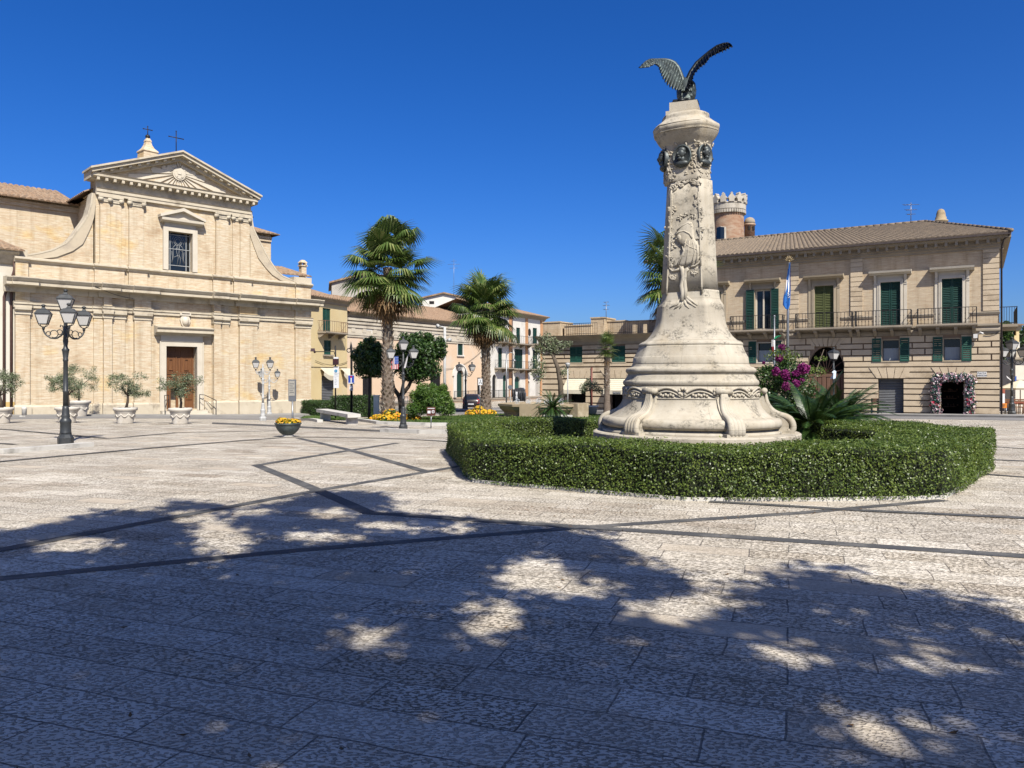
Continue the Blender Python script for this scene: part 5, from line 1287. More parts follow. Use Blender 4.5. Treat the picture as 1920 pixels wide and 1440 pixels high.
def woman(mb):
    out = [(-17, 447), (-12, 436), (-3, 427), (6, 422), (13, 424), (16, 432), (17, 446), (18, 455), (24, 462), (28, 470), (29, 484), (27, 498), (12, 503), (0, 506), (-16, 506), (-12, 496), (-6, 484), (-1, 473), (-3, 466), (-9, 461), (-12, 458), (-15, 456), (-16, 451)]
    m = (6, 465); vs = [FP(u, y, -.01) for u, y in out]; v2 = [FP(m[0]+(u-m[0])*.93, m[1]+(y-m[1])*.96, .032) for u, y in out]; v3 = [FP(m[0]+(u-m[0])*.75, m[1]+(y-m[1])*.82, .05) for u, y in out]; n = len(out)
    mb.add(vs+v2+v3, [(j, (j+1) % n, n+(j+1) % n, n+j) for j in range(n)]+[(n+j, n+(j+1) % n, 2*n+(j+1) % n, 2*n+j) for j in range(n)]+[tuple(range(2*n, 3*n))], True)
    def fold(pp, r=.016, o=.05): mb.tube([FP(u, y, o) for u, y in pp], r, 6)
    fold([(-17, 447), (-10, 441), (0, 440), (10, 446), (15, 455)], .018, .045); fold([(-14, 438), (-4, 430), (7, 426), (14, 434)], .014, .035)
    for pp in ([(4, 456), (0, 480), (-10, 504)], [(10, 459), (8, 480), (2, 505)], [(17, 462), (20, 480), (14, 503)], [(24, 467), (25, 485), (22, 500)], [(-3, 468), (0, 478), (-6, 490), (-14, 504)], [(1, 462), (10, 470), (24, 476)]): fold(pp, .013, .045)
    rot = Matrix((ft, fn_, Vector((0, 0, 1)))).transposed(); mb.ball(FP(-9, 452, .03), .055, .035, .075, 8, 6, rot); mb.ball(FP(-15, 453, .03), .016, .02, .018, 6, 4, rot)
mpart(woman, 'figure_relief')
def frame_(mb):
    for s in (-1, 1):
        pp = [(s*(rs_(y)/S*math.sin(math.radians(38))-1.2), y) for y in (352, 380, 420, 460, 500, 540, 556)]
        mb.tube([FP(u, y, 0) for u, y in pp], .02, 6)
mpart(frame_, 'edge_moulding')
for fang in (10, 54, 130, 174, 250, 294):
  def capfoliage(mb):
    r = random.Random(fang)
    for i in range(62):
        th = A0+math.radians(fang+r.gauss(0, 11)); y = r.uniform(278, 342); rr = 44.2*S*polyk(th) if y > 288 else (45+(288-y)*.55)*S*polyk(th)
        n_ = Vector((math.cos(th), math.sin(th), 0)); t_ = Vector((-math.sin(th), math.cos(th), 0)); a = r.uniform(0, PI)
        rot = Matrix((t_*math.cos(a)+Vector((0, 0, math.sin(a))), -t_*math.sin(a)+Vector((0, 0, math.cos(a))), n_)).transposed()
        mb.ball(Vector((CXs-.02, MY, mz(y)))+n_*rr, .042*r.uniform(.7, 1.3), .02, .016, 6, 4, rot)
  mpart(capfoliage, 'oak_foliage_relief')
M_bronze = plain('dark_patinated_bronze', (.07, .075, .075), (.11, .125, .12), 5, .5, .5, bs=.2, bscale=30, dirt=(.14, .17, .155), dscale=3)
for i, a in enumerate((-86, -28, 32, 92, 152, 212)):
    th = A0+math.radians(a); n_ = Vector((math.cos(th), math.sin(th), 0)); t_ = Vector((-math.sin(th), math.cos(th), 0)); z_ = Vector((0, 0, 1))
    c = Vector((CXs-.03, MY, mz(302)))+n_*(44*S*polyk(th)-.01)
    rot = Matrix((t_, n_, z_)).transposed()
    def med(mb):
        vs = []; fs = []; k = 28
        pr = [(.18, .21, -.06), (.195, .23, .04), (.185, .22, .06), (.165, .195, .06), (.155, .185, .042), (.001, .001, .05)]
        for rx, rz, o in pr:
            for j in range(k):
                b_ = 2*PI*j/k; vs.append(c+t_*(rx*math.cos(b_))+z_*(rz*math.sin(b_))+n_*o)
        for q in range(len(pr)-1):
            for j in range(k): fs.append((q*k+j, q*k+(j+1) % k, (q+1)*k+(j+1) % k, (q+1)*k+j))
        mb.add(vs, fs, True)
    o = mpart(med, 'medallion', M_bronze)
    def bust(mb):
        sgn = -1 if i != 2 else 0
        mb.ball(c+z_*.045+n_*.075, .078, .07, .10, 12, 9, rot); mb.ball(c+z_*.10+n_*.075-t_*(.01*sgn), .082, .06, .07, 10, 7, rot)
        mb.ball(c+z_*(-.05)+n_*.08+t_*(.03*sgn), .05, .05, .045, 8, 6, rot); mb.ball(c+z_*.03+n_*.13+t_*(.055*sgn), .02, .03, .03, 6, 5, rot); mb.ball(c+z_*(-.07)+n_*.065-t_*(.02*sgn), .05, .045, .07, 8, 6, rot)
        mb.ball(c+z_*(-.145)+n_*.055, .135, .05, .06, 12, 7, rot); mb.ball(c+z_*(-.01)+n_*.115+t_*(.05*sgn), .04, .03, .015, 8, 5, rot); mb.ball(c+z_*.04+n_*.07-t_*(.075*sgn if sgn else .075), .015, .02, .03, 6, 5, rot)
        for e in (-1, 1): mb.ball(c+z_*.055+n_*.128+t_*(.03*e+.02*sgn), .02, .02, .012, 6, 4, rot)
    mpart(bust, 'portrait_bust', M_bronze, o)
# ================================================================ bronze eagle
EZ0 = mz(198); EX, EY = TOPX, MY
eg = thing('eagle_statue', (EX, EY, EZ0), 'dark bronze eagle with raised spread wings perched on top of the monument', 'statue')
k_ = .001645
def E(zx, zy, y=0.0): return W(1180+zx/6.545, 60+zy/6.545, EY+y)
M_bz2 = plain('verdigris_bronze', (.055, .066, .064), (.105, .13, .122), 7, .5, .5, bs=.25, bscale=40, dirt=(.20, .25, .23), dscale=4)
M_bz3 = plain('dark_bronze', (.022, .024, .026), (.04, .045, .045), 6, .45, .7)
def rock(mb):
    mb.cbox((EX-.02, EY, EZ0-.01), .42, .42, .09, er, .9)
    for i in range(9):
        a = 2*PI*i/9; mb.ball((EX+.2*math.cos(a), EY+.2*math.sin(a), EZ0+.03), .10, .08, .055, 7, 5)
part(rock, 'rock_base', M_bz3, eg)
def body(mb):
    # the bird turns its back: tail down towards the viewer, breast away
    pts = [E(705, 860, -.02), E(700, 790, .03), E(700, 720, .09), E(705, 650, .15), E(715, 600, .24)]
    mb.tube([Vector(p) for p in pts], [.13, .19, .20, .165, .09], 14)
    mb.ball(E(690, 655, .1), .12, .12, .13)
    mb.ball(E(672, 592, .36), .06, .075, .06); mb.ball(E(662, 586, .41), .02, .05, .018); mb.tube([E(715, 610, .18), E(700, 600, .27), E(675, 592, .35)], [.09, .075, .06], 10)
    mb.ball(E(775, 690, -.02), .07, .10, .14); mb.ball(E(775, 740, 0), .06, .09, .13); mb.ball(E(645, 740, 0), .06, .09, .14)
    for x in (660, 775): mb.tube([E(x, 800, .05), E(x, 870, .05), E(x, 890, .05)], [.05, .035, .045], 8)
part(body, 'body', M_bz2, eg)
def feather(mb, a, b, w, up, th=.012, n=5):
    """a thin tapering plume from a to b"""
    a, b = Vector(a), Vector(b); d = b-a; s = d.cross(Vector(up)).normalized(); u = s.cross(d).normalized(); vs = []
    prof = [(.0, .55), (.25, .95), (.6, 1.0), (.85, .75), (1.0, .12)]
    for f, k in prof:
        c = a+d*f; 
        vs += [c-s*(w*k), c+u*th*(.4+.6*k), c+s*(w*k), c-u*th*.3*k]
    fs = [(0, 1, 2, 3)]
    for i in range(len(prof)-1):
        for j in range(4): fs.append((4*i+j, 4*i+(j+1) % 4, 4*i+4+(j+1) % 4, 4*i+4+j))
    fs.append(tuple(4*(len(prof)-1)+j for j in (3, 2, 1, 0))); mb.add(vs, fs, True)
def tail(mb):
    for i in range(7):
        x = 640+20*i; feather(mb, E(690+3*(i-3), 720, -.10), E(x+5*(i-3), 878, -.20-.01*(3-abs(i-3))), .032, (0, -1, .3), .016)
    for r_, z0, z1, n, w in ((0, 640, 730, 6, .035), (1, 690, 790, 7, .035)):
        for i in range(n): x = 655+100*i/(n-1); feather(mb, E(x, z0, -.02), E(x+4*(i-n/2), z1, -.16), w, (0, -1, .2), .018)
part(tail, 'tail', M_bz2, eg)
def crv(pts, f):
    f = min(max(f, 0), 1)*(len(pts)-1); i = min(int(f), len(pts)-2); return Vector(pts[i]).lerp(Vector(pts[i+1]), f-i)
def wing(mb, lead, trail, n, w, upv, cov=(.28, .5, .7)):
    m = 24
    a = [crv(lead, i/m) for i in range(m+1)]; b = [crv(lead, i/m).lerp(crv(trail, i/m), .88) for i in range(m+1)]
    up = Vector(upv).normalized(); t = .022
    vs = [p+up*t for p in a]+[p+up*t*.5 for p in b]+[p-up*t for p in a]+[p-up*t*.5 for p in b]; k = m+1
    fs = []
    for i in range(m): fs += [(i, i+1, k+i+1, k+i), (2*k+i, 3*k+i, 3*k+i+1, 2*k+i+1), (i, 2*k+i, 2*k+i+1, i+1), (k+i, k+i+1, 3*k+i+1, 3*k+i)]
    mb.add(vs, fs, True); mb.tube(a, [.055*(1-.75*i/m)+.008 for i in range(m+1)], 8)
    for i in range(n):
        f = .03+.97*i/(n-1); p = crv(lead, f*.96).lerp(crv(trail, f), .25); q = crv(trail, f)
        feather(mb, p+up*.004*(i % 2), q, w, upv, .014)
    for c in cov:
        for i in range(n):
            f = .02+.93*i/(n-1); l, tr = crv(lead, f), crv(trail, f); feather(mb, l.lerp(tr, max(0, c-.3))+up*.024*(1.2-c), l.lerp(tr, c)+up*.02*(1.2-c), w*.85, upv, .012)
leadL = [E(668, 660, .08), E(640, 560, .10), E(600, 450, .14), E(555, 390, .17), E(500, 358, .18), E(430, 345, .15), E(340, 345, .06), E(260, 343, -.04), E(200, 372, -.12), E(150, 420, -.18)]
trailL = [E(632, 700, -.16), E(590, 724, -.22), E(520, 700, -.26), E(455, 650, -.27), E(410, 575, -.27), E(385, 500, -.25), E(372, 425, -.22), E(330, 392, -.24), E(240, 436, -.27), E(130, 444, -.26)]
part(lambda mb: wing(mb, leadL, trailL, 18, .05, (-.45, -.75, .5)), 'wing', M_bz2, eg)
leadR = [E(712, 690, .02), E(712, 600, .10), E(760, 490, .14), E(830, 385, .15), E(905, 315, .13), E(985, 245, .08), E(1075, 178, .0), E(1150, 148, -.06), E(1215, 138, -.10)]
trailR = [E(690, 712, -.30), E(765, 625, -.34), E(795, 520, -.36), E(862, 452, -.36), E(935, 400, -.36), E(985, 325, -.36), E(1085, 275, -.38), E(1180, 232, -.40), E(1266, 176, -.40)]
part(lambda mb: wing(mb, leadR, trailR, 18, .045, (.85, .1, .5)), 'wing', M_bz3, eg)
# ================================================================ planting
L_hedge = leafmat('clipped_hedge_leaf', (.066, .115, .017), (.135, .20, .03), (.24, .31, .06), .42, .45, .3)
L_dark = leafmat('dark_glossy_leaf', (.022, .058, .013), (.048, .105, .02), (.10, .18, .035), .42, .45, .25)
L_bright = leafmat('bright_bamboo_leaf', (.05, .12, .014), (.10, .20, .025), (.19, .29, .05), .5, .4, .3)
L_palm = leafmat('palm_fan', (.055, .11, .018), (.12, .19, .038), (.27, .30, .10), .45, .4, .25)
L_dead = leafmat('dead_palm_fan', (.17, .095, .040), (.25, .15, .070), (.36, .25, .13), .8, .2, .2)
L_cycad = leafmat('cycad_frond', (.018, .045, .009), (.038, .085, .015), (.085, .15, .03), .34, .5, .12)
L_olive = leafmat('olive_leaf', (.10, .135, .055), (.21, .25, .13), (.40, .43, .30), .55, .35, .2)
L_grass = leafmat('grass_blade', (.045, .10, .015), (.09, .16, .028), (.16, .21, .05), .6, .3, .3)
L_shade = leafmat('shade_tree_leaf', (.30, .28, .12), (.38, .35, .16), (.44, .40, .2), .6, .2, .5)
L_boug = leafmat('bougainvillea_bract', (.20, .008, .12), (.30, .018, .18), (.40, .06, .27), .6, .3, .35)
L_flow = leafmat('yellow_petals', (.75, .38, .01), (.85, .55, .02), (.70, .18, .01), .6, .3, .2)
M_core = plain('foliage_core_shade', (.010, .016, .005), (.018, .022, .008), 8, .95)  # near-black solid cores, the shade inside foliage put into their colour
M_bark = plain('grey_brown_bark', (.16, .125, .09), (.10, .078, .055), 6, .9, bs=.6, bscale=18, stretch=(1, 1, .3))
M_barkd = plain('dark_bark', (.055, .042, .03), (.08, .06, .045), 6, .9, bs=.5, bscale=18)
M_boot = leafmat('palm_leaf_base', (.16, .11, .075), (.34, .27, .20), (.62, .56, .47), .9, .1, .0)
M_husk = plain('palm_fibre_trunk', (.13, .095, .07), (.24, .19, .145), 5, .95, bs=.6, bscale=16, stretch=(1, 1, 3))
M_soil = plain('dry_soil', (.12, .085, .055), (.16, .12, .08), 4, .95, bs=.5, bscale=25)

def hedge_run(pts, width, hfun, z0fun, dens, L, Wd, jit=.035, close=False, side_batter=0.0):
    """leaf quads on the skin of a hedge that follows plan points; also returns its core mesh builder"""
    pts = [Vector((p[0], p[1])) for p in pts]
    if close: pts = pts+[pts[0]]
    fine = []
    for a, b in zip(pts, pts[1:]):
        n = max(1, int((b-a).length/.3)); fine += [a.lerp(b, i/n) for i in range(n)]
    fine.append(pts[-1]); k = len(fine); nor = []
    for i in range(k):
        a = fine[(i-1) % (k-1)] if close else fine[max(i-1, 0)]; b = fine[(i+1) % (k-1)] if close else fine[min(i+1, k-1)]
        d = (b-a).normalized(); nor.append(Vector((d.y, -d.x)))
    PP, NN = [], []
    for i in range(k-1):
        a, b, na, nb = fine[i], fine[i+1], nor[i], nor[i+1]; l = (b-a).length; h = hfun(a); z0 = z0fun(a)
        for side, area in ((0, l*width), (1, l*h), (-1, l*h)):
            n = rng.poisson(area*dens*(1.1 if side == 0 else 1.0))
            for _ in range(n):
                f = rng.random(); c = a.lerp(b, f); nn = na.lerp(nb, f)
                if side == 0:
                    o = (rng.random()-.5)*width; lump = .018*math.sin(c.x*5.1+o*3)+.015*math.sin(c.y*6.3+o*4)
                    PP.append((c.x+nn.x*o, c.y+nn.y*o, z0+h+lump+rng.normal(0, jit))); NN.append((0, 0, 1.3))
                else:
                    g = rng.random()**.9; z = z0+.03+g*h; o = side*(width/2-side_batter*(1-g)+.014*math.sin(c.x*4+z*9)+.012*math.sin(c.y*7+z*5)+rng.normal(0, jit))
                    PP.append((c.x+nn.x*o, c.y+nn.y*o, z)); NN.append((nn.x*side, nn.y*side, .25))
    if not close:
        for e, d in ((0, -1), (k-1, 1)):
            c = fine[e]; nn = nor[e]; t = Vector((-nn.y, nn.x))*d; h = hfun(c); z0 = z0fun(c)
            for _ in range(rng.poisson(width*h*dens)):
                o = (rng.random()-.5)*width; PP.append((c.x+nn.x*o+t.x*rng.normal(.02, jit), c.y+nn.y*o+t.y*rng.normal(.02, jit), z0+.03+rng.random()*h)); NN.append((t.x, t.y, .2))
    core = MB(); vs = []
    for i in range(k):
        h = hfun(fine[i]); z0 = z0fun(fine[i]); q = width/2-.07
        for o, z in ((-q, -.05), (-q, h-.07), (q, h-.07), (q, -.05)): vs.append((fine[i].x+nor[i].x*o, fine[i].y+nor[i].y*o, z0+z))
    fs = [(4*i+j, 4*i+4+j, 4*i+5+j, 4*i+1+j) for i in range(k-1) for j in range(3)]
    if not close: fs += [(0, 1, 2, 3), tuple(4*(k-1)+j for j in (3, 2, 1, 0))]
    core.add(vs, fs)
    P_, N_ = np.array(PP), np.array(NN)
    return leafquads(P_, N_, L, Wd, .75), core
zxy = lambda p: zg(p.x, p.y)
# outline of the hedge round the monument (outer edge), read on the ground
outer = [Vector((-.66, 12.75)), Vector((2.43, 10.75)), Vector((4.3, 10.72)), Vector((6.2, 10.95)), Vector((9.4, 15.0)), Vector((8.9, 18.0)), Vector((7.2, 20.3)), Vector((4.3, 21.9)), Vector((1.2, 21.4)), Vector((-1.55, 18.9)), Vector((-1.10, 15.6))]
cen = Vector((3.9, 16.2))
def inset(pts, d):
    o = []
    for i, p in enumerate(pts):
        a, b = pts[i-1], pts[(i+1) % len(pts)]; t = ((p-a).normalized()+(b-p).normalized()).normalized(); n = Vector((-t.y, t.x)); o.append(p+n*d*(1 if n.dot(cen-p) > 0 else -1))
    return o
HW = 1.0; mid = inset(outer, HW/2)
hq, core = hedge_run(mid, HW, lambda p: .71+.03*math.sin(p.x*1.7)+.02*math.sin(p.y*2.3), zxy, 2600, .037, .022, .020, True, -.02)
hq2, core2 = hedge_run([(6.9, 12.9), (8.1, 15.2), (7.7, 17.4)], 1.5, lambda p: .69, zxy, 1500, .04, .024, .02)
hq = np.concatenate([hq, hq2]); o_ = len(core.v); core.v += core2.v; core.f += [tuple(i+o_ for i in f) for f in core2.f]; core.s += core2.s; core.mi += core2.mi
hb_ = thing('clipped_hedge', (cen.x, cen.y, zg(cen.x, cen.y)), 'large low clipped green hedge ringing the stone monument', 'hedge')
# sprigs that stand above the clipped top
m = 900; idx = rng.integers(0, len(hq), m); tops = hq[idx].mean(1); tops = tops[tops[:, 2] > .5]; tops[:, 2] += rng.uniform(.02, .12, len(tops))
hq = np.concatenate([hq, leafquads(tops, np.tile([0, 0, 1.], (len(tops), 1)), .05, .022, 1.5)])
quads('foliage', hq, L_hedge, hb_); core.build('core_branches', M_core, hb_, uv=False)  # solid dark core inside the hedge, coloured as the shade between leaves
mb = MB(); strip(mb, inset(outer, .075), .12, 0, True, .05); tag(mb.build('kerb', M_kerb), 'thin pale stone edging round the foot of the monument hedge', 'kerb', kind='structure')
mb = MB(); c_ = Vector((cen.x, cen.y)); ip = inset(outer, .5)
mb.add([(cen.x, cen.y, zg(*cen)+.03)]+[(p.x, p.y, zg(p.x, p.y)+.03) for p in ip], [(0, i+1, (i+1) % len(ip)+1) for i in range(len(ip))]); tag(mb.build('soil', M_soil), 'bare brown soil inside the hedge', 'soil', kind='structure')

# two clipped box hedges of the garden
for lab, p0, p1, wd, hh in (('small rounded clipped hedge at the church corner, left of the taller one', (573, 779), (612, 783), 1.5, 1.0), ('taller clipped hedge behind the white stone bench', (622, 783), (690, 783), 1.9, 1.42)):
    a, b = G(*p0), G(*p1); a.y += 1.5; b.y += 1.5
    q, core = hedge_run([a.xy, a.lerp(b, .5).xy, b.xy], wd, lambda p: hh, zxy, 700, .075, .05, .05)
    h_ = thing('clipped_hedge', a.lerp(b, .5), lab, 'hedge'); quads('foliage', q, L_dark, h_); core.build('core_branches', M_core, h_, uv=False)

def fan(LQ, IDX, c, az, el, pet, blade, nseg, droop, dead, r):
    """one palm fan: petiole from c, blade of narrow segments"""
    d = Vector((math.cos(az)*math.cos(el), math.sin(az)*math.cos(el), math.sin(el)))
    tip = c+d*pet+Vector((0, 0, -.12*pet*math.cos(el)))
    s = Vector((-math.sin(az), math.cos(az), 0)); u = s.cross(d); pw = .022
    LQ.append([c-s*pw, c+s*pw, tip+s*pw*.7, tip-s*pw*.7]); IDX.append(dead)
    fold = r.uniform(.05, .22)
    for i in range(nseg):
        a = (i/(nseg-1)-.5)*R(230 if not dead else 120); L = blade*(1-.28*abs(a)/R(115))*r.uniform(.9, 1.05)
        w = d*math.cos(a)+s*math.sin(a)+u*(fold*abs(math.sin(a))); w.normalize(); sd_ = w.cross(u).normalized()*(.034 if not dead else .028)*blade
        b0 = tip; m = b0+w*L*.55+Vector((0, 0, -droop*L*.10)); dn = Vector((0, 0, -1)); e = m+(w*(1-droop*.55)+dn*droop*1.1).normalized()*L*.48
        if dead: m += Vector((r.gauss(0, .05), r.gauss(0, .05), 0)); e += Vector((r.gauss(0, .1), r.gauss(0, .1), 0))
        LQ.append([b0-sd_*.25, b0+sd_*.25, m+sd_, m-sd_]); LQ.append([m-sd_, m+sd_, e+sd_*.12, e-sd_*.12]); IDX += [dead, dead]
def boots(mb, base, h0, h1, rad, n, r, sz=.16):
    for i in range(n):
        f = (i+r.random())/n; z = h0+(h1-h0)*f; a = i*2.39996; rr = rad(z)
        o = Vector((math.cos(a), math.sin(a), 0)); t = Vector((-math.sin(a), math.cos(a), 0)); c = base+o*rr*.93+Vector((0, 0, z)); l = sz*r.uniform(.6, 1.3)
        e = c+o*(l*.7)+Vector((0, 0, l*.75)); w = .055*sz/.16
        mb.add([c-t*w*1.5, c+t*w*1.5, e+t*w*.6, e-t*w*.6, c-t*w*1.3-Vector((0, 0, .07)), c+t*w*1.3-Vector((0, 0, .07))], [(0, 1, 2, 3), (4, 5, 2, 3), (4, 3, 0), (5, 1, 2)])
def fan_palm(name, base, cz, label, nlive, ndead, pet, blade, rt, seed, group=None, nseg=24, bootz=(0, 1), droop=(.2, .8)):
    r = random.Random(seed); base = Vector(base); hgt = cz-base.z
    t = thing(name, base, label, 'palm tree', group)
    rad = lambda z: rt*(1.35-.4*min(1, z/(hgt*.3))) if z < hgt*.3 else rt*.95-.1*rt*(z/hgt)
    mb = MB(); 
    mb.lathe(base, [(rad(hgt*i/24)*(1+.05*math.sin(i*2.1)), -.2+(hgt+.2)*i/24) for i in range(25)], 18); mb.build('trunk', M_husk, t, uv=False)
    mb = MB(); boots(mb, base, hgt*bootz[0], hgt*bootz[1], rad, int(hgt*(bootz[1]-bootz[0])*46), r, rt*.5); mb.build('leaf_bases', M_boot, t, uv=False)
    LQ, IX = [], []; c = base+Vector((0, 0, hgt))
    for i in range(nlive):
        f = (i+.5)/nlive; az = i*2.39996+r.gauss(0, .15); el = R(84-126*f**.8)+r.gauss(0, .08)
        fan(LQ, IX, c+Vector((0, 0, .35*(1-f)-.35*f)), az, el, pet*r.uniform(.35, 1.22), blade*r.uniform(.78, 1.1), nseg, r.uniform(*droop), 0, r)
    quads('crown', np.array([[tuple(v) for v in q] for q in LQ]), L_palm, t)
    LQ, IX = [], []
    for i in range(ndead):
        az = i*2.39996+r.gauss(0, .3); el = R(r.uniform(-84, -40)); fan(LQ, IX, c+Vector((0, 0, -.4-.3*r.random())), az, el, pet*r.uniform(.5, .95), blade*r.uniform(.6, .9), 15, r.uniform(.5, 1.), 1, r)
    if LQ: quads('dead_fronds', np.array([[tuple(v) for v in q] for q in LQ]), L_dead, t)
    return t
b1 = at(727, 40); fan_palm('fan_palm', b1, W(720, 502, 40).z, 'tall fan palm with a pale trunk beside the lamp that carries two flags', 70, 26, 1.6, 1.5, .29, 3, 'tall fan palms of the garden', 26, (0, .8))
b2 = at(911, 55); fan_palm('fan_palm', b2, W(911, 578, 55).z, 'tall fan palm standing behind the lawn, before the peach house', 70, 30, 1.6, 1.6, .32, 9, 'tall fan palms of the garden', 24, (0, .85))
b3 = at(1262, 40); fan_palm('fan_palm', b3, W(1262, 515, 40).z, 'fan palm mostly hidden behind the shaft of the monument', 54, 24, 1.4, 1.4, .3, 15, None, 22)
b4 = at(1138, 51); fan_palm('small_fan_palm', b4, W(1138, 648, 51).z, 'small thin-trunked fan palm before the rusticated shop building', 26, 3, .42, .62, .2, 21, None, 20, (.35, 1), (.0, .3))

def cycad(base, label, rad, nfr, trunk_h, rt, seed, up=.9, group=None):
    r = random.Random(seed); base = Vector(base); t = thing('cycad', base, label, 'cycad', group)
    mb = MB(); mb.lathe(base, [(rt*1.1, -.15), (rt, .1), (rt*.95, trunk_h*.6), (rt*.8, trunk_h)], 14); boots(mb, base, 0, trunk_h, lambda z: rt, int(40+trunk_h*90), r, .10); mb.build('trunk', M_barkd, t, uv=False)
    LQ = []; c = base+Vector((0, 0, trunk_h))
    for i in range(nfr):
        f = (i+.5)/nfr; az = i*2.39996+r.gauss(0, .1); el = R(84-88*f)*up+r.gauss(0, .06); L = rad*r.uniform(.88, 1.12); k = 20; p = c.copy(); d = Vector((math.cos(az)*math.cos(el), math.sin(az)*math.cos(el), math.sin(el))); pts = [p.copy()]
        for j in range(k):
            d = (d+Vector((0, 0, -.066-.03*f))).normalized(); p = p+d*(L/k); pts.append(p.copy())
        s = Vector((-math.sin(az), math.cos(az), 0)); 
        for j in range(k):
            a, b = pts[j], pts[j+1]; w = .012; LQ.append([a-s*w, a+s*w, b+s*w*.8, b-s*w*.8])
            if j < 2: continue
            g = j/k; pl_ = rad*.125*(math.sin(PI*min(1, .12+g*.9))**.6); dd = (b-a).normalized(); u = s.cross(dd)
            for h in (0, .33, .66):
                q = a.lerp(b, h)
                for sg in (-1, 1):
                    e = q+(s*sg*.78+dd*.62+u*.28).normalized()*pl_; w2 = dd*(rad*.0075); LQ.append([q-w2, q+w2, e+w2*.25, e-w2*.25])
    quads('crown', np.array([[tuple(v) for v in q] for q in LQ]), L_cycad, t); return t
cycad(at(1036, 33), 'small dark cycad on a short trunk in front of the fountain', .98, 60, .72, .2, 4, .92)
cycad(at(1523, 19.2), 'large dark cycad with long arching fronds just right of the monument', 1.7, 180, .3, .24, 5, .86, 'cycads beside the monument')
cycad(at(1575, 20.3), 'cycad with upright bright fronds behind the large one beside the monument', 1.45, 130, .5, .22, 8, .88, 'cycads beside the monument')

def leafy_thing(name, loc, label, cat, ells, n, L, Wd, mat, shell=.55, spread=.8, group=None, part_name='crown'):
    t = thing(name, loc, label, cat, group); Pp, Nn = cloud(ells, n, shell); quads(part_name, leafquads(Pp, Nn, L, Wd, spread), mat, t); return t
def limb(mb, pts, r0, r1): mb.tube(pts, [r0+(r1-r0)*i/(len(pts)-1) for i in range(len(pts))], 8)
def WE(px, py, Y, rp, ry=None, dz=1.0): return (W(px, py, Y), (rp*Y/F, (ry or rp)*Y/F, rp*dz*Y/F))
def ragged(ells, n, f=.42, seed=1):
    r = random.Random(seed); o = list(ells)
    for i in range(n):
        c, q = ells[r.randrange(len(ells))]; a, b = r.uniform(0, 2*PI), r.uniform(-.5, 1.3); d = Vector((math.cos(a)*math.cos(b)*q[0], math.sin(a)*math.cos(b)*q[1], math.sin(b)*q[2])); k = r.uniform(.6, 1.2)*f; o.append((c+d, (q[0]*k, q[1]*k, q[2]*k)))
    return o
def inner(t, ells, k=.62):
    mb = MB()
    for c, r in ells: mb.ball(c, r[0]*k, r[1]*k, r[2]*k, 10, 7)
    mb.build('dark_core', M_core, t, uv=False)
# two dark round trees
e = [WE(694, 676, 46, 27), WE(683, 690, 46, 20), WE(706, 690, 46, 20), WE(700, 658, 46, 20), WE(682, 662, 46.5, 17), WE(716, 668, 47, 18)]
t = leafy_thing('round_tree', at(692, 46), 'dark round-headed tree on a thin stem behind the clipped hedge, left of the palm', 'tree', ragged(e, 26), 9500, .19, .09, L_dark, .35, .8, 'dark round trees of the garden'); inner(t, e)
mb = MB(); g = at(692, 46); limb(mb, [g-Vector((0, 0, .2)), g+Vector((.02, 0, .9)), W(693, 700, 46)], .09, .07); mb.build('trunk', M_barkd, t, uv=False)
e = [WE(784, 668, 46, 33), WE(765, 690, 46, 24), WE(805, 690, 46, 24), WE(805, 655, 46.5, 24), WE(768, 655, 46, 24), WE(788, 643, 46.5, 22), WE(745, 680, 46.5, 16), WE(783, 700, 46, 20)]
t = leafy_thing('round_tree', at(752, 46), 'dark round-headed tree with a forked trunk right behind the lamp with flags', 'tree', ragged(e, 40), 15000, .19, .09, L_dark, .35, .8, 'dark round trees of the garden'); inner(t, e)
mb = MB(); g = at(754, 46)
limb(mb, [g-Vector((0, 0, .2)), W(753, 760, 46), W(750, 742, 46)], .2, .17); limb(mb, [W(750, 745, 46), W(738, 728, 46), W(734, 705, 46.3), W(748, 690, 46)], .14, .07); limb(mb, [W(750, 745, 46), W(766, 725, 46), W(775, 705, 46)], .14, .08); limb(mb, [W(752, 740, 46), W(757, 715, 45.7), W(770, 700, 46)], .1, .06); mb.build('trunk', M_barkd, t, uv=False)
# bright bush, flower beds
e = [WE(807, 752, 39, 25), WE(785, 760, 39, 20), WE(832, 760, 39, 20), WE(796, 742, 39, 20), WE(822, 745, 39.5, 20), WE(772, 768, 38.6, 12), WE(843, 768, 39, 12)]
t = leafy_thing('green_bush', at(807, 39), 'bright green feathery bush behind the small brown sign on the lawn', 'bush', ragged(e, 30), 9000, .22, .035, L_bright, .55, 1.0, part_name='foliage'); inner(t, e, .55)
for px, Y, w_, lab in ((741, 39.2, 1.1, 'yellow and orange flowers round the foot of the palm by the lamp with flags'), (902, 52, .9, 'yellow flowers at the foot of the palm before the peach house')):
    g = at(px, Y); e = [(g+Vector((w_*math.cos(a)*.75, .7*math.sin(a)*.6, .12)), (w_*.45, .45, .2)) for a in (0, 1, 2, 3, 4, 5)]+[(g+Vector((-w_*.2, .1, .3)), (w_*.4, .4, .28))]
    t = leafy_thing('flower_bed', g, lab, 'flower bed', e, 1800, .13, .06, L_bright, .4, 1., 'flower beds under the palms', 'foliage'); Pp, Nn = cloud([(c, tuple(x*1.08 for x in r)) for c, r in e], 1000, .8); quads('flowers', leafquads(Pp, Nn+np.array([0, -.5, .6]), .12, .12, .5), L_flow, t)
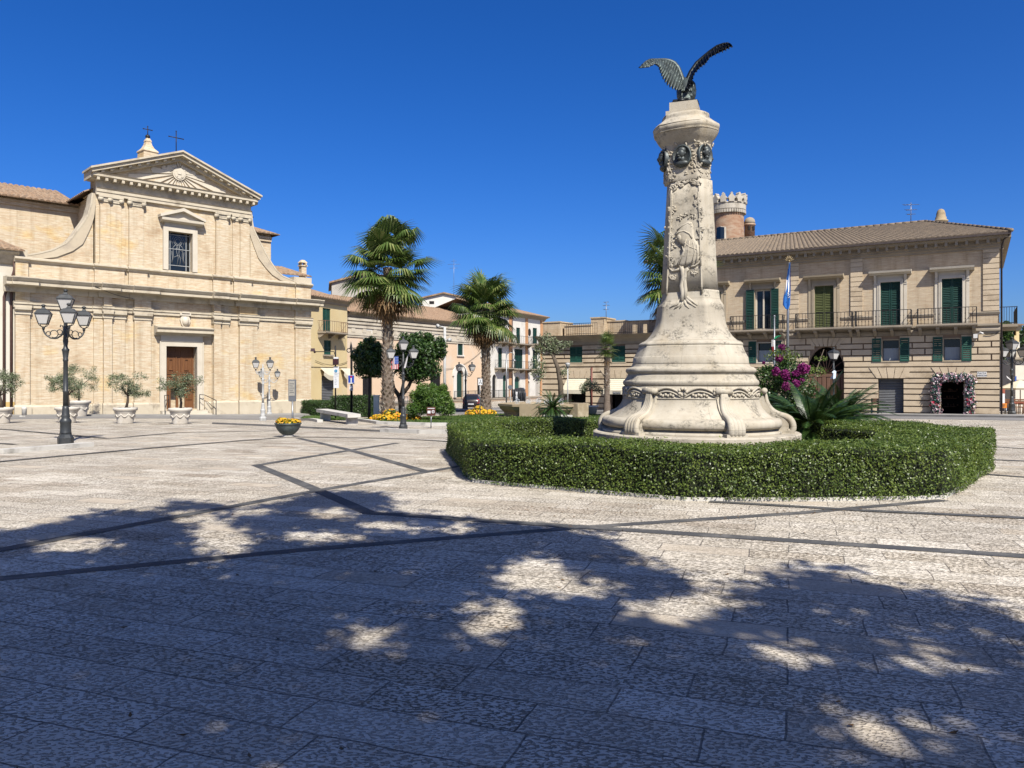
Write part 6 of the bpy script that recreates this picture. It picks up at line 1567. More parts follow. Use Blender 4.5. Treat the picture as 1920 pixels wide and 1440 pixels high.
# bougainvillea on the post beside the monument
e = [WE(1440, 715, 25.5, 30), WE(1480, 700, 25.5, 30), WE(1425, 745, 25.5, 26), WE(1465, 740, 25.5, 34), WE(1505, 735, 25.5, 28), WE(1500, 700, 25.6, 17), WE(1470, 682, 25.6, 13), WE(1440, 698, 25.5, 15), WE(1450, 780, 25.5, 36), WE(1500, 775, 25.5, 34)]
t = leafy_thing('bougainvillea', at(1470, 25.5), 'sprawling shrub with magenta flowers just right of the monument', 'shrub', e, 12000, .085, .055, L_dark, .35, .9, part_name='foliage')
e2 = [WE(1466, 651, 25.5, 6, dz=1), WE(1461, 672, 25.2, 7), WE(1455, 697, 24.9, 8), WE(1472, 702, 24.8, 9), WE(1475, 710, 24.8, 6), WE(1505, 692, 24.9, 11), WE(1492, 700, 24.9, 7), WE(1512, 690, 25, 7), WE(1474, 724, 24.7, 8), WE(1492, 719, 24.7, 8), WE(1432, 680, 25, 3), WE(1505, 712, 24.8, 4)]
Pp, Nn = cloud(e2, 2600, .25); quads('flowers', leafquads(Pp, Nn, .07, .055, 1.), L_boug, t)
Pp, Nn = cloud([WE(1468, 668, 25.6, 34, dz=.5), WE(1520, 695, 25.8, 30, dz=.4), WE(1540, 672, 25.6, 14, dz=.4)], 800, .2); quads('sprays', leafquads(Pp, Nn, .08, .05, 1.), L_hedge, t)
mb = MB()
for px, py in ((1430, 700), (1466, 655), (1500, 680), (1545, 655), (1530, 700), (1450, 720), (1518, 668)): limb(mb, [at(1468, 25.5)-Vector((0, 0, .1)), W((1468+px)/2, 760, 25.6), W(px, py, 25.5)], .05, .01)
mb.build('core_branches', M_bark, t, uv=False)
# slanting sparse tree before the shop building
t = thing('sparse_tree', at(1056, 52), 'slanting tree with sparse thin foliage before the rusticated shop building', 'tree'); mb = MB()
limb(mb, [at(1053, 52)-Vector((0, 0, .2)), W(1051, 720, 52), W(1046, 690, 52), W(1036, 664, 52)], .2, .12); limb(mb, [W(1036, 664, 52), W(1024, 650, 52), W(1015, 640, 52)], .1, .03); limb(mb, [W(1036, 664, 52), W(1050, 652, 52), W(1066, 643, 52)], .08, .02); limb(mb, [W(1036, 664, 52), W(1034, 648, 52), W(1030, 636, 52)], .08, .02); limb(mb, [W(1046, 690, 52), W(1058, 686, 52), W(1064, 694, 52)], .06, .02); mb.build('trunk', M_bark, t, uv=False)
Pp, Nn = cloud([WE(1024, 641, 52, 20), WE(1010, 690, 52, 16, dz=1.8), WE(1048, 650, 52, 14), WE(1064, 645, 52, 12, dz=.6), WE(1058, 698, 52, 11), WE(1012, 655, 52, 12), WE(1035, 655, 52, 12)], 1500, .2); quads('crown', leafquads(Pp, Nn, .20, .07, 1.), L_olive, t)
# vine past the palazzo corner
e = [WE(1886, 615, 60, 9, dz=1.4), WE(1889, 635, 60, 10, dz=1.3), WE(1884, 655, 60, 8, dz=1.6), WE(1893, 618, 60, 6), WE(1883, 685, 60.4, 5, dz=3)]
t = leafy_thing('climbing_vine', at(1886, 60.5), 'green climbing vine hanging on the wall past the palazzo corner', 'vine', e, 2500, .26, .2, L_dark, .4, .8, part_name='foliage'); inner(t, e, .6)
e = [WE(1922, 640, 90, 22), WE(1940, 630, 92, 26)]
t = leafy_thing('round_tree', at(1930, 90), 'dark tree top beyond the yellow house at the far right edge', 'tree', e, 1500, .5, .3, L_dark); inner(t, e, .7); mb = MB(); limb(mb, [at(1930, 90), W(1930, 640, 90)], .3, .2); mb.build('trunk', M_barkd, t, uv=False)
# ---- potted olives before the church
M_pot = plain('white_stone_pot', (.72, .67, .58), (.62, .56, .47), 3, .85, bs=.2, bscale=20, dirt=(.48, .42, .34), dscale=2)
def potted_olive(px, by, label, hs, cw, seed, bx=0):
    r = random.Random(seed); g = G(px, by); s = g.y/F; t = thing('potted_olive', g, label, 'potted tree', 'potted olive trees before the church'); mb = MB()
    q = s*1.02
    mb.lathe(g, [(13*q, 0), (13.5*q, 1*q), (13.5*q, 3*q), (16*q, 16*q), (17*q, 20*q), (18*q, 21*q), (17.6*q, 23*q), (20.5*q, 24.5*q), (20.8*q, 28*q), (20*q, 29.5*q), (18*q, 29.6*q), (17.5*q, 27*q), (.1, 26.5*q)], 28)
    for k in range(8):
        a0 = 2*PI*k/8; mb.tube([(g.x+math.cos(a0+PI/4*f)*16.2*q, g.y+math.sin(a0+PI/4*f)*16.2*q, g.z+(18.5-6*math.sin(PI*f))*q) for f in (0, .2, .4, .6, .8, 1)], .022, 6)
    mb.build('pot', M_pot, t, uv=False)
    mb = MB(); top = g+Vector((0, 0, 27*q)); f = top+Vector((r.gauss(0, .05), 0, 24*s))
    limb(mb, [top-Vector((0, 0, .1)), top.lerp(f, .5)+Vector((.04, 0, 0)), f], .065, .05)
    for a, L in ((2.6, 20), (.5, 20), (1.6, 16), (-1.3, 14), (3.6, 15)):
        mb_e = f+Vector((math.cos(a)*L*s, math.sin(a)*L*s*.6, (12+r.random()*10)*s)); limb(mb, [f, f.lerp(mb_e, .5)+Vector((0, 0, .05)), mb_e], .035, .012)
    mb.build('trunk', M_barkd, t, uv=False)
    c = top+Vector((bx*s, 0, hs*s)); e = []
    for k in range(26):
        a = r.uniform(0, 2*PI); rr = r.uniform(.15, 1.0); e.append((c+Vector((math.cos(a)*cw*rr*s, math.sin(a)*cw*rr*s*.8, (r.uniform(-17, 19)-6*rr)*s)), (r.uniform(5, 14)*s, r.uniform(5, 13)*s, r.uniform(5, 11)*s)))
    Pp, Nn = cloud(e, 3600, .05); quads('crown', leafquads(Pp, Nn, .085, .026, 1.1), L_olive, t); return t
potted_olive(235, 794, 'potted olive standing alone between the tall lamp and the church door', 46, 40, 2)
potted_olive(338, 795, 'potted olive standing in front of the church door', 46, 38, 4)
potted_olive(126, 793, 'potted olive half hidden by the tall iron lamp', 46, 36, 6, -8)
potted_olive(147, 781, 'potted olive nearest the wall, behind the tall iron lamp', 48, 38, 8, 4)
potted_olive(2, 794, 'potted olive cut off by the edge of the view beside the cream house', 50, 38, 10)
# one more small olive by the shops
t = thing('potted_olive', at(1108, 47), 'small silvery olive by the drainpipe of the rusticated shop building', 'potted tree'); g = at(1108, 47)
mb = MB(); mb.lathe(g, [(.3, 0), (.42, .5), (.47, .52), (.46, .6), (.1, .58)], 18); mb.build('pot', M_pot, t, uv=False); mb = MB(); limb(mb, [g+Vector((0, 0, .5)), W(1108, 742, 47), W(1105, 728, 47)], .05, .02); mb.build('trunk', M_barkd, t, uv=False)
Pp, Nn = cloud([WE(1095, 728, 47, 10), WE(1112, 724, 47, 12), WE(1124, 732, 47, 8), WE(1103, 718, 47, 8)], 1300, .2); quads('crown', leafquads(Pp, Nn, .12, .035, 1.), L_olive, t)
# ---- lawn with kerbs
M_lawn = plain('short_lawn', (.055, .115, .018), (.09, .15, .03), 1.2, .95, bs=.6, bscale=60, dirt=(.14, .15, .05), dscale=.8)
def patch(pts, off, mat, name):
    c = sum((p for p in pts), Vector((0, 0)))/len(pts); mb = MB(); rows = 8; vs = [(c.x, c.y, zg(*c)+off)]
    n = len(pts)
    for k in range(1, rows+1):
        for p in pts: q = c.lerp(p, k/rows); vs.append((q.x, q.y, zg(q.x, q.y)+off))
    fs = [(0, 1+i, 1+(i+1) % n) for i in range(n)]+[(1+(k-1)*n+i, 1+k*n+i, 1+k*n+(i+1) % n, 1+(k-1)*n+(i+1) % n) for k in range(1, rows) for i in range(n)]
    mb.add(vs, fs); return mb.build(name, mat, uv=False)
def dense(pp, step=.8):
    o = []
    for a, b in zip(pp, pp[1:]+pp[:1]):
        n = max(1, int((b-a).length/step)); o += [a.lerp(b, i/n) for i in range(n)]
    return o
lawn1 = gxy((663, 789), (710, 795), (800, 798), (905, 798))+[Vector((5.0, 34)), Vector((6.6, 40)), Vector((5.5, 47)), Vector((0, 51)), Vector((-6, 47)), Vector((-10.5, 43))]
lawn2 = gxy((560, 787), (600, 792), (650, 783), (610, 780), (570, 781))
blades = []
for pp in (lawn1, lawn2):
    tag(patch(dense(pp), .05, M_lawn, 'lawn'), 'short green lawn of the garden', 'lawn', kind='structure')
    xs_ = [p.x for p in pp]; ys_ = [p.y for p in pp]; n = 26000 if pp is lawn1 else 3500
    X = rng.uniform(min(xs_), max(xs_), n); Y = rng.uniform(min(ys_), max(ys_), n)
    def inside(x, y):
        c = False
        for i in range(len(pp)):
            a, b = pp[i], pp[i-1]
            if (a.y > y) != (b.y > y) and x < (b.x-a.x)*(y-a.y)/(b.y-a.y)+a.x: c = not c
        return c
    blades += [(x, y, zg(x, y)+.09) for x, y in zip(X, Y) if inside(x, y)]
B_ = np.array(blades); n = len(B_); a = rng.uniform(0, 2*PI, n); w = .022; up = np.stack([rng.normal(0, .02, n), rng.normal(0, .02, n), rng.uniform(.04, .10, n)], 1); s = np.stack([np.cos(a)*w, np.sin(a)*w, np.zeros(n)], 1); b = B_-np.array([0, 0, .06])
tag(quads('grass', np.stack([b-s, b+s, b+s*.3+up, b-s*.3+up], 1), L_grass), 'short grass blades of the lawn', 'grass', kind='stuff')
mb = MB(); strip(mb, gxy((662, 788.5), (710, 795), (800, 798), (915, 798.5)), .28, 0, False, .13); strip(mb, gxy((555, 787), (600, 792)), .28, 0, False, .13); tag(mb.build('kerb', M_kerb), 'pale stone kerb along the front of the lawn', 'kerb', kind='structure')
mb = MB(); strip(mb, gxy((718, 810), (790, 813), (860, 814)), .3, 0, False, .14); tag(mb.build('kerb', M_kerb), 'pale stone step edge in front of the lamp with flags', 'kerb', kind='structure')
mb = MB(); strip(mb, gxy((400, 795), (520, 800), (640, 806), (718, 810)), .14, 0, False, .07); tag(mb.build('kerb', M_dkerb), 'low worn step edge running from the road to the lawn', 'kerb', kind='structure')
mb = MB(); strip(mb, gxy((-80, 856), (0, 851), (100, 843), (168, 837)), .3, 0, False, .11); tag(mb.build('kerb', M_kerb), 'pale stone kerb ending beside the tall iron lamp', 'kerb', kind='structure')
# ---- trees behind the viewer that shade the near paving
def in_poly(x, y, pp):
    c = False
    for i in range(len(pp)):
        (ax, ay), (bx, by) = pp[i], pp[i-1]
        if (ay > y) != (by > y) and x < (bx-ax)*(y-ay)/(by-ay)+ax: c = not c
    return c
shade = [(-500, 1030), (0, 1000), (90, 985), (190, 958), (300, 966), (285, 945), (350, 938), (420, 950), (480, 952), (540, 940), (600, 925), (690, 920), (740, 938), (690, 958), (760, 965), (830, 972), (900, 975), (960, 985), (1060, 995), (1150, 1005), (1170, 1030), (1210, 1060), (1290, 1090), (1390, 1118), (1440, 1098), (1475, 1062), (1530, 1058), (1575, 1092), (1640, 1100), (1700, 1112), (1800, 1118), (1870, 1150), (1980, 1200), (2300, 1300), (2400, 1700), (960, 1760), (-500, 1700)]
holes = [(410, 1012, 55, 36), (140, 1022, 75, 12), (360, 968, 40, 12), (615, 963, 34, 10), (600, 1007, 62, 11), (755, 989, 28, 8), (700, 985, 30, 7), (1000, 1072, 52, 34), (1010, 1098, 28, 14), (1085, 1098, 42, 18), (1265, 1146, 62, 22), (1310, 1128, 90, 12), (915, 1160, 55, 40), (715, 1190, 34, 14), (1470, 1222, 50, 22), (1500, 1240, 34, 14), (1690, 1240, 40, 10), (1650, 1175, 40, 4), (1750, 1205, 50, 5), (1660, 1385, 50, 24), (1570, 1355, 24, 6), (1830, 1262, 45, 5), (1800, 1370, 34, 10), (640, 1210, 26, 8), (480, 960, 30, 6), (860, 992, 30, 8)]
pts = []
r = random.Random(12)
holes += [(r.uniform(650, 1950), r.uniform(1000, 1230), r.uniform(3, 14), r.uniform(1, 4)) for i in range(18)]+[(r.uniform(1150, 1950), r.uniform(1150, 1420), r.uniform(4, 16), r.uniform(1, 4)) for i in range(14)]
while len(pts) < 8200:
    X = r.uniform(-7.5, 6.5); Y = r.uniform(2.3, 12.3); k = (H-zg(X, Y))/Y*F+HY; px = CX+X/Y*F
    jx, jy = px+r.gauss(0, 9), k+r.gauss(0, 5)
    ring_ = [(0, 0)]+[(.24*math.cos(a), .24*math.sin(a)) for a in (0, .9, 1.8, 2.7, 3.6, 4.5, 5.4)]
    fr_in = sum(in_poly(CX+(X+ex)/(Y+ey)*F, (H-zg(X, Y))/(Y+ey)*F+HY, shade) for ex, ey in ring_)/len(ring_)
    if r.random() > fr_in**2.2: continue
    mx = Y/F; my = Y*Y/(F*H); ok = True
    for a, b, c, d in holes:
        q = math.hypot((px-a)*mx/(c*mx+.08), (k-b)*my/(d*my+.07))
        if q < 1.6 and r.random() > max(.02, (q-.7)/.9)**1.5: ok = False; break
    if not ok: continue
    pts.append((X, Y))
LP = []; c = 1/math.tan(SUN_EL); lim = []
for X, Y in pts:
    hmin = max(5.2, (2.2+.49*Y)/1.37+.8); h = hmin+2.2+r.random()*3.0
    q = Vector((X, Y, zg(X, Y)))+sd*(h/sd.z); LP.append(tuple(q))
LP = np.array(LP); grp = np.floor((LP[:, 0]+3.2)/4.6).clip(0, 2)
for gi, (tx, lab) in enumerate(((-1.2, 'broad shade tree standing behind the viewer, over the shaded paving'), (3.6, 'second shade tree behind the viewer, over the middle of the shaded paving'), (8.4, 'third shade tree behind the viewer, over the dappled paving'))):
    sel = LP[grp == gi]
    if not len(sel): continue
    t = thing('shade_tree', (tx, -4.2, 0), lab, 'tree', 'shade trees behind the viewer')
    n = len(sel)*6; cc = np.repeat(sel, 6, 0)+rng.normal(0, .10, (n, 3)); quads('crown', leafquads(cc, np.tile(np.array(tuple(sd)), (n, 1)), .17, .10, .8), L_shade, t)
    mb = MB(); top = Vector((tx, -3.9, 4.2)); limb(mb, [Vector((tx, -4.2, -.1)), Vector((tx+.1, -4.1, 2)), top], .24, .17)
    for k in range(9): q = Vector(sel[r.randrange(len(sel))]); limb(mb, [top, top.lerp(q, .5)+Vector((0, 0, .6)), q], .08, .02)
    mb.build('trunk', M_bark, t, uv=False)

nl = 260; X = np.concatenate([rng.normal(3.5, 3.6, nl//2), rng.uniform(-4, 6, nl//2)]); Y = np.concatenate([10.2-np.abs(rng.normal(0, .5, nl//2)), rng.uniform(3.2, 11, nl//2)])
Pq = np.array([(x, y, zg(x, y)+.012) for x, y in zip(X, Y) if not (x < 0 and y > 9.8)])
tag(quads('fallen_leaves', leafquads(Pq, np.tile([0, 0, 1.], (len(Pq), 1)), .05, .022, .12), L_dead), 'a few dry fallen leaves scattered on the paving', 'leaves', kind='stuff')
# ================================================================ street furniture
M_lampp = plain('dark_grey_lamp_paint', (.045, .050, .052), (.07, .074, .075), 5, .45, .3, dirt=(.11, .11, .105), dscale=3)
M_lampg = plain('pale_grey_and_sunlit_tone', (.55, .55, .53), (.46, .46, .44), 4, .5, dirt=(.3, .3, .28), dscale=3)  # on the church lamps this pale colour stands for sunlight on the posts
m_, nt_, b_ = nodes('frosted_lantern_glass'); M_frost = m_
b_.inputs['Base Color'].default_value = (.60, .585, .55, 1); b_.inputs['Roughness'].default_value = .35; b_.inputs['Transmission Weight'].default_value = 0.0
def lantern(root, c, s, az, metal, name='lantern'):
    """a tapering four-pane lantern; c = foot of its socket"""
    c = Vector(c)
    def fr(mb):
        a = az+PI/4; q = 1.414*s
        mb.lathe(c, [(.04*s, -.02*s), (.05*s, .05*s), (.03*s, .09*s)], 8)
        for k in range(4):
            b = a+k*PI/2; d = Vector((math.cos(b), math.sin(b), 0)); mb.tube([c+Vector((0, 0, .05*s)), c+d*.10*q+Vector((0, 0, .12*s)), c+d*.125*q+Vector((0, 0, .17*s))], .012*s, 5); mb.tube([c+d*.125*q+Vector((0, 0, .17*s)), c+d*.22*q+Vector((0, 0, .52*s))], .016*s, 5)
        mb.lathe(c, [(.135*q, .165*s), (.135*q, .19*s), (.11*q, .19*s)], 4, False, a); mb.lathe(c, [(.215*q, .51*s), (.24*q, .52*s), (.24*q, .54*s), (.15*q, .66*s), (.10*q, .67*s), (.06*q, .70*s), (.05*q, .745*s)], 4, False, a)
        mb.lathe(c, [(.05*s, .73*s), (.045*s, .77*s), (.075*s, .80*s), (.07*s, .83*s), (.02*s, .86*s)], 10)
    o = part(fr, name, metal, root, False)
    part(lambda mb: mb.lathe(c, [(.125*1.414*s, .185*s), (.212*1.414*s, .515*s)], 4, False, az+PI/4), 'glass', M_frost, o, False)
def scroll_arm(root, c, az, L, drop, rise, metal, r=.022):
    d = Vector((math.cos(az), math.sin(az), 0)); c = Vector(c)
    def f(mb):
        pts = [c+d*(L*q)+Vector((0, 0, z)) for q, z in ((.08, -.02), (.18, -drop*.55), (.42, -drop), (.68, -drop*.92), (.9, -drop*.45), (1.0, rise*.3), (1.0, rise))]
        mb.tube([crv(pts, i/16) for i in range(17)], r, 6)
        for q, z, rad in ((.52, -drop*.35, .105*L/.57), (.27, -drop*.1, .07*L/.57), (.78, -drop*.32, .06*L/.57)): mb.tube([c+d*(L*q+rad*math.cos(2*PI*i/12))+Vector((0, 0, z+rad*math.sin(2*PI*i/12))) for i in range(11)], r*.6, 5)
        mb.tube([c+d*(L*q)+Vector((0, 0, z)) for q, z in ((.08, .06), (.14, .16), (.22, .18), (.24, .12))], r*.7, 5)
    part(f, 'arm', metal, root, False)
def lamp_post(loc, label, arms, Hh, s=1.0, top=True, metal=None, L=.57, az0=.35, group='lantern lamp posts', ls=1.0):
    """Hh: height of the arm collar; s: general scale"""
    metal = metal or M_lampp; loc = Vector(loc); t = thing('street_lamp', loc, label, 'street lamp', group)
    pr = [(.20, 0), (.205, .16), (.19, .18), (.155, .24), (.15, .28), (.14, .3), (.135, .52), (.145, .56), (.15, .60), (.13, .64), (.10, .68), (.115, .72), (.10, .76), (.085, .92), (.075, 1.0)]
    def base(mb): mb.lathe(loc, [(r_*s, z*s*1.05) for r_, z in pr[:5]], 8, False, PI/8); mb.lathe(loc, [(r_*s, z*s*1.05) for r_, z in pr[4:]], 20)
    part(base, 'base', metal, t)
    part(lambda mb: mb.lathe(loc, [(.068*s, 1.0*s), (.064*s, Hh*.45), (.075*s, Hh*.455), (.075*s, Hh*.465), (.062*s, Hh*.47), (.058*s, Hh*.72), (.07*s, Hh*.725), (.07*s, Hh*.74), (.06*s, Hh*.745), (.085*s, Hh*.81), (.10*s, Hh*.825), (.06*s, Hh*.84), (.05*s, Hh*.86), (.07*s, Hh*.9), (.055*s, Hh*.95), (.07*s, Hh*.96), (.07*s, Hh*1.02), (.05*s, Hh*1.03), (.045*s, Hh*1.12 if top else Hh*1.08), (.02*s, Hh*1.13)], 16), 'shaft', metal, t)
    for a in arms:
        scroll_arm(t, loc+Vector((0, 0, Hh*.985)), a, L*s, .2*s, .06*s, metal); lantern(t, loc+Vector((math.cos(a)*L*s, math.sin(a)*L*s, Hh*.985+.06*s)), s*ls, a if az0 is None else az0, M_lampp)
    if top: lantern(t, loc+Vector((0, 0, Hh*1.13)), s*1.04*ls, az0 or 0, metal)
    return t
A3 = [R(188), R(308), R(68)]
lamp_post(G(123, 832), 'tall dark iron lamp with four lanterns at the left end of the square', A3, 3.15, 1.0, ls=.8)
tl_ = lamp_post(G(756, 806), 'dark iron lamp with three lanterns and two striped flags beside the palm', [R(200), R(330)], 2.68, .88, ls=.84)
lamp_post(G(493, 789), 'lamp coloured pale as if sunlit, with two high lanterns before the church wall, nearer one', [R(180), R(0)], 2.65, .9, False, M_lampg, .42, ls=.9)
lamp_post(G(505, 779.5), 'lamp with lower lanterns and a sunlit tone painted on its post at the foot of the church wall', [R(200), R(20)], 2.6, 1.0, False, M_lampg, .55, ls=.85)
lamp_post(at(873, 62), 'dark lamp with two lanterns before the arched green door', [R(190), R(-10)], 3.0, 1.05, False, None, .5)
lamp_post(at(1897, 46), 'dark iron lamp with lanterns past the palazzo corner, hung with small flags', A3, 3.3, 1.1)
t = lamp_post(at(1563, 36), 'dark lamp with one lantern and a pale cloth in front of the arched palazzo gate', [], 2.45, .8, True)
part(lambda mb: [mb.poly(*(Vector(p) for p in q)) for q in ([W(1556, 711, 35.9), W(1562, 708, 35.8), W(1560, 697, 35.8), W(1566, 694, 35.9)], [W(1562, 711, 35.7), W(1567, 709, 35.8), W(1568, 696, 35.8), W(1563, 694, 35.7)])], 'cloth', plain('pale_blue_cloth', (.55, .68, .78), (.7, .75, .78), 4, .9), t, False)
# flags on the lamp beside the palm
M_flagw = plain('white_flag_cloth', (.72, .70, .68), (.64, .62, .6), 4, .9); M_flagr = plain('red_flag_cloth', (.55, .06, .07), (.45, .05, .06), 4, .9); M_flagb = plain('blue_flag_cloth', (.05, .12, .42), (.04, .09, .34), 4, .9); M_flagg = plain('green_flag_cloth', (.02, .28, .12), (.02, .22, .1), 4, .9)
lp = G(756, 806); Yl = lp.y
fl = thing('striped_flag', W(740, 680, Yl), 'red and white striped flag with a blue corner on the lamp beside the palm', 'flag')
def stripes(mb):
    for i in range(9):
        mb.cur = 0 if i % 2 else 1; x0, x1 = 733.5+1.5*i, 733.5+1.5*(i+1); y0 = 669 if i < 4 else 682
        f = lambda x, y: W(x, y, Yl-.18+.03*math.sin(x*.9))
        a, b, c_, d_ = f(x0, y0), f(x1, y0), f(x1, 692), f(x0, 692); mb.poly(a, b, c_, d_); o = Vector((0, .012, 0)); mb.poly(d_+o, c_+o, b+o, a+o)
    mb.cur = 2; a, b, c_, d_ = [W(x, y, Yl-.19) for x, y in ((739.5, 668.5), (747, 668.5), (747, 682), (739.5, 682))]; mb.poly(a, b, c_, d_)
mb = MB(); stripes(mb); mb.build('cloth', [M_flagw, M_flagr, M_flagb], fl)
part(lambda mb: [mb.ball(W(740.6+1.5*i, 670.5+2.9*j, Yl-.195), .009, .004, .009, 5, 4) for i in range(5) for j in range(4)], 'star', M_flagw, fl)
part(lambda mb: mb.tube([W(732, 668.5, Yl-.18), W(754, 667, Yl-.1)], .014, 5), 'flag_rod', M_iron, fl)
fl = thing('striped_flag', W(762, 675, Yl), 'folded pale flag drooping from the right side of the lamp beside the palm', 'flag')
part(lambda mb: [mb.poly(W(757, 690, Yl-.1), W(760.5, 690, Yl-.14), W(767, 661, Yl-.14), W(762, 672, Yl-.1)), mb.poly(W(757, 690, Yl-.08), W(762, 672, Yl-.08), W(767, 661, Yl-.1), W(760.5, 690, Yl-.11))], 'cloth', M_flagw, fl, False)
part(lambda mb: mb.tube([W(756, 692, Yl), W(768, 660, Yl-.12)], .012, 5), 'flag_rod', M_alu, fl)
# flags on the far right lamp
for pts, mt, lab in (([(1888, 708), (1896, 714), (1896, 712), (1887, 704)], M_flagw, 'pale flag hanging on the lamp past the palazzo corner'), ([(1903, 715), (1906, 714), (1906, 705), (1903, 706)], M_flagb, 'blue flag hanging on the lamp past the palazzo corner')):
    fl = thing('hanging_flag', W(*pts[0], 45.8), lab, 'flag'); part(lambda mb: (mb.poly(*[W(x, y, 45.75) for x, y in pts]), mb.poly(*[W(x, y, 45.78) for x, y in pts[::-1]])), 'cloth', mt, fl, False); part(lambda mb: mb.tube([W(1897, 703, 46), W(pts[3][0], pts[3][1], 45.76)], .015, 5), 'flag_rod', M_iron, fl)
# flagpoles by the bougainvillea
YF = 27.0
fp = thing('flagpole', at(1477, YF), 'tall grey flagpole with a drooping blue flag and a fan-shaped finial', 'flagpole')
part(lambda mb: mb.tube([at(1477, YF), W(1477, 600, YF), W(1479.5, 492, YF)], [.05, .045, .035], 8), 'pole', M_alu, fp)
def fin(mb):
    c = W(1479.5, 490, YF); mb.ball(c, .05)
    for i in range(7): a = R(20+140*i/6); mb.tube([c, c+Vector((math.cos(a)*.17, 0, math.sin(a)*.2))], [.012, .02], 5)
part(fin, 'finial', plain('aged_brass', (.28, .21, .11), (.2, .15, .08), 5, .5, .6), fp)
def drape(mb, rows, Y, amp=.05, n=9):
    vs = []; k = len(rows)
    for j, (y, x0, x1) in enumerate(rows):
        for i in range(n+1): f = i/n; p = W(x0+(x1-x0)*f, y, Y); vs.append(p+Vector((0, -.05+amp*math.sin(f*9+j*.5), 0)))
    mb.add(vs, [(j*(n+1)+i, j*(n+1)+i+1, (j+1)*(n+1)+i+1, (j+1)*(n+1)+i) for j in range(k-1) for i in range(n)], True)
part(lambda mb: drape(mb, [(493, 1479, 1481), (503, 1477, 1481), (515, 1476, 1480.5), (530, 1474, 1480.5), (545, 1471, 1480.5), (560, 1468, 1480), (572, 1467, 1480), (580, 1472, 1477)], YF), 'flag', plain('deep_blue_flag', (.03, .19, .58), (.02, .14, .48), 4, .85), fp, False)
def emblem(mb):
    for a in (0, 1, 2): mb.tube([W(1476.5+a*.7, 549+4*a+1.5*math.sin(i), YF-.16)+Vector((.012*i, 0, 0)) for i in range(6)], .010, 5)
    mb.tube([W(1475.5, 525, YF-.15), W(1474, 540, YF-.15), W(1471, 552, YF-.15)], [.02, .03, .015], 6)
part(emblem, 'emblem', M_flagw, fp)
fp = thing('flagpole', at(1452, YF), 'thin grey flagpole with a slack green, white and red flag in the bougainvillea', 'flagpole')
part(lambda mb: mb.tube([at(1452, YF), W(1452, 594, YF)], [.04, .025], 8), 'pole', M_alu, fp); part(lambda mb: mb.ball(W(1452, 593, YF), .04), 'finial', M_alu, fp)
mb = MB(); drape(mb, [(636, 1450, 1453), (632, 1452, 1460), (629, 1459, 1464)], YF, .03); mb.cur = 1; drape(mb, [(637, 1446, 1451), (650, 1446, 1450)], YF, .03); mb.cur = 2; drape(mb, [(650, 1446, 1450), (660, 1447, 1449.5)], YF, .03); mb.build('flag', [M_flagg, M_flagw, M_flagr], fp)
# round planter with yellow flowers
g = G(540, 819); M_bowl = plain('green_grey_bowl', (.055, .075, .075), (.10, .125, .12), 3, .6, bs=.2, bscale=20, dirt=(.16, .19, .17), dscale=3); q = g.y/F
bw = thing('flower_bowl', g, 'round dark stone bowl of yellow flowers standing on the paving', 'planter')
part(lambda mb: mb.lathe(g, [(11*q, 0), (11*q, 2.5*q), (8*q, 3.5*q), (11*q, 4.5*q)], 24), 'foot', M_kerb, bw)
part(lambda mb: mb.lathe(g, [(9*q, 4*q), (14*q, 7*q), (19*q, 12.5*q), (22.5*q, 19*q), (23.5*q, 23.5*q), (24.6*q, 24*q), (24.6*q, 26*q), (22.5*q, 26*q), (22*q, 23*q), (.1*q, 22.5*q)], 36), 'bowl', M_bowl, bw)
e = [(g+Vector((math.cos(a)*r_*q, math.sin(a)*r_*q, 28*q)), (8*q, 8*q, h_*q)) for a, r_, h_ in ((3.2, 14, 8), (2.3, 13, 6), (4.0, 14, 6), (.2, 15, 5), (1, 14, 5), (5.3, 14, 5), (3.6, 4, 7), (0, 4, 5))]
Pp, Nn = cloud(e, 1500, .3); quads('foliage', leafquads(Pp, Nn, .06, .03, 1.), L_bright, bw); Pp, Nn = cloud([(c, tuple(x*1.1 for x in r_)) for c, r_ in e], 650, .7); quads('flowers', leafquads(Pp, Nn+np.array([0, -.4, .5]), .06, .06, .6), L_flow, bw)
# white stone bench before the hedge
a, b = G(606, 789), G(663, 796); d_ = (b-a).normalized(); s_v = Vector((-d_.y, d_.x, 0))
bn = thing('stone_bench', a.lerp(b, .5), 'long white stone slab bench on block legs in front of the taller clipped hedge', 'bench')
def slab_(mb, c0, c1, w, z0, z1):
    p = [c0-s_v*w, c1-s_v*w, c1+s_v*w, c0+s_v*w]; mb.hexa([Vector((v.x, v.y, z0)) for v in p]+[Vector((v.x, v.y, z1)) for v in p])
zb_ = min(a.z, b.z); h1_ = H-(782-HY)/F*b.y; part(lambda mb: slab_(mb, a-d_*.3, b+d_*.1, .3, h1_-.02, h1_+.14), 'seat', M_kerb, bn)
for f in (.08, .95): part(lambda mb: slab_(mb, a.lerp(b, f)-d_*.14, a.lerp(b, f)+d_*.14, .24, zb_-.1, h1_-.015), 'leg', M_kerb, bn)
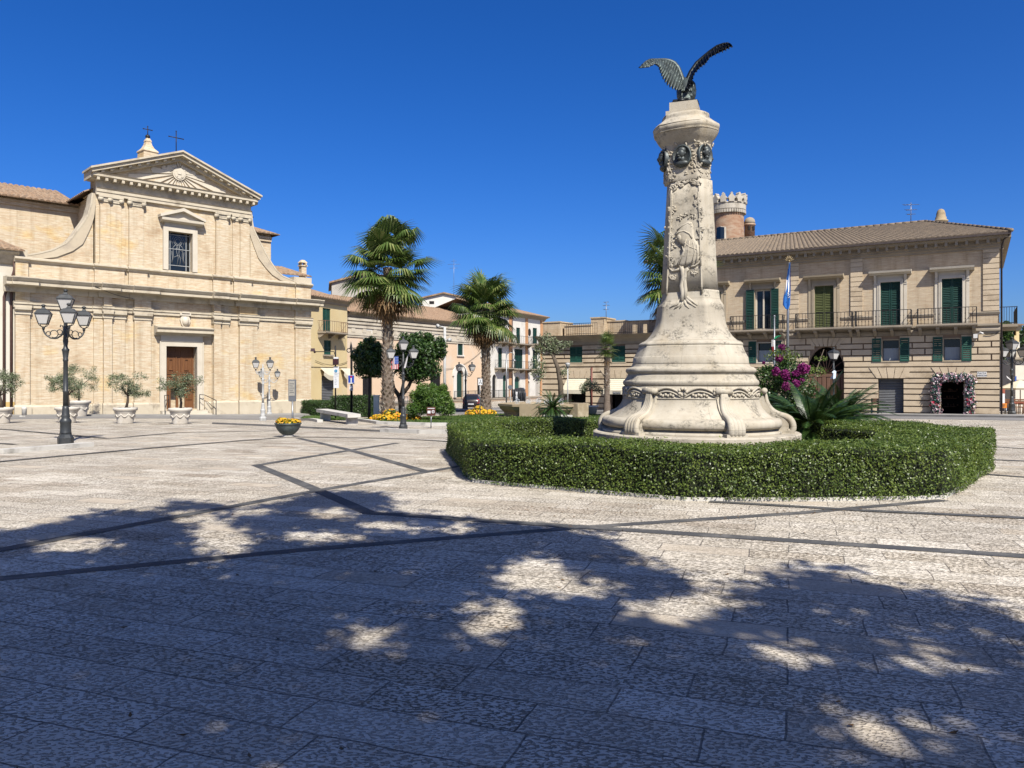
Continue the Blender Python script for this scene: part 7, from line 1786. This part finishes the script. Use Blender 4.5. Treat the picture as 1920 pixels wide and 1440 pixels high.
# information board near the church
t = thing('information_board', at(548, 47), 'narrow grey information board on a post near the church corner', 'information board'); g = at(548, 47)
part(lambda mb: [mb.tube([W(548.5, 752, 47), W(548.5, 812, 47)], .06, 8), mb.tube([W(543, 752, 47), W(553.5, 752, 47)], .03, 6)], 'post', M_alu, t)
part(lambda mb: mb.box(W(541, 0, 47).x, W(555, 0, 47).x, 46.95, 47.05, H-(752-HY)/F*47, H-(711.5-HY)/F*47), 'frame', M_alu, t)
M_paper = plain('pale_map_sheet', (.42, .40, .35), (.32, .30, .26), 9, .8)
part(lambda mb: mb.box(W(542.3, 0, 47).x, W(553.2, 0, 47).x, 46.93, 46.948, H-(742-HY)/F*47, H-(714-HY)/F*47), 'sheet', M_paper, t)
part(lambda mb: [mb.box(W(543.5, 0, 47).x, W(552-2*(i % 2), 0, 47).x, 46.925, 46.929, H-(720+4*i-HY)/F*47, H-(719.2+4*i-HY)/F*47) for i in range(5)], 'printed_line', M_ink, t)
# traffic signs by the hedge
M_sblue = plain('blue_sign_face', (.02, .07, .42), (.02, .06, .36), 5, .4); M_ssky = plain('light_blue_disc', (.05, .32, .55), (.05, .28, .5), 5, .4); M_swht = plain('white_sign_face', (.78, .78, .78), (.7, .7, .7), 5, .4); M_sred = plain('red_sign_paint', (.55, .02, .03), (.5, .02, .03), 5, .4); M_sdk = plain('dark_display', (.03, .022, .024), (.06, .012, .016), 4, .4); M_brown = plain('brown_sign_face', (.12, .035, .025), (.09, .03, .02), 5, .5)
def wbox(mb, x0, x1, y0, y1, Y, d0=0, d1=.03): mb.box(W(x0, 0, Y).x, W(x1, 0, Y).x, Y+d0, Y+d1, H-(y1-HY)/F*Y, H-(y0-HY)/F*Y)
Ys = 50.0; t = thing('road_sign', at(629.5, Ys), 'tall white sign board with a blue disc and dark display box above the clipped hedge', 'road sign')
part(lambda mb: mb.tube([at(629, Ys), W(629, 648, Ys)], .05, 8), 'post', M_iron, t)
part(lambda mb: wbox(mb, 626, 636, 687, 727.5, Ys, -.1, -.06), 'panel', M_swht, t)
def disc(px, py, Y, rr, d, mat, root, name='disc'): part(lambda mb: mb.tube([W(px, py, Y)+Vector((0, d, 0)), W(px, py, Y)+Vector((0, d+.012, 0))], rr, 20, False), name, mat, root)
disc(630.5, 695.5, Ys, .10, -.118, M_ssky, t); part(lambda mb: [wbox(mb, 630.1, 630.9, 693, 698.5, Ys, -.125, -.119), wbox(mb, 626.5, 635.5, 700, 700.5, Ys, -.106, -.101), wbox(mb, 626.5, 635.5, 705, 705.4, Ys, -.106, -.101)]+[wbox(mb, 628, 631+(i % 3), 708+3*i, 708.8+3*i, Ys, -.106, -.101) for i in range(5)]+[wbox(mb, 628, 633.5, 702, 703, Ys, -.106, -.101)], 'printed_line', plain('grey_sign_print', (.35, .4, .45), (.3, .34, .4), 5, .5), t)
part(lambda mb: wbox(mb, 625.5, 635.5, 673, 684, Ys, -.25, -.02), 'display_box', M_sdk, t); part(lambda mb: wbox(mb, 627, 635.5, 669.5, 672.8, Ys, -.2, -.05), 'display_cap', M_swht, t)
cm = thing('floodlight', W(627, 664, Ys), 'thin arm with a small floodlight reaching left from the sign post by the church', 'floodlight')
part(lambda mb: mb.tube([W(629, 668, Ys-.05), W(626, 659, Ys-.05), W(590, 659.5, Ys-.05)], .03, 6), 'arm', M_iron, cm); part(lambda mb: [mb.cbox(W(586.5, 659, Ys-.05), .3, .3, .2, .3, .8), mb.ball(W(590, 660, Ys-.05), .08)], 'lamp_head', M_sdk, cm)
Ys = 49.0; t = thing('dead_end_sign', at(659.5, Ys), 'blue dead end sign on an iron post with a spear tip and curled bracket', 'road sign')
part(lambda mb: mb.tube([at(659, Ys), W(659, 660, Ys), W(658.3, 652, Ys), W(658.3, 647, Ys), W(658, 640, Ys)], [.085, .07, .085, .06, .005], 10), 'post', M_iron, t)
part(lambda mb: [mb.tube([W(658+(-4-3.6*math.cos(a)), 657-3.6*math.sin(a), Ys) for a in [R(-150+330*i/14) for i in range(15)]], .03, 6), mb.tube([W(655, 653, Ys), W(662, 652.5, Ys), W(676, 652, Ys)], .025, 6)], 'bracket', M_iron, t)
part(lambda mb: wbox(mb, 654, 664.5, 704, 719.5, Ys, -.13, -.09), 'panel', M_sblue, t); part(lambda mb: [wbox(mb, 653.4, 665.1, 703.4, 720.2, Ys, -.092, -.07), wbox(mb, 658.2, 660.3, 708.5, 717.5, Ys, -.138, -.131), wbox(mb, 654, 664.5, 717.6, 719.4, Ys, -.138, -.131)], 'white_marking', M_swht, t); part(lambda mb: wbox(mb, 657.2, 661.3, 705.2, 707.6, Ys, -.14, -.131), 'red_bar', M_sred, t)
part(lambda mb: wbox(mb, 656, 662.6, 723, 732.4, Ys, -.12, -.09), 'small_panel', M_swht, t); part(lambda mb: [mb.tube([W(659.3+1.6*math.cos(a), 729+1.9*math.sin(a), Ys-.125) for a in [2*PI*i/14 for i in range(15)]], .012, 5), wbox(mb, 657.2, 661.4, 724.6, 725.2, Ys, -.125, -.121)], 'ring_mark', M_sblue, t)
g = G(808, 803); Yb = g.y; t = thing('garden_sign', g, 'small brown sign with two white pictograms on a short post at the lawn edge', 'sign')
part(lambda mb: mb.tube([g, W(808.5, 778, Yb)], .022, 6), 'post', M_alu, t); part(lambda mb: wbox(mb, 800.5, 816.5, 763, 779, Yb, -.05, -.03), 'panel', M_brown, t)
def pict(mb):
    wbox(mb, 802, 807.5, 770, 775, Yb, -.06, -.051); wbox(mb, 802, 815, 765, 766.2, Yb, -.06, -.051); mb.tube([W(812+2.3*math.cos(a), 772+2.6*math.sin(a), Yb-.056) for a in [2*PI*i/14 for i in range(15)]], .013, 6); wbox(mb, 811, 813, 771.3, 772.8, Yb, -.06, -.051)
part(pict, 'pictogram', M_swht, t)
t = thing('road_sign', at(900, 51), 'square white sign with a dark figure on a grey post beside the second palm', 'road sign'); part(lambda mb: mb.tube([at(900, 51), W(900, 709, 51)], .035, 6), 'post', M_alu, t); part(lambda mb: wbox(mb, 896.5, 904.5, 710, 722, 51, -.07, -.04), 'panel', M_swht, t); part(lambda mb: [mb.tube([W(898.5, 719, 51)-Vector((0, .075, 0)), W(901, 715, 51)-Vector((0, .075, 0)), W(903.2, 719.5, 51)-Vector((0, .075, 0))], .02, 5), mb.ball(W(901, 713, 51)-Vector((0, .07, 0)), .035, .01, .035)], 'figure_mark', M_ink, t)
t = thing('mirror_post', at(957, 57), 'round traffic mirror seen from behind on a thin white post by the covered stall', 'traffic mirror'); part(lambda mb: mb.tube([at(957, 57), W(957, 722, 57)], .035, 6), 'post', M_lampg, t); disc(956.5, 726, 57, .17, -.08, M_alu, t, 'mirror_back')
# floodlight mast
Ym = 50; t = thing('floodlight_mast', at(833.5, Ym), 'grey steel mast with four spotlights between the round tree and the second palm', 'floodlight mast')
part(lambda mb: mb.tube([at(833.5, Ym), W(834, 613, Ym)], [.10, .085], 12), 'mast', M_lampg, t)
for x0, y0, x1, y1 in ((834, 614, 824, 612), (834, 638, 817, 638.5), (834, 638, 842, 638)):
    part(lambda mb: [mb.tube([W(x0, y0, Ym), W(x1, y1, Ym)], .05, 8), mb.tube([W(x1, y1, Ym)-Vector((.05, .1, 0)), W(x1+(-3 if x1 < 834 else 2.5), y1-.5, Ym)-Vector((0, .25, 0))], [.11, .13], 10)], 'spotlight', M_lampg, t)
# arched gas-style lamp by the white house
t = thing('swan_neck_lamp', at(949.5, 66), 'tall grey post with a swan neck lamp in front of the white house', 'street lamp'); part(lambda mb: mb.tube([at(949.5, 66), W(949.5, 659, 66)], [.07, .045], 8), 'post', M_alu, t); part(lambda mb: mb.tube([W(950, 672, 66)]+[W(957-7*math.cos(a), 668-7*math.sin(a), 66) for a in [PI*i/10 for i in range(11)]]+[W(964, 672, 66)], .03, 6), 'arm', M_alu, t); part(lambda mb: mb.lathe(W(964, 677, 66), [(.2, 0), (.16, .08), (.06, .16), (.04, .24)], 12), 'lamp_shade', M_alu, t)
t = thing('globe_lamp', at(1064, 49), 'thin white lamp post with a flat top beside the slanting tree', 'street lamp'); part(lambda mb: mb.tube([at(1064.5, 49), W(1064.5, 684, 49)], .04, 8), 'post', M_lampg, t); part(lambda mb: mb.lathe(W(1064.5, 690, 49), [(.08, 0), (.14, .2), (.16, .26), (.16, .3), (.05, .34)], 12), 'lantern', M_lampg, t)
# covered stall / wrapped machine
Yc = 60; c_ = at(973, Yc); t = thing('covered_stall', c_, 'market stall wrapped in dark tarpaulin beside the mirror post, behind the fountain', 'stall')
def tarp(mb):
    x0, x1 = W(958, 0, Yc).x, W(985, 0, Yc).x; pts = [(961, 752), (961, 735), (965, 728.5), (975, 727), (981, 728), (985, 740), (984.5, 752)]; n = len(pts)
    vs = [W(x, y, Yc) for x, y in pts]+[W(x, y, Yc)+Vector((.1, 1.4, 0)) for x, y in pts]; mb.add(vs, [tuple(range(n)), tuple(range(n, 2*n))[::-1]]+[(i, n+i, n+(i+1) % n, (i+1) % n) for i in range(n)])
    for i in range(7): mb.tube([W(962+3.6*i, 730, Yc-.03), W(962.5+3.5*i+(i % 2), 741, Yc-.07), W(962+3.6*i, 751, Yc-.04)], .05, 5)
part(tarp, 'cover', plain('dark_tarpaulin', (.035, .037, .042), (.06, .062, .068), 6, .35, bs=.5, bscale=9), t, False); part(lambda mb: wbox(mb, 967, 970.5, 734.5, 747, Yc, -.1, -.06), 'notice', M_swht, t); part(lambda mb: [mb.tube([at(x, Yc), W(x, 750, Yc)], .04, 6) for x in (962, 984)], 'leg', M_iron, t)
# fountain
Yf = 41.5; fc = Vector(((1022-CX)/F*Yf, Yf+1.6, zg(2, 43))); q = Yf/F
t = thing('fountain', fc, 'low octagonal stone fountain basin with a stained block on its rim', 'fountain')
M_basin = plain('ochre_stained_basin_stone', (.42, .33, .21), (.33, .26, .165), 1.3, .9, bs=.2, bscale=15, dirt=(.62, .53, .38), dscale=1.2)
RB = 2.5; part(lambda mb: mb.lathe(fc, [(RB*1.12, -.2), (RB*1.12, .06), (RB*.93, .08), (RB*.90, .2), (RB*.92, .34), (RB*1.0, .50), (RB*1.02, .62), (RB*1.05, .66), (RB*1.05, .78), (RB*.92, .80), (RB*.90, .5), (.01, .48)], 10, False, .2), 'basin', M_basin, t)
for a in (-1.92, -.75):
    d2 = Vector((math.cos(a), math.sin(a), 0)); part(lambda mb: mb.cbox(fc+d2*RB*1.0, .55, .95, .83, a), 'rim_block', M_basin, t)
m_, nt_, b_ = nodes('basin_water'); b_.inputs['Base Color'].default_value = (.03, .06, .06, 1); b_.inputs['Roughness'].default_value = .05
part(lambda mb: mb.lathe(fc+Vector((0, 0, .5)), [(RB*.9, 0), (.01, .004)], 10, False, .2, False), 'water', m_, t)
M_spray = plain('white_water_jet', (.7, .74, .76), (.55, .6, .62), 8, .3)
e = [(fc+Vector((math.cos(a)*r_, math.sin(a)*r_*.6, .85)), (.18, .18, .28)) for a, r_ in ((0, .4), (2, .7), (3.4, .9), (5, .5), (.6, 1.2), (3, 1.5))]
Pp, Nn = cloud(e, 900, .1); quads('water_jet', leafquads(Pp, Nn, .05, .03, 1.5), M_spray, t)
g = fc+Vector((.55, -RB*1.35, -.08)); t = thing('stone_bench', g, 'white stone block seat in front of the fountain, beside the small cycad', 'bench'); part(lambda mb: mb.cbox(g, 1.55, .45, .36, .03), 'seat', M_kerb, t); part(lambda mb: [mb.cbox(g+Vector((x, 0, -.12)), .3, .4, .13) for x in (-.5, .5)], 'leg', M_kerb, t)
# parked car, tail towards us
Yk = 64.0; c0 = at(883, Yk); KC = .86; M_car = plain('dark_brown_car_paint', (.045, .034, .033), (.05, .038, .036), 3, .25, .3, spec=.5)
cr = thing('parked_car', c0, 'dark brown hatchback seen from behind, parked below the arched green door', 'car')
def carbody(mb):
    # cross rings along its length: (y, half width low, half width high, z low, z belt, z top, half width of roof)
    secs = [(0, .70, .74, .30, .86, .90, .60), (.10, .78, .80, .22, .92, 1.02, .62), (.35, .80, .82, .2, .95, 1.38, .56), (.8, .82, .83, .2, .96, 1.48, .57), (1.8, .82, .83, .2, .96, 1.50, .58), (2.5, .82, .83, .2, .95, 1.38, .55), (3.0, .80, .80, .2, .92, .98, .6), (3.7, .74, .74, .25, .8, .84, .6)]
    vs = []
    for y, wl0, wb0, z0, zb, zt_, wr_ in secs:
        for x, z in ((-wl0, z0), (-wb0, z0+.3), (-wb0, zb), (-wr_-.05, zt_-.06), (-wr_+.1, zt_), (wr_-.1, zt_), (wr_+.05, zt_-.06), (wb0, zb), (wb0, z0+.3), (wl0, z0)): vs.append((c0.x+x*KC, c0.y+y*KC, c0.z+z*KC))
    k = len(secs); fs = [(i*10+j, i*10+(j+1) % 10, (i+1)*10+(j+1) % 10, (i+1)*10+j) for i in range(k-1) for j in range(10)]+[tuple(range(10))[::-1], tuple((k-1)*10+j for j in range(10))]
    mb.add(vs, fs, True)
part(carbody, 'body', M_car, cr, False)
part(lambda mb: mb.hexa([c0+Vector(p)*KC for p in ((-.6, .03, .93), (.6, .03, .93), (.6, .12, .93), (-.6, .12, .93), (-.52, .285, 1.34), (.52, .285, 1.34), (.52, .37, 1.34), (-.52, .37, 1.34))]), 'rear_window', M_glass, cr)
for s in (-1, 1):
    part(lambda mb: mb.hexa([c0+Vector((s*.70+x*.10, y, z))*KC for x, y, z in ((-1, -.02, .62), (1, .02, .62), (1, .2, .62), (-1, .2, .62), (-1, .08, 1.02), (1, .12, 1.02), (1, .25, 1.02), (-1, .25, 1.02))]), 'tail_light', M_sred, cr)
    for y in (.65, 2.9): part(lambda mb: [mb.tube([c0+Vector((s*.66, y, .29))*KC, c0+Vector((s*.845, y, .29))*KC], .25, 16)], 'wheel', M_sdk, cr)
part(lambda mb: mb.box(c0.x-.24, c0.x+.24, c0.y-.06, c0.y-.03, c0.z+.42, c0.z+.52), 'number_plate', M_swht, cr); part(lambda mb: mb.box(c0.x-.66, c0.x+.66, c0.y-.055, c0.y+.1, c0.z+.2, c0.z+.38), 'bumper', M_car, cr)
# low bollards
for px, by, h_, lab in ((45.5, 782, 15, 'short white stone bollard at the left corner of the church'),):
    g = G(px, by); q = g.y/F; t = thing('bollard', g, lab, 'bollard'); part(lambda mb: mb.cbox(g, 11*q, 11*q, 3*q), 'foot', M_kerb, t); part(lambda mb: mb.lathe(g, [(4.2*q, 3*q), (4*q, 14*q), (4.6*q, 15*q), (4.4*q, 18*q), (2*q, 19*q), (.5*q, 19.4*q)], 14), 'column', M_kerb, t)
# flower arch of the corner shop
L_pink = leafmat('silk_blossom', (.70, .22, .30), (.78, .62, .64), (.80, .78, .76), .7, .2, .15); L_teal = leafmat('silk_leaf', (.03, .09, .075), (.06, .15, .12), (.12, .2, .16), .6, .3, .1); L_redf = leafmat('crimson_blossom', (.5, .01, .05), (.62, .04, .10), (.7, .2, .25), .7, .2, .15); L_lilac = leafmat('lilac_blossom', (.30, .16, .26), (.45, .32, .42), (.7, .65, .7), .7, .2, .15)
fa_ = thing('flower_arch', pa.p((dS[0]+dS[1])/2, .4, -.5), 'arch of white, pink and crimson flowers round the corner shop doorway', 'flower arch')
xL, xR = TT(1755), TT(1819); zTop = pa.z(1787, 708); path = [(xL+.02, pa.z(1755, 773)+.1)]+[(xL+.05*math.sin(i*1.7), -.5+(zTop+.3)*i/9+.0) for i in range(1, 10)]+[(xL+(xR-xL)*i/9, zTop+.06*math.sin(i*2)) for i in range(10)]+[(xR+.05*math.sin(i*1.3), zTop-(zTop+.5)*i/9) for i in range(1, 10)]
path = [(x, max(z, -.6)) for x, z in path]; e = [(pa.p(x, .28, z), (.27+.05*math.sin(i*2.3), .22, .25)) for i, (x, z) in enumerate(path)]
Pp, Nn = cloud(e, 3200, .3); quads('foliage', leafquads(Pp, Nn, .13, .07, .9), L_teal, fa_)
def rosettes(nm, cnt, mat, ells, sz):
    Pp, Nn = cloud(ells, cnt, .85); out = []
    for k in range(5):
        out.append(leafquads(Pp+rng.normal(0, sz*.35, Pp.shape), Nn, sz, sz*.8, .45))
    quads(nm, np.concatenate(out), mat, fa_)
rosettes('pale_blossom', 330, L_pink, e, .11); rosettes('lilac_blossom', 200, L_lilac, e, .09); rosettes('crimson_blossom', 26, L_redf, e[2:6]+e[24:28], .12)
mb = MB(); mb.tube([pa.p(xL, .15, -.7), pa.p(xL, .15, zTop), pa.p(xR, .15, zTop), pa.p(xR, .15, -.7)], .04, 6); mb.build('frame', M_iron, fa_)
sv = thing('shop_display', pa.p((dS[0]+dS[1])/2, -1.0, -.5), 'dim shop shelves with pale wares inside the doorway under the flower arch', 'shelves')
part(lambda mb: [pa.box(mb, dS[0]+.05, dS[1]-.4, -2.2, -1.9, z, z+.04) for z in (-.1, .4, .85)], 'shelf', M_wood, sv)
part(lambda mb: [mb.ball(pa.p(dS[0]+.18+.13*i+.04*math.sin(i*7+z*9), -2.0, z+.09), .04+.02*abs(math.sin(i*3+z*5)), .05, .05+.05*abs(math.sin(i*5+z*8)), 7, 5) for i in range(6) for z in (-.06, .44, .89) if (i*3+int(z*10)) % 4], 'ware', M_bwood, sv)
# dark bench on the palazzo pavement
g = pa.p(TT(1650), 1.4, 0); g.z = zg(g.x, g.y)+.12; t = thing('slatted_bench', g, 'dark slatted bench on the pavement in front of the grey roller shutter', 'bench')
for s in range(4): pass
def bsl(mb, zz, dd):
    for k in range(4): pa.box(mb, TT(1637), TT(1652), 1.2+.11*k, 1.28+.11*k, g.z+.42, g.z+.45)
part(lambda mb: bsl(mb, 0, 0), 'seat', M_bwood, t); part(lambda mb: [pa.box(mb, TT(1637), TT(1652), 1.1+.0, 1.13, g.z+z, g.z+z+.09) for z in (.55, .68, .81)], 'backrest', M_bwood, t)
for q in (1639, 1650.5): part(lambda mb: [pa.box(mb, TT(q)-.03, TT(q)+.03, 1.12, 1.18, g.z, g.z+.9), pa.box(mb, TT(q)-.03, TT(q)+.03, 1.55, 1.6, g.z, g.z+.42), pa.box(mb, TT(q)-.03, TT(q)+.03, 1.18, 1.55, g.z+.38, g.z+.42)], 'leg', M_iron, t)
# café things past the palazzo corner
M_orng = plain('orange_board', (.70, .24, .02), (.62, .2, .02), 4, .6); M_tcloth = plain('red_brown_cloth', (.35, .10, .06), (.28, .08, .05), 4, .8)
Yq = 47.5; g = at(1883, Yq); t = thing('menu_board', g, 'orange menu board on a small stand at the palazzo corner', 'menu board'); part(lambda mb: wbox(mb, 1876.5, 1888, 756, 765, Yq), 'panel', M_orng, t); part(lambda mb: [mb.tube([at(x, Yq), W(x, 765, Yq)], .025, 6) for x in (1879, 1886.5)], 'leg', M_alu, t); part(lambda mb: [wbox(mb, 1879, 1885-i, 758.5+2*i, 759.3+2*i, Yq, -.01, -.001) for i in range(3)], 'printed_line', M_ink, t)
g = at(1883, 49); t = thing('white_board', g, 'white notice easel standing behind the orange menu board', 'notice board'); part(lambda mb: wbox(mb, 1877.5, 1884, 738, 756, 49), 'panel', M_swht, t); part(lambda mb: [mb.tube([at(x, 49), W(x, 756, 49)], .025, 6) for x in (1878.5, 1883)], 'leg', M_alu, t); part(lambda mb: wbox(mb, 1877, 1884.5, 729, 738, 49), 'picture', M_tcloth, t)
for px, Y, lab in ((1902, 50, 'café table with a red-brown cloth beside the far right lamp'), (1916, 52, 'café table with a red-brown cloth at the right edge of the view')):
    g = at(px, Y); t = thing('cafe_table', g, lab, 'table', 'café tables past the palazzo corner'); part(lambda mb: mb.cbox(g+Vector((0, 0, .72)), .8, .8, .04), 'tabletop', M_tcloth, t)
    for sx in (-.34, .34):
        for sy in (-.34, .34): part(lambda mb: mb.tube([g+Vector((sx, sy, 0)), g+Vector((sx, sy, .72))], .022, 6), 'leg', M_wood, t)
for px, Y, lab in ((1894, 50.6, 'brown wooden café chair left of the first table by the lamp'), (1909, 51.4, 'brown wooden café chair between the two red-brown tables'), (1919, 49.6, 'brown wooden café chair at the very edge of the view')):
    g = at(px, Y); t = thing('cafe_chair', g, lab, 'chair', 'café chairs past the palazzo corner'); part(lambda mb: mb.cbox(g+Vector((0, 0, .43)), .42, .42, .04), 'seat', M_wood, t); part(lambda mb: [mb.cbox(g+Vector((0, .2, z)), .42, .03, .09) for z in (.62, .76, .88)], 'backrest', M_wood, t)
    for sx in (-.19, .19):
        for sy in (-.19, .19): part(lambda mb: mb.tube([g+Vector((sx, sy, 0)), g+Vector((sx, sy, .43 if sy < 0 else .97))], .02, 6), 'leg', M_wood, t)
um = at(1913, 54); t = thing('cafe_parasol', um, 'cream café parasol at the far right edge under the cream house', 'parasol'); part(lambda mb: mb.tube([um, um+Vector((0, 0, 2.3))], .03, 8), 'pole', M_wood, t); part(lambda mb: mb.lathe(um+Vector((0, 0, 1.75)), [(1.25, -.12), (1.3, 0), (.7, .3), (.05, .55)], 8, False), 'canopy', M_awn, t)
bpy.context.view_layer.update()

M_cable = plain('black_cable', (.02, .02, .02), (.03, .03, .03), 4, .6)
def cable(a, b, sag, lab, n=14, r=.012):
    a, b = Vector(a), Vector(b); t = thing('overhead_cable', a, lab, 'cable', 'thin cables on the house fronts')
    part(lambda mb: mb.tube([a.lerp(b, i/n)-Vector((0, 0, sag*4*(i/n)*(1-i/n))) for i in range(n+1)], r, 5), 'wire', M_cable, t)
cable(lf.p(lt(812), .1, lz(812, 690)), lf.p(lt(905), .1, lz(905, 655)), .9, 'thin sagging cable across the peach house beneath its upper windows', r=.02)
cable(yf.p(yt(590), .08, yz(590, 676)), yf.p(yt(650), .08, yz(650, 678)), .35, 'thin cable along the yellow house above its shop shutters', r=.02)
cable(pa.p(TT(1846), .12, 4.2), pa.p(TT(1873), .12, 4.32), .08, 'thin cable beneath the string course at the palazzo corner', r=.02)
cable(ch.p(T(170), .95, 7.3), ch.p(T(245), .5, 6.75), .12, 'thin slack cable below the church cornice above the iron lamp', r=.018)

# real-world albedos: the palettes above are written a little light, so every base colour is brought down by one common factor
ALB = .605
for m in bpy.data.materials:
    if not m.use_nodes: continue
    nt = m.node_tree
    for n in list(nt.nodes):
        s = n.inputs.get('Base Color') if n.type == 'BSDF_PRINCIPLED' else (n.inputs.get('Color') if n.type == 'BSDF_TRANSLUCENT' else None)
        if s is None: continue
        if s.is_linked:
            src = s.links[0].from_socket; o = mixc(nt, 1.0, src, (ALB, ALB, ALB), 'MULTIPLY'); nt.links.new(o, s)
        else: s.default_value = tuple(c*ALB for c in s.default_value[:3])+(1,)
bpy.context.view_layer.update()
